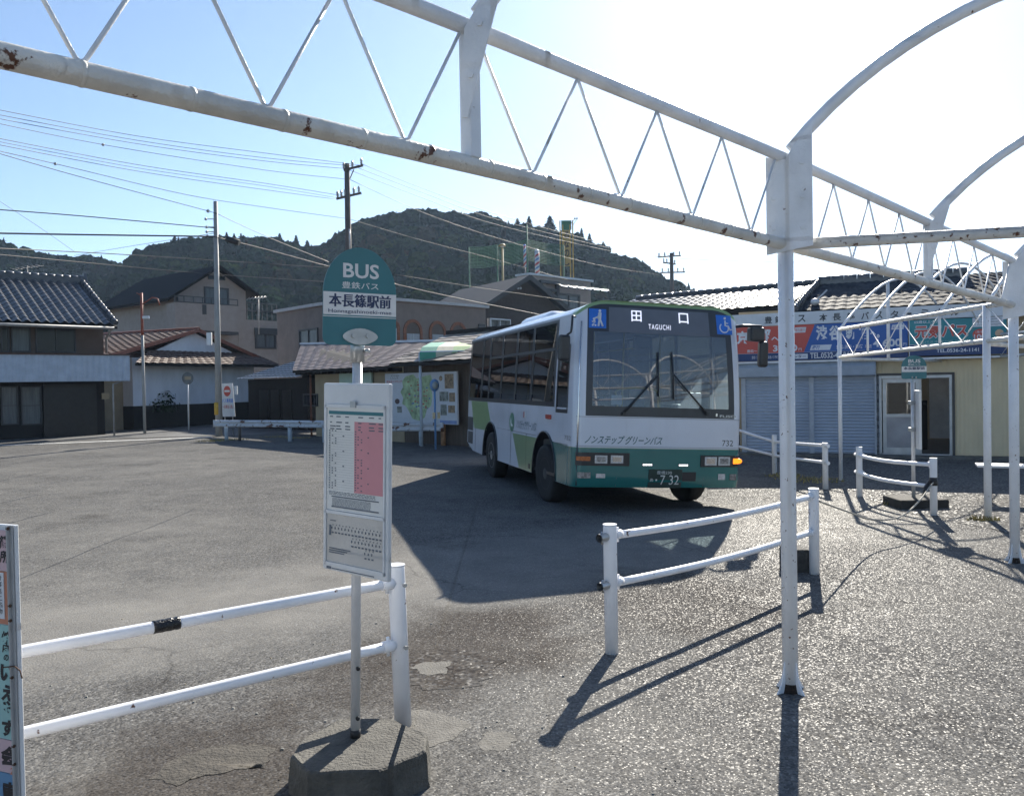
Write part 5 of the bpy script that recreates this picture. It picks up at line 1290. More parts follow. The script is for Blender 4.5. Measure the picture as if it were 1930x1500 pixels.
plane_roof(b, hp(-.7, zk-.35, -.6), hp(upk, zpk+.05, -.6), hp(upk, zpk+.05, nb+.6), hp(-.7, zk-.35, nb+.6), .18); plane_roof(b, hp(upk+.002, zpk+.05, -.6), hp(uR+.6, zRe-.25, -.6), hp(uR+.6, zRe-.25, nb+.6), hp(upk+.002, zpk+.05, nb+.6), .18)
b.build('roof', pm('black_roof', (.008, .008, .009), .8, spec=.15, var=.2), H3, True)
ua, ubb, z0, z1 = rect_px(WF, 331, 617, 449, 577, -1.0)
b = MB(); slab(b, WF, ua, ubb, z0, z1, -1.0, -.9); slab(b, WF, ua, ua+.1, z0, z1, -.9, 0); slab(b, WF, ubb-.1, ubb, z0, z1, -.9, 0); slab(b, WF, ua, ubb, z0-.12, z0, -1.0, 0); BA = b.build('balcony', M_SID, H3, True)
b = MB(); slab(b, WF, ua, ubb, z0-.30, z0-.125, -.98, -.02); b.build('shade_strip', M_FRD, BA, True)  # dark strip added below the balcony, standing in for its shade
b = MB(); slab(b, WF, *rect_px(WF, 381, 574, 389, 593, -1.0), -1.03, -1.002); b.build('drain_slot', M_FRD, BA, True)
b = MB(); slab(b, WF, ua, ubb, z1, z1+.06, -1.02, -.9); 
for k in range(8): u = ua+(ubb-ua)*k/7; b.bar(wp(WF, u, z1, -.95), wp(WF, u, z1+.38, -.95), .04, .04)
b.bar(wp(WF, ua, z1+.38, -.95), wp(WF, ubb, z1+.38, -.95), .05, .05); b.build('railing', M_FRD, BA, True)
window(H3, WF, (384, 540, 431, 578), M_FRD, M_CURT, 1, 0, .07, .10); window(H3, WF, (392, 518, 424, 529), M_FRD, M_PANE, 0)
b = MB(); b.tube([wp(WF, .15, zk-.2, -.08), wp(WF, .15, 2, -.08)], .06, 8); b.build('drain_pipe', M_FRD, H3, True)
uw0, uw1 = WF.uz(449, 640)[0], WF.uz(524, 640)[0]; zw = WF.uz(490, 604)[1]
b = MB(); slab(b, WF, uw0, uw1, -.05, zw, -.05, nb*.8); b.build('wing', M_SID, H3, True)
b = MB()
for k in range(9): u = uw0+(uw1-uw0)*k/8; b.bar(wp(WF, u, zw, .1), wp(WF, u, zw+1.1, .1), .05, .05)
for z in (zw+1.1, zw+.6): b.bar(wp(WF, uw0, z, .1), wp(WF, uw1, z, .1), .06, .06)
b.build('roof_railing', M_FRD, H3, True)
WF2 = Wall(wp(WF, 0, 0, -.05), wp(WF, 1, 0, -.05)); window(H3, WF2, (480, 622, 520, 658), M_FRD, M_CURT, 1, 0, .08, .12)
b = MB(); slab(b, WF2, *rect_px(WF2, 478, 618, 524, 632), -.14, -.085); b.build('shutter_box', M_FRD, H3, True)
b = MB(); c = at(487, 600, 53); t_ = at(487, 563, 53); b.tube([c-Vector((0, 0, 1)), t_], .04, 6); b.tube([t_+Vector((-.7, 0, 0)), t_+Vector((.5, .1, .1))], .03, 5)
for k in range(6): q = t_+Vector((-.65+.2*k, 0, .015*k)); b.tube([q-Vector((.0, .3, .12)), q+Vector((0, .3, .12))], .018, 4)
tag(b.build('tv_antenna', M_GUT), 'grey television antenna on the flat wing roof of the beige house', 'antenna')

# --- brown two-storey building with arched windows
K4 = at(690, 563, 40); z4 = K4.z; L4 = same_z(522, 590, z4); R4 = same_z(915, 581, z4)
WL = Wall(L4, K4); WR = Wall(K4, R4)
H4 = thing('arched_building', 'brown plastered building with round arched upper windows behind the bus stop sign', 'building', (K4.x, K4.y, 0), WR.rot)
bkp = L4+(R4-K4)
b = MB(); b.prism([Vector((p.x, p.y, -.05)) for p in (L4, K4, R4, bkp)], (0, 0, z4+.05)); b.build('wall', M_BRN2, H4, True)
b = MB()
slab(b, WL, -.15, WL.len+.12, z4, z4+.16, -.15, .2); slab(b, WR, .0, WR.len+.15, z4, z4+.14, -.15, .2); b.build('parapet', pm('parapet_pale', (.42, .43, .44), .6, var=.1), H4, True)
window(H4, WL, (565, 622, 601, 656), M_FRD, M_CURT, 1, 0, .08, .07)
M_BRICK = pm('brick_arch', (.22, .09, .05), .8, var=.25, scale=10)
for x0, x1, yt, ybm in ((743, 748, 612, 650), (764, 791, 607, 646), (812, 836, 610, 644), (851, 875, 612, 643)):
    u0, u1, z0, z1 = rect_px(WR, x0, yt, x1, ybm)
    r = (u1-u0)/2; uc = (u0+u1)/2; zs = z1-r
    fr_ = MB(); arc_ = lambda rr, k, n=12: (uc+rr*math.cos(math.pi*k/n), zs+rr*math.sin(math.pi*k/n))
    for k in range(12):
        pts = [arc_(r, k), arc_(r, k+1), arc_(r+.16, k+1), arc_(r+.16, k)]; fr_.prism([wp(WR, a, z, -.06) for a, z in pts], WR.n*.058)
    slab(fr_, WR, u0-.16, u0, z0-.2, zs, -.06, -.002); slab(fr_, WR, u1, u1+.16, z0-.2, zs, -.06, -.002); wn = fr_.build('window', M_BRICK, H4, True)
    b = MB(); b.prism([wp(WR, u0, z0, -.02), wp(WR, u1, z0, -.02)]+[wp(WR, *arc_(r, k), -.02) for k in range(13)], WR.n*.018); b.build('blind_arch', pm('arch_infill', (.11, .085, .07), .8), wn, True)
    b = MB(); slab(b, WR, u0+.06, u1-.04, z0, zs-.1, -.045, -.022); b.build('pane', pm('arch_pane', (.30, .33, .36), .3, spec=.3), wn, True)
    b = MB(); slab(b, WR, uc-.02, uc+.02, z0, zs-.1, -.06, -.046); b.build('sash', M_FRA, wn, True)
b = MB(); slab(b, WR, *rect_px(WR, 901, 611, 912, 622), -.1, -.002); b.build('fan_hood', M_FRD, H4, True)
window(H4, WR, (918, 600, 957, 624), M_FRA, M_CURT, 1, 0, .25, .07)

# --- slate-roofed house and the canopy house further back
W, ze = wall_e(898, 588, 1072, 594, 50.0)
upk, zpk = W.uz(986, 521); re_ = same_z(798, 543, zpk); nb = (re_-wp(W, upk, zpk)).dot(W.n)
H6 = thing('slate_house', 'house with a blue grey slate gable roof rising behind the bus', 'house', (W.P.x, W.P.y, 0), W.rot)
b = MB(); b.prism([wp(W, .1, -.05), wp(W, W.len-.1, -.05), wp(W, W.len-.1, ze), wp(W, upk, zpk-.15), wp(W, .1, ze)], W.n*nb); b.build('wall', pm('dark_brown_wall', (.06, .052, .05), .8, var=.15), H6, True)
b = MB(); plane_roof(b, wp(W, -1.8, ze-.75, -.7), wp(W, upk, zpk, -.7), wp(W, upk, zpk, nb), wp(W, -1.8, ze-.75, nb+1.5), .16); plane_roof(b, wp(W, upk+.002, zpk, -.7), wp(W, W.len+.7, ze-.35, -.7), wp(W, W.len+.7, ze-.35, nb), wp(W, upk+.002, zpk, nb), .16); b.build('roof', M_SLATE, H6, True)
b = MB(); b.bar(wp(W, upk, zpk-.12, -.75), wp(W, -1.8, ze-.9, -.75), .06, .28); b.bar(wp(W, upk, zpk-.12, -.75), wp(W, W.len+.7, ze-.5, -.75), .06, .28); b.build('barge_board', M_FRD, H6, True)
for px in (975.5, 980.5):
    u, z = W.uz(px, 543.5); b = MB(); b.tube([wp(W, u, z, -.02), wp(W, u, z, -.08)], .07, 12); b.build('round_vent', M_FRA, H6, True)
W, ze = wall_e(996, 518, 1150, 536, 62.0)
H7 = thing('canopy_house', 'beige flat roofed house with a curved glazed canopy over its upper terrace', 'house', (W.P.x, W.P.y, 0), W.rot)
b = MB(); slab(b, W, .05, W.len*.74, -.05, ze, 0, 1.2); b.build('wall', M_SID, H7, True)
b = MB(); slab(b, W, -.05, W.len*.76, ze, ze+.14, -.15, 1.3); b.build('parapet', M_FRA, H7, True)
u0, u1, z0, z1 = rect_px(W, 1046, 533, 1137, 551, -.9)
b = MB(); n = 6
b.grid(lambda u, v: wp(W, u0+(u1-u0)*u, z1-(z1-z0)*1.25*(1-math.cos(v*math.pi/2)), -.05-1.5*math.sin(v*math.pi/2)), 12, 8); b.build('canopy', glass('canopy_sheet', (.8, .85, .9), .8, .12, .4), H7, True)
b = MB()
for k in range(n+1):
    u = u0+(u1-u0)*k/n; b.tube([wp(W, u, z1-(z1-z0)*1.25*(1-math.cos(v*math.pi/16)), -.07-1.5*math.sin(v*math.pi/16)) for v in range(9)], .045, 6)
b.build('canopy_rib', M_FRD, H7, True)
window(H7, W, (1024, 551, 1050, 566), M_FRD, M_PANE, 1, 0, .1, .1); window(H7, W, (1051, 552, 1092, 585), M_FRD, M_CURT, 1, 0, .12, .12)
b = MB(); q = rect_px(W, 1015, 528, 1050, 549); slab(b, W, q[0], q[1], q[3]-.2, q[3], -.25, -.002); slab(b, W, q[0], q[0]+.2, q[2], q[3], -.25, -.002); slab(b, W, q[1]-.25, q[1], q[2]-1.3, q[3]-.2, -.25, -.002); slab(b, W, q[0], q[1], q[2]-.1, q[2]+.1, -.25, -.002); b.build('pergola', M_FRD, H7, True)
# striped barber poles standing on that roof
def stripes():
    mt, n, b, o = newmat('barber_stripes'); tc = nd(n, 'ShaderNodeTexCoord'); sp = nd(n, 'ShaderNodeSeparateXYZ'); n.links.new(tc.outputs['Object'], sp.inputs[0])
    at2 = nd(n, 'ShaderNodeMath', operation='ARCTAN2'); n.links.new(sp.outputs[0], at2.inputs[0]); n.links.new(sp.outputs[1], at2.inputs[1])
    m1 = nd(n, 'ShaderNodeMath', operation='MULTIPLY_ADD'); m1.inputs[1].default_value = 1/(2*math.pi); n.links.new(at2.outputs[0], m1.inputs[0])
    m2 = nd(n, 'ShaderNodeMath', operation='MULTIPLY'); m2.inputs[1].default_value = 1.6; n.links.new(sp.outputs[2], m2.inputs[0]); n.links.new(m2.outputs[0], m1.inputs[2])
    fr_ = nd(n, 'ShaderNodeMath', operation='FRACT'); n.links.new(m1.outputs[0], fr_.inputs[0])
    n.links.new(ramp(n, fr_.outputs[0], [(0, (.55, .57, .58)), (.28, (.08, .22, .42)), (.5, (.55, .57, .58)), (.74, (.42, .06, .06))], 'CONSTANT'), b.inputs['Base Color']); return mt
M_STR = stripes()
for px, y0, y1, r, lab in ((989.6, 503, 463, .10, 'slim barber pole with a blue cap standing left of the thicker one'), (1012.8, 519, 474, .17, 'thick blue, white and red striped barber pole on the roof')):
    p0, p1 = at(px, y0, 63.5), at(px, y1, 63.5); t = thing('barber_pole', lab, 'barber pole', p0); b = MB(); b.tube([(0, 0, 0), (0, 0, p1.z-p0.z)], r, 16); b.build('striped_tube', M_STR, t)
    b = MB(); b.ball((0, 0, p1.z-p0.z), r*1.05, 12, 8); b.build('cap', M_ICON if r < .12 else M_SWHITE, t); b = MB(); b.tube([(0, 0, -3), (0, 0, 0)], r*.5, 8); b.build('stand', M_FRD, t)
# green sports net, street lamp and the yellow tower sign
M_NETG = pm('net_green', (.05, .16, .09), .6)
YN = 76.; pts = [(884, 466), (937, 462), (993, 452), (1062, 462)]
p0 = at(884, 530, YN); t = thing('ball_net', 'tall green ball net on thin posts behind the slate roofed house', 'net', (p0.x, YN, 0))
for px, y in pts:
    for yy in ((424 if px == 993 else y),):
        a = at(px, yy, YN); b = MB(); b.tube([(a.x, YN, 0), (a.x, YN, a.z)], .065, 8); b.build('post', M_NETG, t, True)
b = MB()
for k in range(15):
    f = k/14
    for (pa_, ya), (pb2, yb2) in zip(pts, pts[1:]):
        A_, B_ = at(pa_, ya+f*38, YN), at(pb2, yb2+f*38, YN); b.tube([A_, A_.lerp(B_, .5)-Vector((0, 0, .12)), B_], .028, 4, False)
for px in range(886, 1062, 7): y = interp(pts, px); b.tube([at(px, y, YN), at(px, y+38, YN)], .008, 4, False)
b.build('netting', M_NETG, t, True)
a, c = at(946.5, 463, 70), at(946.5, 525, 70); t = thing('street_lamp', 'yellowish pole lamp with a wide shade in front of the green net', 'street lamp', (a.x, 70, 0)); b = MB(); b.tube([(0, 0, 0), (0, 0, a.z)], .09, 8); b.build('pole', pm('yellow_pole', (.33, .25, .10), .5), t)
b = MB(); b.lathe([(.30, a.z-.05), (.26, a.z+.06), (.08, a.z+.16), (.02, a.z+.17)], 14); b.build('shade', MC['yellow_pole'], t); b = MB(); b.ball((0, 0, a.z-.06), .16, 10, 6, (1, 1, .5)); b.build('lamp_globe', M_SWHITE, t)
YT = 80.; l0, l1, r1 = at(1057, 524, YT), at(1056, 416, YT), at(1080, 420, YT)
t = thing('tower_sign', 'tall yellow lattice tower sign with dark vertical lettering above the roofs', 'tower sign', (l0.x, YT, 0)); M_YT = pm('tower_yellow', (.46, .30, .07), .5, var=.12)
wd = r1.x-l1.x
for x in (0, wd*.22, wd*.78, wd):
    b = MB(); b.bar((x, 0, 0), (x, 0, l1.z-(.4 if 0 < x < wd else 0)), .11, .11); b.build('post', M_YT, t)
zt, zb_ = at(1068, 434, YT).z, at(1068, 502, YT).z
b = MB(); b.box(wd*.25, wd*.75, -.02, .06, zb_, zt); pn_ = b.build('panel', pm('panel_ochre', (.36, .25, .08), .6, var=.15), t)
for k, s in enumerate('るなのし'):
    zz_ = zt-(zt-zb_)*(k+.15)/4; b = MB(); text_on(b, s, wd*.29, wd*.71, zz_-(zt-zb_)*.2, zz_, lambda x, z: Vector((x, -.03, z)), .03); b.build('lettering', M_BRUSH, pn_)
b = MB(); b.box(wd*.1, wd*.9, -.05, .08, zt+.02, zt+.9); b.build('top_panel', M_NETG, t)
for x, s_ in ((wd*.75, .5), (wd*1.0, .4)):
    b = MB(); b.tube([(x, 0, l1.z-.5), (x+s_, -.3, l1.z+.1)], .025, 6); b.ball((x+s_, -.3, l1.z+.12), .09, 8, 6); b.build('flood_lamp', M_GUT, t)

# --- low waiting hut with brown roofs
a5, z5 = at(559, 699, 29), at(559, 699, 29).z; b5 = same_z(732, 691, z5); W = Wall(a5, b5)
H5 = thing('waiting_hut', 'low waiting hut with patched brown roofs behind the sightseeing map board', 'hut', (W.P.x, W.P.y, 0), W.rot)
uE = W.uz(905, 700)[0]; uM = W.uz(733, 690)[0]
b = MB(); slab(b, W, .35, uM, -.05, z5+.2, .5, 5.); b.build('wall', M_CREAM, H5, True)
b = MB(); slab(b, W, uM+.002, uE+1.5, -.05, z5+.35, .52, 5.); b.build('dark_wall', pm('brown_boards', (.085, .065, .05), .8, var=.25, scale=4, stretch=(5, 5, .4)), H5, True)
zr5 = W.uz(580, 648, 3.)[1]; zr5b = W.uz(826, 644, 3.)[1]; ul5, ur5 = W.uz(568, 648, 3.)[0], W.uz(826, 644, 3.)[0]
b = MB(); tile_roof(b, wp(W, -.1, z5, -.1), wp(W, uM+.1, z5, -.1), wp(W, ur5, zr5b, 3.), wp(W, ul5, zr5, 3.), .5, .02, .30, .012, 4); b.build('roof', M_BROOF, H5, True)
b = MB(); plane_roof(b, wp(W, -.1, z5-.02, -.1), wp(W, uM+.1, z5-.02, -.1), wp(W, ur5, zr5b-.03, 3.), wp(W, ul5, zr5-.03, 3.), .06); slab(b, W, ul5, ur5, 1.5, zr5b-.1, 3., 3.2); b.build('roof_deck', M_DKW, H5, True)
b = MB(); b.bar(wp(W, ul5, zr5+.03, 3.), wp(W, ur5+.2, zr5b+.03, 3.), .16, .07); b.build('ridge_flashing', M_WPL, H5, True)
z52 = W.uz(740, 685, -.25)[1]; zr52 = W.uz(860, 629, 3.)[1]; ua2, ub2 = W.uz(733, 685, -.25)[0], uE+1.6; uc2 = W.uz(846, 631, 3.)[0]
b = MB(); tile_roof(b, wp(W, ua2, z52, -.25), wp(W, ub2, z52, -.25), wp(W, ub2, zr52, 3.), wp(W, uc2, zr52, 3.), .5, .02, .34, .014, 4); b.build('roof', pm('weathered_tile', (.22, .18, .14), .5, var=.4, scale=4), H5, True)
b = MB(); b.bar(wp(W, uc2, zr52+.05, 3.), wp(W, ub2, zr52+.05, 3.), .25, .12); plane_roof(b, wp(W, ua2, z52-.02, -.25), wp(W, ub2, z52-.02, -.25), wp(W, ub2, zr52-.03, 3.), wp(W, uc2, zr52-.03, 3.), .08); b.build('roof_deck', M_DKW, H5, True)
k = 0.
b = MB()
while k < uM: slab(b, W, k, k+.07, z5-.14, z5-.03, -.05, .5); k += .42
b.build('rafter_ends', M_DKW, H5, True)
W5 = Wall(wp(W, 0, 0, .5), wp(W, 1, 0, .5)); window(H5, W5, (573, 742, 600, 766), M_FRD, M_PANE, 1, 0, .05, .05)
b = MB(); u = W5.uz(589, 760)[0]; b.tube([wp(W5, u, 0, -.06), wp(W5, u, z5, -.06)], .035, 8); b.build('drain_pipe', pm('rust_pipe', (.16, .06, .035), .7, var=.3), H5, True)
b = MB(); q = rect_px(W5, 640, 704, 701, 726, -.1); slab(b, W5, *q, -.12, -.06); gbd = tag(b.build('notice_board', pm('pale_green_board', (.40, .52, .43), .5, var=.06)), 'pale green notice board on the hut wall just behind the bus stop pole', 'notice board')
W = Wall(wp(W5, 0, 0, -.2), wp(W5, 1, 0, -.2)); u0, u1, z0, z1 = rect_px(W, 725.5, 704.5, 862.5, 800.5)
MBd = thing('map_board', 'large white sightseeing map board with a green map and photographs on the hut wall', 'map board', wp(W, u0, 0), W.rot)
b = MB(); slab(b, W, u0, u1, z0, z1, 0, .05); bd = b.build('board', pm('map_white', (.55, .58, .62), .45, var=.05), MBd, True)
def mrect(name, f, mt, th=.004, o=-.003):
    b = MB(); slab(b, W, u0+(u1-u0)*f[0], u0+(u1-u0)*f[1], z0+(z1-z0)*f[2], z0+(z1-z0)*f[3], o, -.0005); return b.build(name, mt, MBd, True)
def mp(u, v, o=-.003): return wp(W, u0+(u1-u0)*u, z0+(z1-z0)*v, o)
M_MAPG = pm('map_green', (.34, .46, .27), .6, var=.45, scale=5)
b = MB(); b.prism([mp(*p) for p in ((.31, .93), (.42, .97), (.47, .88), (.58, .93), (.66, .95), (.69, .82), (.66, .70), (.68, .55), (.66, .35), (.60, .27), (.57, .12), (.50, .05), (.40, .08), (.36, .20), (.31, .33), (.25, .38), (.27, .50), (.23, .62), (.27, .72), (.26, .84))], W.n*.0025); b.build('map', M_MAPG, MBd, True)
rr = random.Random(11); M_DOT = [pm('map_dot_%s' % n_, c, .6) for n_, c in (('red', (.45, .12, .10)), ('blue', (.12, .2, .4)), ('brown', (.3, .2, .12)))]
for k in range(60):
    u, v = rr.gauss(.47, .09), rr.gauss(.5, .2)
    if .28 < u < .65 and .1 < v < .92: b = MB(); s_ = rr.uniform(.006, .013); b.prism([mp(u-s_, v-s_, -.006), mp(u+s_, v-s_, -.006), mp(u+s_, v+s_*1.3, -.006), mp(u-s_, v+s_*1.3, -.006)], W.n*.002); b.build('map_mark', M_DOT[k % 3], MBd, True)
M_PH = [pm('photo_ochre', (.26, .19, .12), .4, var=.6, scale=9), pm('photo_field', (.20, .22, .20), .4, var=.6, scale=9)]
for i, f in enumerate(((.845, .96, .68, .955), (.775, .89, .44, .62), (.90, .975, .43, .60), (.785, .865, .17, .375), (.885, .97, .22, .36), (.175, .245, .20, .325))): mrect('photo', f, M_PH[i % 2])
mrect('bottom_band', (.775, .99, .01, .075), pm('map_blue', (.20, .28, .50), .5))
for s, f, mt, bd_ in (('奥三河の自然', (.09, .21, .935, .965), M_INK, 0), ('しんしろ', (.085, .20, .885, .925), M_INK, .01), ('観光ガイドマップ', (.025, .255, .805, .855), pm('map_red', (.5, .05, .05), .5), .02)):
    b = MB(); text_on(b, s, f[0], f[1], f[2], f[3], lambda u, v: mp(u, v, -.003), bd_); b.build('lettering', mt, MBd, True)
b = MB(); b.prism([mp(.795+.022*math.cos(a), .875+.05*math.sin(a)) for a in [2*math.pi*k/16 for k in range(16)]], W.n*.002); b.build('round_photo', M_PH[0], MBd, True)
b = MB(); b.prism([mp(.18+.035*math.cos(a), .43+.055*math.sin(a)) for a in [2*math.pi*k/16 for k in range(16)]], W.n*.002); b.build('round_photo', pm('photo_dark', (.08, .05, .05), .5), MBd, True)
# ------------------------------------------------------------------ bus terminal on the right
W = Wall(G(1408, 856), G(1889, 865)); L_ = W.len
TM = thing('terminal_building', 'bus terminal with grey shutters, yellow wall and long advertising banners under its eave', 'terminal', (W.P.x, W.P.y, 0), W.rot)
M_YW = pm('yellow_corrugated', (.66, .56, .37), .6, var=.08, scale=3, dirt=.3, stretch=(1, 1, .4)); M_SHUT = pm('shutter_grey', (.37, .44, .55), .45, var=.08, scale=2, dirt=.2)
us = W.uz(1655, 780)[0]; ud0, ud1, zd0, zd1 = rect_px(W, 1658, 862, 1794, 706); zbot = W.uz(1520, 681)[1]; uR = L_+4.0; uL = W.uz(1394, 780)[0]
zshut = W.uz(1530, 711)[1]; ZT = W.uz(1600, 583)[1]
def corr(b, u0, u1, z0, z1, o=0., sp=.075, d=.005):
    n = max(2, int((u1-u0)/sp))*2; s_ = (u1-u0)/n; P = []
    for i in range(n+1): P += [wp(W, u0+s_*i, z0, o-(d if i % 2 else 0)), wp(W, u0+s_*i, z1, o-(d if i % 2 else 0))]
    b.add(P, [[2*i, 2*i+2, 2*i+3, 2*i+1] for i in range(n)])
b = MB(); corr(b, us, ud0-.05, -.02, zbot); corr(b, ud1+.05, uR, .06, zbot); corr(b, ud0-.05, ud1+.05, zd1+.05, zbot); b.build('front_wall', M_YW, TM, True)
b = MB(); slab(b, W, us, ud0-.05, 0, zbot, .012, .12); slab(b, W, ud1+.05, uR, 0, zbot, .012, .12); slab(b, W, uL, uR, zbot, ZT+.05, .05, .2); slab(b, W, uL, uL+.12, 0, zbot, 0, 5); slab(b, W, uR-.12, uR, 0, zbot, .13, 5); slab(b, W, uL, uR, 0, ZT, 4.9, 5.05); slab(b, W, ud0-.05, ud1+.05, zd1+.02, zbot, .012, .12); b.build('wall', M_CREAM, TM, True)
b = MB(); slab(b, W, uL, uR+.4, -.03, .055, -.35, 5); b.build('plinth', pm('plinth_concrete', (.13, .13, .125), .85, var=.25, scale=5, dirt=.3), TM, True)
b = MB(); slab(b, W, uL+.13, uR-.13, .056, .06, .13, 4.9); b.build('indoor_floor', pm('indoor_floor', (.16, .16, .16), .5), TM, True)
# shutters: two leaves of interlocking slats under a roller box
um = W.uz(1530, 780)[0]
for a, c in ((uL+.14, um-.05), (um+.05, us-.06)):
    b = MB(); z = .06; P = []
    while z < zshut: P += [(z, -.004), (z+.035, -.022), (z+.06, -.004)]; z += .068
    o = [];
    for zz_, d in P: o += [wp(W, a, zz_, d), wp(W, c, zz_, d)]
    b.add(o, [[2*i, 2*i+1, 2*i+3, 2*i+2] for i in range(len(P)-1)], False); b.build('shutter', M_SHUT, TM, True)
for a in (uL+.05, um-.05, us-.07): b = MB(); slab(b, W, a, a+.1, .03, zshut, -.05, .02); b.build('guide_rail', pm('guide_grey', (.38, .43, .50), .5), TM, True)
b = MB(); b.prism([wp(W, uL+.02, zshut, -.02), wp(W, uL+.02, zshut+.03, -.26), wp(W, uL+.02, zbot-.12, -.30), wp(W, uL+.02, zbot-.02, -.22), wp(W, uL+.02, zbot-.02, .0)], W.u*(us-uL-.05)); b.build('shutter_box', pm('shutter_box', (.33, .40, .49), .5, var=.1), TM, True)
# doorway
b = MB(); slab(b, W, ud0-.05, ud1+.05, zd1, zd1+.05, -.05, .1); slab(b, W, ud0-.05, ud0, .05, zd1, -.05, .1); slab(b, W, ud1, ud1+.05, .05, zd1, -.05, .1); b.build('door_surround', M_FRD, TM, True)
b = MB(); slab(b, W, ud0, ud1, zd1-.06, zd1, -.03, .1); slab(b, W, ud0, ud0+.05, .06, zd1-.06, -.03, .1); slab(b, W, ud1-.05, ud1, .06, zd1-.06, -.03, .1); slab(b, W, ud0, ud1, .056, .075, -.03, .1); b.build('door_frame', M_FRA, TM, True)
def leaf(x0, x1, off):
    a, c = W.uz(x0, 780, off)[0], W.uz(x1, 780, off)[0]; zmid = W.uz(1700, 783)[1]
    b = MB()
    for q in ((a, a+.07, .08, zd1-.07), (c-.07, c, .08, zd1-.07), (a+.07, c-.07, .08, .20), (a+.07, c-.07, zd1-.15, zd1-.07), (a+.07, c-.07, zmid-.03, zmid+.03)): slab(b, W, *q, off, off+.035)
    o = b.build('sliding_door', M_FRA, TM, True)
    b = MB(); slab(b, W, a+.07, c-.07, zmid+.03, zd1-.15, off+.012, off+.02); b.build('pane', glass('door_glass', (.8, .85, .85), .6, .01, 1.5), o, True)
    b = MB(); slab(b, W, a+.07, c-.07, .20, zmid-.03, off+.012, off+.02); b.build('frosted_pane', pm('frosted', (.30, .31, .34), .25, var=.2, scale=2), o, True)
leaf(1664, 1733, .0); leaf(1668, 1737, .05)
b = MB(); a = W.uz(1752, 780, 1.6)[0]; slab(b, W, a, a+1.6, .3, 2.1, 1.6, 1.7); b.build('inner_screen', pm('inner_white', (.62, .62, .62), .7, var=.1), TM, True)
b = MB(); slab(b, W, a-1.2, a-.05, .06, 1.15, 1.3, 1.7); b.build('inner_counter', M_DKW, TM, True)
# name board with its large characters, banners below
M_NB = pm('name_board', (.56, .60, .65), .5, var=.06, dirt=.2); M_DKL = pm('dark_letters', (.035, .045, .06), .5)
OB = -.34
z_nb1, z_nb0 = W.uz(1600, 583.5, OB)[1], W.uz(1600, 607.5, OB)[1]; unl, unr = W.uz(1375, 600, OB)[0], uR+.2
b = MB(); slab(b, W, unl, unr, z_nb0, z_nb1, OB, OB+.05); NB = b.build('name_board', M_NB, TM, True)
cz = (z_nb0+z_nb1)/2-.01; ch = .155
for s, x0, x1 in (('豊', 1441, 1455), ('鉄', 1460.5, 1474.5), ('バ', 1482, 1497), ('ス', 1503.6, 1518.3), ('本', 1544, 1559.5), ('長', 1569.6, 1585.2), ('篠', 1596, 1611.6), ('バ', 1623, 1638), ('ス', 1650, 1663.5), ('タ', 1678.5, 1693.5), ('ー', 1705, 1718), ('ミ', 1735, 1750), ('ナ', 1763, 1778), ('ル', 1792, 1808)):
    u0 = W.uz(x0, 600, OB)[0]; u1 = W.uz(x1, 600, OB)[0]; b = MB(); h_ = .022 if s == 'ー' else ch/2
    text_on(b, s, u0, u1, cz-h_, cz+h_, lambda u, z: wp(W, u, z, OB-.003), .022); b.build('lettering', M_DKL, NB, True)
M_BR = pm('banner_red', (.50, .075, .055), .5, var=.05); M_BB = pm('banner_blue', (.02, .10, .36), .5, var=.05); M_BN = pm('banner_navy', (.015, .045, .15), .5, var=.05); M_BT = pm('banner_teal', (.02, .22, .26), .5, var=.12, scale=1); M_BWT = pm('banner_white', (.62, .65, .70), .5)
z_b1 = z_nb0-.012; z_st = W.uz(1530, 663.3, OB)[1]; z_b0 = W.uz(1530, 678, OB)[1]
def U(px, py=640): return W.uz(px, py, OB)[0]
def Zp(px, py): return W.uz(px, py, OB)[1]
b = MB(); d0, d1 = U(1535.4, 611), U(1515, 663)
b.prism([wp(W, U(1380), z_st, OB), wp(W, d1, z_st, OB), wp(W, d0, z_b1, OB), wp(W, U(1380), z_b1, OB)], W.n*.02); B1 = b.build('red_banner', M_BR, TM, True)
b = MB(); b.prism([wp(W, d1, z_st, OB), wp(W, U(1711), z_st, OB), wp(W, U(1711), z_b1, OB), wp(W, d0, z_b1, OB)], W.n*.02); B2 = b.build('blue_banner', M_BB, TM, True)
b = MB(); slab(b, W, U(1380), U(1711), z_b0, z_st-.004, OB, OB+.02); B3 = b.build('navy_strip', M_BN, TM, True)
b = MB(); slab(b, W, U(1380), U(1711), z_st-.004, z_st, OB-.003, OB+.02); b.build('white_line', M_BWT, TM, True)
def bt(s, x0, y0, x1, y1, par, mt=None, bold=.02, shear=0., o=.003, nm='lettering'):
    xm = (x0+x1)/2; b = MB(); text_on(b, s, U(x0, y1), U(x1, y1), Zp(xm, y1), Zp(xm, y0), lambda u, z: wp(W, u, z, OB-o), bold, shear); return b.build(nm, mt or M_BWT, par, True)
def bbx(x0, y0, x1, y1, par, mt, nm, o=.003, sk=0.):
    xm = (x0+x1)/2; za_, zc_2 = Zp(xm, y1), Zp(xm, y0); b = MB(); b.prism([wp(W, U(x0), za_, OB-o), wp(W, U(x1), za_, OB-o), wp(W, U(x1)+sk, zc_2, OB-o), wp(W, U(x0)+sk, zc_2, OB-o)], W.n*.002); return b.build(nm, mt, par, True)
bt('京', 1389, 624, 1411, 649, B1, bold=.04); bt('都', 1430, 620, 1453, 646, B1, bold=.04); bt('へ', 1453.5, 635, 1469, 643, B1, bold=.03)
bt('豊橋〜', 1408, 659, 1427, 664.5, B1, bold=.01); bt('3,500', 1457, 650, 1503, 664, B1, bold=.03); bt('円', 1505, 656, 1511, 661, B1, bold=.01)
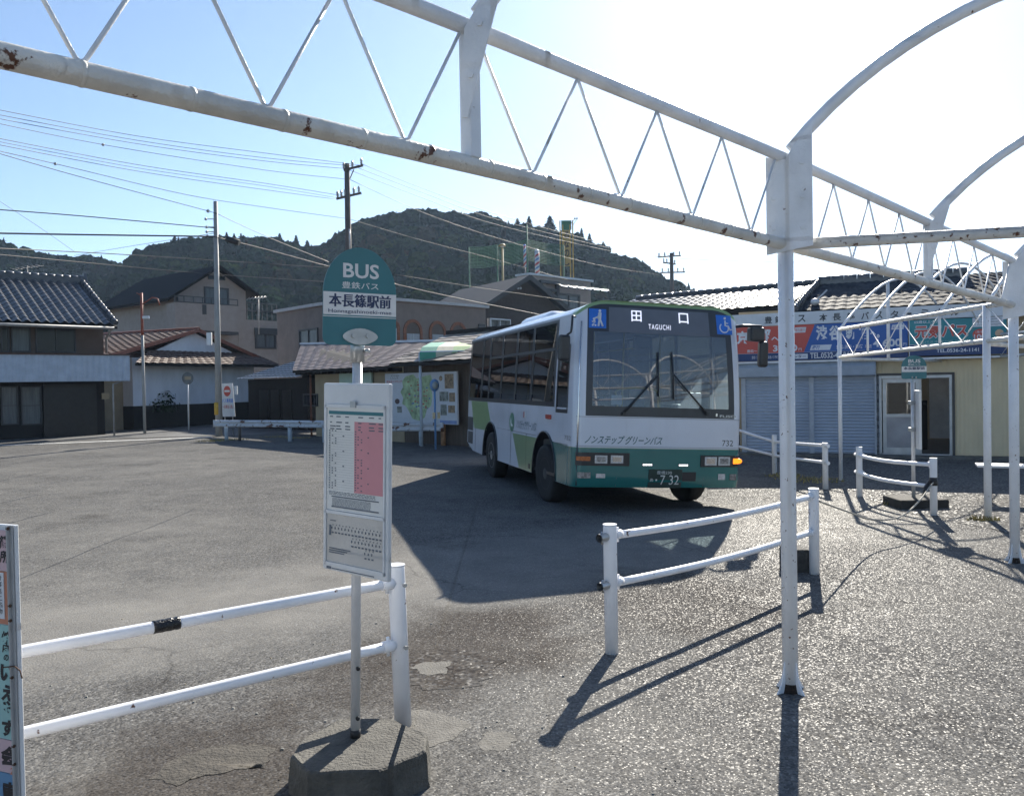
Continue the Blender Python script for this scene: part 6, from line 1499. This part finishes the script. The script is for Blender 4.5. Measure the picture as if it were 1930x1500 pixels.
lb = bbx(1497, 617, 1518, 627, B1, M_BWT, 'label', sk=.02); bt('毎日運行', 1498.5, 619, 1516.5, 625, lb, M_BR, .0, o=.006)
for s, x0, x1, y0, y1 in (('渋', 1538, 1559.5, 613.6, 641.5), ('谷', 1562.6, 1584, 613.3, 641), ('新', 1594, 1616, 613, 639.5), ('宿', 1618, 1638.5, 612.5, 639), ('へ', 1640, 1651, 624, 632), ('。', 1652, 1658, 630, 637)): bt(s, x0, y0, x1, y1, B2, bold=.045)
lb = bbx(1526, 650, 1564, 660, B2, M_BWT, 'label', sk=.04); bt('夜行', 1531, 651, 1546, 659, lb, M_BB, .02, .3, .006)
bt('豊橋-渋谷・新宿', 1576, 649.5, 1626, 657.5, B2, bold=.01); bt('片道', 1630, 649, 1643, 656, B2, bold=.0); bt('4,600', 1645.5, 638.7, 1699, 656, B2, bold=.03); bt('円', 1702, 646, 1708.5, 652, B2, bold=.0)
lb = bbx(1680, 612, 1703, 621, B2, M_BWT, 'label', sk=.02); bt('毎日運行', 1682, 613.5, 1701, 619.5, lb, M_BB, .0, o=.006)
bt('豊橋バスターミナル・高速バス予約', 1417, 670.5, 1466, 676.5, B3, bold=.0); lb = bbx(1468, 667.5, 1522, 676.5, B3, M_BWT, 'label'); bt('バスセンター', 1472, 669, 1519, 675, lb, M_BN, .02, o=.006)
bt('TEL.0532-44-8410', 1527, 663.8, 1612, 674.5, B3, bold=.02)
zt1, zt0, zt00 = z_b1-.005, Zp(1800, 647), Zp(1800, 669)
b = MB(); slab(b, W, U(1714.5), U(1897, 620), zt0, zt1, OB-.01, OB+.02); B4 = b.build('teal_banner', M_BT, TM, True)
b = MB(); slab(b, W, U(1713), U(1714.5), zt00, zt1, OB-.012, OB+.02); slab(b, W, U(1714.5), U(1897, 620), zt0-.012, zt0, OB-.012, OB+.02); b.build('banner_frame', M_BWT, TM, True)
b = MB(); slab(b, W, U(1714.5), U(1897, 620), zt00, zt0-.012, OB-.01, OB+.02); B5 = b.build('navy_strip', M_BN, TM, True)
bt('元気パス', 1722.5, 610, 1825.5, 638.5, B4, M_BWT, .075, o=.013); bt('元気パス', 1724, 611.5, 1824, 637, B4, M_BR, .03, o=.016)
bt('65歳以上の方', 1723, 603.5, 1771, 609.5, B4, bold=.01, o=.013); bt('豊鉄バス全線が乗り放題', 1724, 641.5, 1826, 646, B4, pm('banner_pale', (.35, .55, .55), .5), 0, o=.013)
lb = bbx(1833, 598, 1891, 615.5, B4, M_BWT, 'label', .013); 
for k in range(3): bt('1か月  3,000円', 1838, 600+5*k, 1887, 603.4+5*k, lb, M_INK, 0, o=.017)
b = MB(); c_ = wp(W, U(1846.5, 630), Zp(1846, 630), OB-.0125); rq = (U(1860)-U(1833))/2
b.prism([c_+W.u*rq*math.cos(a)+Vector((0, 0, rq*math.sin(a)*.85)) for a in [2*math.pi*k/24 for k in range(24)]], -W.n*.002); lb = b.build('price_disc', M_BR, B4, True); bt('100', 1835.5, 630, 1857.5, 639.5, lb, M_BWT, .02, o=.017); bt('1乗車', 1839, 623, 1853, 628, lb, M_BWT, .0, o=.017)
b = MB(); c_ = wp(W, U(1883.5, 628), Zp(1883, 628), OB-.0125); b.prism([c_+W.u*rq*.6*math.cos(a)+Vector((0, 0, rq*.62*math.sin(a))) for a in [2*math.pi*k/20 for k in range(20)]], -W.n*.002); b.build('pale_disc', pm('pale_peach', (.52, .36, .24), .5), B4, True)
bt('TEL.0536-24-1141', 1765, 656.5, 1845, 663.5, B5, bold=.02, o=.013)
b = MB(); slab(b, W, U(1380), U(1900), min(z_b0, zt00)-.05, min(z_b0, zt00)-.012, OB, -.02); b.build('banner_rail', M_WPAINT, TM, True)
# roof
zee = z_nb1+.02; n0, n1 = -.30, 1.5
ue0, ue1 = W.uz(1497, 581, n0)[0], uR+.5; ur0, ur1 = W.uz(1543, 535, n1)[0], W.uz(1814, 518, n1)[0]; zrr = W.uz(1680, 526, n1)[1]
zee = W.uz(1600, 582.5, n0)[1]
b = MB(); tile_roof(b, wp(W, ue0, zee, n0), wp(W, ue1, zee, n0), wp(W, ur1+2.4, zrr, n1), wp(W, ur0, zrr, n1), .24, .02, .24, .008, 5); RT = b.build('roof', pm('terminal_tile', (.045, .05, .06), .75, spec=.12, var=.35, scale=3), TM, True)
b = MB(); plane_roof(b, wp(W, ue0, zee-.02, n0), wp(W, ue1, zee-.02, n0), wp(W, ur1+2.4, zrr-.03, n1), wp(W, ur0, zrr-.03, n1), .08); plane_roof(b, wp(W, ur0, zrr-.03, n1+.01), wp(W, ur1+2.4, zrr-.03, n1+.01), wp(W, ue1, zee, 7), wp(W, ue0, zee, 7), .08); b.prism([wp(W, ue0, zee-.03, n0), wp(W, ur0, zrr-.04, n1), wp(W, ue0, zee-.03, 7)], W.u*.03); b.build('roof_deck', M_DKW, RT, True)
b = MB(); k = ur0
while k < ur1: b.tube([wp(W, k, zrr+.07, n1), wp(W, k+.27, zrr+.07, n1)], [.10, .09], 8); k += .28
slab(b, W, ur0, ur1, zrr-.08, zrr+.04, n1-.12, n1+.12)
for i in range(16): p, q = wp(W, ue0, zee+.07, n0).lerp(wp(W, ur0, zrr+.04, n1), i/16), wp(W, ue0, zee+.07, n0).lerp(wp(W, ur0, zrr+.04, n1), (i+1.02)/16); b.tube([p, q], [.085, .075], 8)
b.build('ridge', M_TILE, RT, True)
b = MB(); q = rect_px(W, 1722, 535, 1812, 521, n1+.3); slab(b, W, q[0], q[1], zrr-.1, q[3]+.05, n1+.2, n1+1.2); b.build('raised_ridge', M_DKW, RT, True)
b = MB(); slab(b, W, ue0, ue1, zee-.06, zee-.05, n0+.05, -.02); b.build('soffit', M_DKW, TM, True)
u_, z_ = W.uz(1537, 577, n0+.4); b = MB(); p = wp(W, u_, z_+.08, n0+.3); b.tube([p, p+W.u*.25+Vector((0, 0, .25))], .02, 6); b.ball(p, .10, 10, 8, (1, 1, .8)); b.build('roof_lamp', M_ALU, TM, True)
# house with the glaring roof behind the terminal's left end
we, zE = wall_e(1240, 596, 1503, 577, 27.5)
HB_ = thing('glare_roof_house', 'low house whose shallow tiled roof glares white in the sun behind the bus', 'house', (we.P.x, we.P.y, 0), we.rot)
Lg = we.len; nR = 2.3; zR = we.uz(1469, 540.5, nR)[1]; ul_, ur_ = we.uz(1200, 560, nR)[0], we.uz(1549, 535.5, nR)[0]
M_GT = pm('glazed_tile', (.10, .105, .12), .22, spec=.9, var=.2, scale=3)
b = MB(); tile_roof(b, wp(we, -2.5, zE, -.6), wp(we, Lg, zE, -.6), wp(we, ur_, zR, nR), wp(we, ul_, zR, nR), .30, .018, .30, .022, 5); b.build('roof', M_GT, HB_, True)
b = MB(); plane_roof(b, wp(we, -2.5, zE-.03, -.6), wp(we, Lg, zE-.03, -.6), wp(we, ur_, zR-.03, nR), wp(we, ul_, zR-.03, nR), .1); slab(b, we, -2.5, Lg, zE-.20, zE-.06, -.5, -.2); b.build('eave_board', M_DKW, HB_, True)
b = MB(); slab(b, we, -2, Lg-.4, -.05, zE-.02, .2, nR); b.build('wall', M_CREAM, HB_, True)
b = MB(); k = ul_
while k < ur_: b.tube([wp(we, k, zR+.05, nR), wp(we, k+.3, zR+.05, nR)], [.09, .08], 8); k += .31
b.build('ridge', M_TILE, HB_, True)
# ------------------------------------------------------------------ poles, wires and small street furniture
M_CONCP = pm('concrete_pole', (.33, .325, .31), .7, var=.1, scale=3, dirt=.2); M_DKP = pm('dark_pole', (.10, .085, .075), .8, var=.2, scale=2); M_INS = pm('insulator', (.40, .41, .42), .3); M_WIRE = pm('cable_black', (.03, .03, .032), .6)
g = G(413, 822); U1 = thing('utility_pole', 'slim pale concrete utility pole standing beside the no entry sign', 'utility pole', (g.x, g.y, 0), 0, 'utility poles along the street')
top = at(406, 380, g.y); b = MB(); b.tube([(0, 0, -.05), (top.x-g.x, 0, top.z)], [.125, .07], 14); b.build('pole', M_CONCP, U1)
for y, l in ((413, .35), (428, .3), (437, .3), (445, .25)):
    z = zat(406, y, g); b = MB(); b.tube([(-.12-l*.5, 0, z), (l*.5-.12, 0, z)], .018, 6); b.ball((-.12-l*.5, 0, z), .05, 8, 6); b.build('bracket', M_INS, U1)
z = zat(407, 770, g); b = MB(); b.tube([(-.02, 0, z-.22), (-.02, 0, z+.22)], .128, 14); b.build('warning_band', pm('yellow_black', (.50, .30, .03), .5, var=.3), U1)
z = zat(398, 639, g); b = MB(); b.box(-.33, -.16, -.12, .0, z-.22, z+.22, .01); b.build('meter_box', M_SWHITE, U1)
b = MB(); p0, p1 = at(427, 450, g.y), at(451, 458, g.y); b.tube([p0, p1], .11, 10); tag(b.build('cable_closure', M_WIRE), 'black cable closure hanging on the cable right of the pale pole', 'cable closure')
b = MB(); g2_ = at(656, 700, 48); U2 = thing('utility_pole', 'dark utility pole with two crossarms rising above the bus stop sign', 'utility pole', (g2_.x, 48, 0), 0, 'utility poles along the street')
top = at(654, 309, 48); b.tube([(.12, 0, -.05), (top.x-g2_.x, 0, top.z)], [.24, .15], 12); b.build('pole', M_DKP, U2)
def arm(par, X, Y, pL, pR, ins, r=.06):
    a, c = at(*pL, Y-.2), at(*pR, Y+.2); b = MB(); b.bar(a, c, .12, .12); o = b.build('crossarm', M_DKP, par, True)
    for f in ins: b = MB(); q = a.lerp(c, f); b.tube([q+Vector((0, 0, .06)), q+Vector((0, 0, .16)), q+Vector((0, 0, .22)), q+Vector((0, 0, .3)), q+Vector((0, 0, .42))], [.03, .085, .05, .085, .04], 8); b.build('insulator', M_INS, o, True)
arm(U2, 0, 48, (648, 321), (684, 312), (0., .45, .92)); arm(U2, 0, 48, (634, 375), (681, 364), (.05, .2, .35, .7, .9))
b = MB(); b.bar(at(667, 320, 47.8), at(659, 338, 47.8), .05, .05); b.build('brace', M_DKP, U2, True)
b = MB(); b.tube([at(658.5, 432, 47.7), at(659.5, 472, 47.7)], .05, 6); b.build('conduit', M_INS, U2, True)
g3_ = at(1267, 700, 80); U3 = thing('utility_pole', 'distant utility pole with several crossarms above the glaring roof', 'utility pole', (g3_.x, 80, 0), 0, 'utility poles along the street')
top = at(1265.5, 477, 80); b = MB(); b.tube([(.1, 0, -.05), (top.x-g3_.x, 0, top.z)], [.26, .17], 10); b.build('pole', M_DKP, U3)
for l, r_ in (((1240, 485), (1283, 482)), ((1250, 495), (1273, 498)), ((1246, 514), (1291, 513))): arm(U3, 0, 80, l, r_, (.05, .3, .7, .95))
def cable(label, pts, Ys, r, name='overhead_cable', group='overhead wires', sag=None, mt=None):
    P = [at(px, py, Ys[0]+(Ys[1]-Ys[0])*(px-pts[0][0])/max(1e-6, pts[-1][0]-pts[0][0])) for px, py in pts]
    b = MB(); b.tube(smooth_pts(P, 6) if len(P) > 2 else P, r, 5); return tag(b.build(name, mt or M_WIRE), label, 'cable', group)
C2 = [('topmost thin wire from the left edge to the dark pole', [(-150, 178), (254, 256), (500, 289), (680, 312)], (26, 48), .012),
 ('second wire from the top at the left edge, ending on the upper crossarm', [(-150, 188), (250, 263.5), (500, 298), (665, 313)], (26, 48), .012),
 ('third wire from the top at the left edge, ending left of the dark pole top', [(-150, 196), (250, 270), (500, 304), (650, 318)], (26, 48), .012),
 ('wire with a small joint ball, fourth from the top at the left edge', [(-150, 201), (194, 273), (500, 321), (652, 338)], (26, 48), .012),
 ('thin wire fifth from the top at the left edge, above the lower crossarm', [(-150, 232), (254, 310), (500, 346), (650, 370)], (26, 48), .012),
 ('thin wire sixth from the top at the left edge, meeting the lower crossarm', [(-150, 238), (254, 316), (500, 351), (640, 374)], (26, 48), .010),
 ('wire just under the lower crossarm group at the left edge', [(-150, 244), (254, 322), (500, 358), (634, 376)], (26, 48), .012),
 ('long sagging wire with a joint ball passing in front of the pale pole', [(-150, 252), (104, 309), (350, 367), (500, 391), (652, 412)], (26, 48), .013),
 ('wire falling from the left edge to the very top of the pale pole', [(-150, 245), (120, 325), (392, 398), (405, 402)], (20, 30), .011),
 ('wavy lashed cable reaching the pale pole below its top', [(-150, 385), (100, 403), (250, 416), (404, 430)], (22, 30), .016),
 ('thick dark cable running level to the pale pole', [(-150, 437), (120, 442), (404, 446)], (22, 30), .026),
 ('cable crossing low in front of the left hill', [(-150, 462), (200, 478), (500, 497), (640, 506)], (24, 44), .018),
 ('knobbly spiral cable glinting in front of the hill, lowest of the left hand wires', [(-150, 466), (180, 497), (389, 516), (640, 533)], (24, 42), .016),
 ('slanting wire dropping from the left edge to the saddle of the hills', [(-60, 342), (60, 419), (141, 475)], (36, 46), .010),
 ('wire rising from the saddle of the hills to the pale pole', [(140, 482), (260, 462), (404, 440)], (44, 30), .010),
 ('cable leaving the pale pole towards the bus stop sign, upper of two', [(407, 402), (500, 445), (620, 494)], (30, 40), .012),
 ('cable carrying the black closure from the pale pole behind the bus stop sign', [(407, 447), (500, 470), (640, 508), (745, 535)], (30, 40), .018),
 ('upper of three wires from the dark pole down to the distant pole', [(681, 309), (798, 356), (944, 407), (1182, 470), (1262, 482)], (48, 80), .014),
 ('middle of three wires from the dark pole down to the distant pole', [(668, 314), (798, 364), (944, 416), (1182, 475), (1266, 484)], (48, 80), .014),
 ('lower of three wires from the dark pole down to the distant pole', [(652, 318), (798, 374), (944, 426), (1182, 479), (1270, 484)], (48, 80), .014),
 ('single wire from below the upper crossarm of the dark pole to the distant pole', [(660, 339), (798, 401), (944, 451), (1120, 498), (1243, 518)], (48, 80), .014),
 ('wire crossing the hill in front of the green net down to the slate roof', [(658, 413), (798, 454), (944, 492), (1100, 536)], (48, 66), .014),
 ('bright twisted cable from the bus stop sign down to the slate house wall', [(640, 506), (742, 535), (880, 566), (1010, 592), (1090, 612)], (36, 46), .022),
 ('thin cable crossing the slate roof above the bright twisted one', [(742, 517), (900, 542), (1010, 558), (1110, 573)], (40, 50), .012),
 ('leftmost of three slack wires fanning down from the lower crossarm of the dark pole', [(640, 384), (560, 418), (470, 452)], (48, 60), .012),
 ('middle of three slack wires fanning down from the lower crossarm of the dark pole', [(646, 385), (600, 415), (560, 448)], (48, 60), .012),
 ('rightmost of three slack wires fanning down from the lower crossarm of the dark pole', [(652, 386), (640, 420), (630, 458)], (48, 60), .012),
 ('faint wire leaving the distant pole to the right', [(1268, 487), (1384, 492), (1560, 494), (1990, 490)], (80, 90), .018),
 ('wire sloping from the distant pole down to the glaring roof', [(1272, 500), (1330, 532), (1360, 552)], (80, 60), .016)]
for a in C2: cable(*a)
for px, py, Y, lab in ((194, 273, 35.5, 'small joint ball on the fourth wire from the top'), (104, 309, 33, 'small joint ball on the sagging wire at left'), (392, 398, 29.8, 'small joint ball beside the top of the pale pole')):
    b = MB(); b.ball(at(px, py, Y), .06, 8, 6); tag(b.build('joint_ball', M_INS), lab, 'joint', 'joint balls on the wires')
# red lamp post, round sign, no-entry sign
g = G(273, 818); t = thing('lamp_post', 'slender lamp post with a red painted top and drooping arm beside the storehouse', 'lamp post', (g.x, g.y, 0))
zt = zat(271, 552, g); zm = zat(272, 632, g)
b = MB(); b.tube([(0, 0, -.03), (0, 0, zm)], .055, 10); b.build('pole', M_CONCP, t); b = MB(); M_RP = pm('red_oxide', (.28, .07, .04), .6, var=.2); b.tube([(0, 0, zm-.3), (0, 0, zt)], .05, 10); b.build('upper_pole', M_RP, t)
a = at(301, 563, g.y); b = MB(); b.tube([(0, 0, zt-.45), ((a.x-g.x)*.6, 0, a.z+.05), (a.x-g.x-.08, 0, a.z), (a.x-g.x, 0, a.z-.25)], .025, 8); b.tube([(0, 0, zt-.1), (-.18, 0, zt)], .02, 6); b.build('arm', M_RP, t)
a = at(280, 598, g.y); b = MB(); b.box(.03, .28, -.06, .06, a.z-.06, a.z+.05, .02, Matrix.Rotation(-.0, 4, 'Y')); b.build('lamp_head', M_SWHITE, t)
g = G(356, 812); t = thing('round_sign', 'round weathered sign on a thin white pole in front of the storehouse', 'sign', (g.x, g.y, 0), R(28))
zc2 = zat(352, 713, g); b = MB(); b.tube([(0, 0, -.03), (0, 0, zc2)], .03, 8); b.build('pole', M_SWHITE, t); b = MB(); b.prism([Vector((.22*math.cos(k*math.pi/12), -.035, zc2+.25*math.sin(k*math.pi/12))) for k in range(24)], (0, -.01, 0)); dp = b.build('disc', pm('disc_grey', (.13, .14, .14), .6, var=.3, scale=8), t)
b = MB(); b.box(-.12, .12, -.049, -.046, zc2-.06, zc2+.08); b.build('sign_band', M_CREAM, dp)
g = G(431, 820); t = thing('no_entry_sign', 'white no entry board with a red disc leaning by the pale utility pole', 'sign', (g.x, g.y, 0), R(-6))
def NZ(y): return zat(431, y, g)
hw = .24; b = MB(); b.prism([(-hw-.03, 0, NZ(723)), (hw-.05, 0, NZ(722)), (hw+.02, 0, NZ(785)), (-hw+.03, 0, NZ(785))], (0, .03, 0)); bo = b.build('board', M_SWHITE, t)
for x in (-.15, .15): b = MB(); b.tube([(x, .05, -.03), (x, .05, NZ(730))], .022, 8); b.build('leg', M_GALV, t)
zc2 = NZ(737); b = MB(); b.prism([(-.02+.13*math.cos(k*math.pi/12), -.001, zc2+.19*math.sin(k*math.pi/12)) for k in range(24)], (0, -.004, 0)); rd = b.build('red_disc', M_BR, bo); b = MB(); b.box(-.12, .08, -.009, -.0055, zc2-.035, zc2+.035); b.build('white_bar', M_SWHITE, rd)
b = MB(); text_on(b, 'バス専用道', -.21, .19, NZ(759), NZ(751), lambda x, z: Vector((x, -.002, z)), .02); b.build('lettering', M_ICON, bo); b = MB(); text_on(b, '一般車進入禁止', -.20, .21, NZ(770), NZ(763), lambda x, z: Vector((x, -.002, z)), .01); b.build('lettering', M_BR, bo)
b = MB(); b.box(.26, .36, -.02, .06, NZ(744), NZ(728), .01); b.build('letter_box', M_SWHITE, t)
# W-beam barriers behind the yard
M_BEAM = pm('barrier_white', (.50, .53, .57), .45, var=.1, scale=4, rust=.75, rscale=3.5, dirt=.3)
def barrier(label, px0, yt0, yb0, px1, yt1, yb1, base, posts):
    W = Wall(G(*base[0]), G(*base[1])); u0, u1 = W.uz(px0, yt0)[0], W.uz(px1, yt1)[0]; zt = (W.uz(px0, yt0)[1]+W.uz(px1, yt1)[1])/2; zb_ = (W.uz(px0, yb0)[1]+W.uz(px1, yb1)[1])/2
    t = thing('crash_barrier', label, 'crash barrier', wp(W, u0, 0), W.rot, 'old crash barriers at the back of the yard'); prof = [(0, 0.), (.10, -.07), (.28, -.08), (.42, -.01), (.58, -.01), (.72, -.08), (.9, -.07), (1, 0)]
    o = []; n = 12
    for i in range(n+1):
        for f, d in prof: o.append(wp(W, u0+(u1-u0)*i/n, zb_+(zt-zb_)*f, d-.02))
    k = len(prof); b = MB(); b.add(o, [[i*k+j, (i+1)*k+j, (i+1)*k+j+1, i*k+j+1] for i in range(n) for j in range(k-1)], True)
    for u in (u0, u1): b.tube([wp(W, u, zb_, -.06), wp(W, u, zt, -.06)], .05, 8)
    b.build('beam', M_BEAM, t, True)
    for px, mt, r in posts: u = W.uz(px, 815)[0]; b = MB(); b.tube([wp(W, u, -.03, .06), wp(W, u, zt-.02, .06)], r, 10); b.build('post', mt, t, True)
M_POSTB = pm('post_pale_blue', (.42, .50, .58), .5, var=.1); M_WOODP = pm('wood_post', (.30, .17, .09), .8, var=.3)
barrier('long white crash barrier with a rusty top edge beside the pale utility pole', 407, 788, 803, 611, 796, 808, ((412, 830), (609, 834)), ((424, M_POSTB, .06), (449, M_DKP, .05), (544, M_POSTB, .07), (609, M_POSTB, .07)))
barrier('short crash barrier with peeling paint under the sightseeing map board', 690, 796, 813, 834, 797, 813, ((690, 840), (834, 840)), ((700, M_POSTB, .06), (792, M_POSTB, .06), (834, M_WOODP, .07)))
# striped awning shelter beside the bus, and the old blue stop sign under it
g = G(795, 841); t = thing('awning_shelter', 'small pipe shelter with a green and cream striped awning behind the rear of the bus', 'awning', (g.x, g.y, 0), R(-4))
zt = zat(793, 664, g); zv = zat(793, 682, g); LNG, DP = 3.6, 1.9
for x in (0, LNG):
    for y in (0, DP): b = MB(); b.tube([(x, y, -.03), (x, y, zt if y == 0 else zt+.35)], .04, 10); b.build('post', M_POSTB, t)
M_AG, M_AC, M_AL = pm('awning_green', (.06, .28, .20), .7), pm('awning_cream', (.50, .47, .36), .7), pm('awning_lime', (.34, .48, .22), .7)
b = MB(); n = 8
for i in range(n):
    b.mat((0, 1, 2, 1)[i % 4]); x0, x1 = LNG*i/n, LNG*(i+1)/n
    b.add([(x0, -.05, zt-.22), (x1, -.05, zt-.22), (x1, -.05, zt+.0), (x0, -.05, zt+.0), (x0, .35, zt+.16), (x1, .35, zt+.16), (x1, DP, zt+.36), (x0, DP, zt+.36)], [(0, 1, 2, 3), (3, 2, 5, 4), (4, 5, 6, 7)])
    b.mat(3); b.prism([(x0, -.06, zt-.22), (x0+.05, -.06, zt-.30), (x0+.25, -.06, zt-.33), (x1-.05, -.06, zt-.30), (x1, -.06, zt-.22)], (0, .006, 0))
b.build('canopy', [M_AG, M_AC, M_AL, M_POSTB], t)
b = MB(); b.tube([(0, -.02, zt), (LNG, -.02, zt)], .03, 8); b.build('front_rail', M_POSTB, t)
g = at(821, 836, 22.2); g.z = 0; t = thing('old_stop_sign', 'faded blue round bus stop sign on a blue pole in front of the map board', 'bus stop sign', (g.x, g.y, 0), R(50))
zc2 = zat(823, 726, g); M_BLP = pm('faded_blue', (.10, .22, .42), .5, var=.15); b = MB(); b.tube([(0, 0, -.03), (.0, 0, zc2-.1)], .028, 10); b.build('pole', M_BLP, t)
b = MB(); b.lathe([(.16, -.015), (.165, 0), (.16, .015)], 24, Matrix.Translation((0, 0, zc2)) @ Matrix.Rotation(R(90), 4, 'X')); dd = b.build('disc', M_BLP, t); b = MB(); b.lathe([(.10, -.004), (.10, .004)], 20, Matrix.Translation((0, -.022, zc2)) @ Matrix.Rotation(R(90), 4, 'X')); b.build('disc_face', pm('disc_pale', (.30, .36, .36), .5), dd)
z0, z1 = zat(821, 789, g), zat(821, 777, g)
for x in (-.13, .05): b = MB(); b.box(x, x+.09, -.05, -.03, z0, z1); b.build('notice_case', pm('notice_sunlit', (.62, .55, .36), .4), t)  # yellow tint stands in for sunlight shining through the notices
# dry grass tufts
M_GRS = [pm('dry_grass', (.30, .24, .09), .8, var=.3), pm('weed_green', (.17, .16, .07), .8, var=.3)]
def tufts(name, label, spots, n, h, seed):
    r_ = np.random.default_rng(seed); V, I = [], []
    for (px, py, rad) in spots:
        c = G(px, py)
        for k in range(n):
            a = r_.uniform(0, 6.28); d = rad*math.sqrt(r_.uniform(0, 1)); x, y = c.x+d*math.cos(a)*1.6, c.y+d*math.sin(a); hh = h*r_.uniform(.4, 1.1); lx, ly = r_.normal(0, .35, 2)*hh; w_ = .008
            V += [(x-w_, y, .0), (x+w_, y, .0), (x+lx+w_*.2, y+ly, hh), (x+lx-w_*.2, y+ly, hh)]; I.append(r_.choice([0, 0, 1]))
    V = np.array(V); return tag(mesh_np(name, V, np.arange(len(V)).reshape(-1, 4), M_GRS, I), label, kind='stuff')
tufts('grass_tufts', 'dry grass and weeds in tufts at post feet and along the gravel edge', [(415, 830, .35), (432, 829, .4), (398, 832, .3), (1515, 903, .3), (1535, 907, .3), (1690, 950, .12), (1855, 980, .12), (560, 826, .3), (520, 824, .35), (1475, 897, .2)], 90, .055, 5)

# grit and pebbles lying about the near yard
b = MB(); r_ = random.Random(21)
for k in range(330):
    c = G(r_.uniform(20, 1925), 900+590*r_.random()**.8) if k % 3 else G(r_.gauss(700, 320), r_.gauss(1330, 90)); s_ = r_.uniform(.002, .006)*(1 if k % 12 else 1.8); o = []
    for i in range(8):
        a = [(-1, -1, -.5), (1, -1, -.5), (1, 1, -.5), (-1, 1, -.5), (-.6, -.6, .7), (.7, -.5, .6), (.5, .7, .7), (-.6, .6, .6)][i]; o.append(Vector((c.x+a[0]*s_*r_.uniform(.6, 1.1), c.y+a[1]*s_*r_.uniform(.6, 1.1), undul(c.x, c.y)+(a[2]+.4)*s_*.7)))
    b.mat(k % 3); b.add(o, [(0, 1, 5, 4), (1, 2, 6, 5), (2, 3, 7, 6), (3, 0, 4, 7), (4, 5, 6, 7)])
tag(b.build('loose_stones', [pm('grit_grey', (.20, .195, .18), .9, var=.3, scale=60), pm('grit_dark', (.05, .047, .043), .9, var=.3, scale=60), pm('grit_tan', (.24, .20, .14), .9, var=.3, scale=60)]), 'loose grit and pebbles scattered over the asphalt', kind='stuff')
# ------------------------------------------------------------------ air
HZ = 1
if HZ:
    mt, n, b, o = newmat('air'); n.nodes.remove(b)
    pv = nd(n, 'ShaderNodeVolumePrincipled'); pv.inputs['Color'].default_value = (.50, .70, 1, 1); pv.inputs['Density'].default_value = .00024; pv.inputs['Anisotropy'].default_value = .35
    n.links.new(pv.outputs[0], o.inputs['Volume'])
    b = MB(); b.box(-1500, 1700, -60, 2600, -6, 240); tag(b.build('haze', mt), kind='stuff')
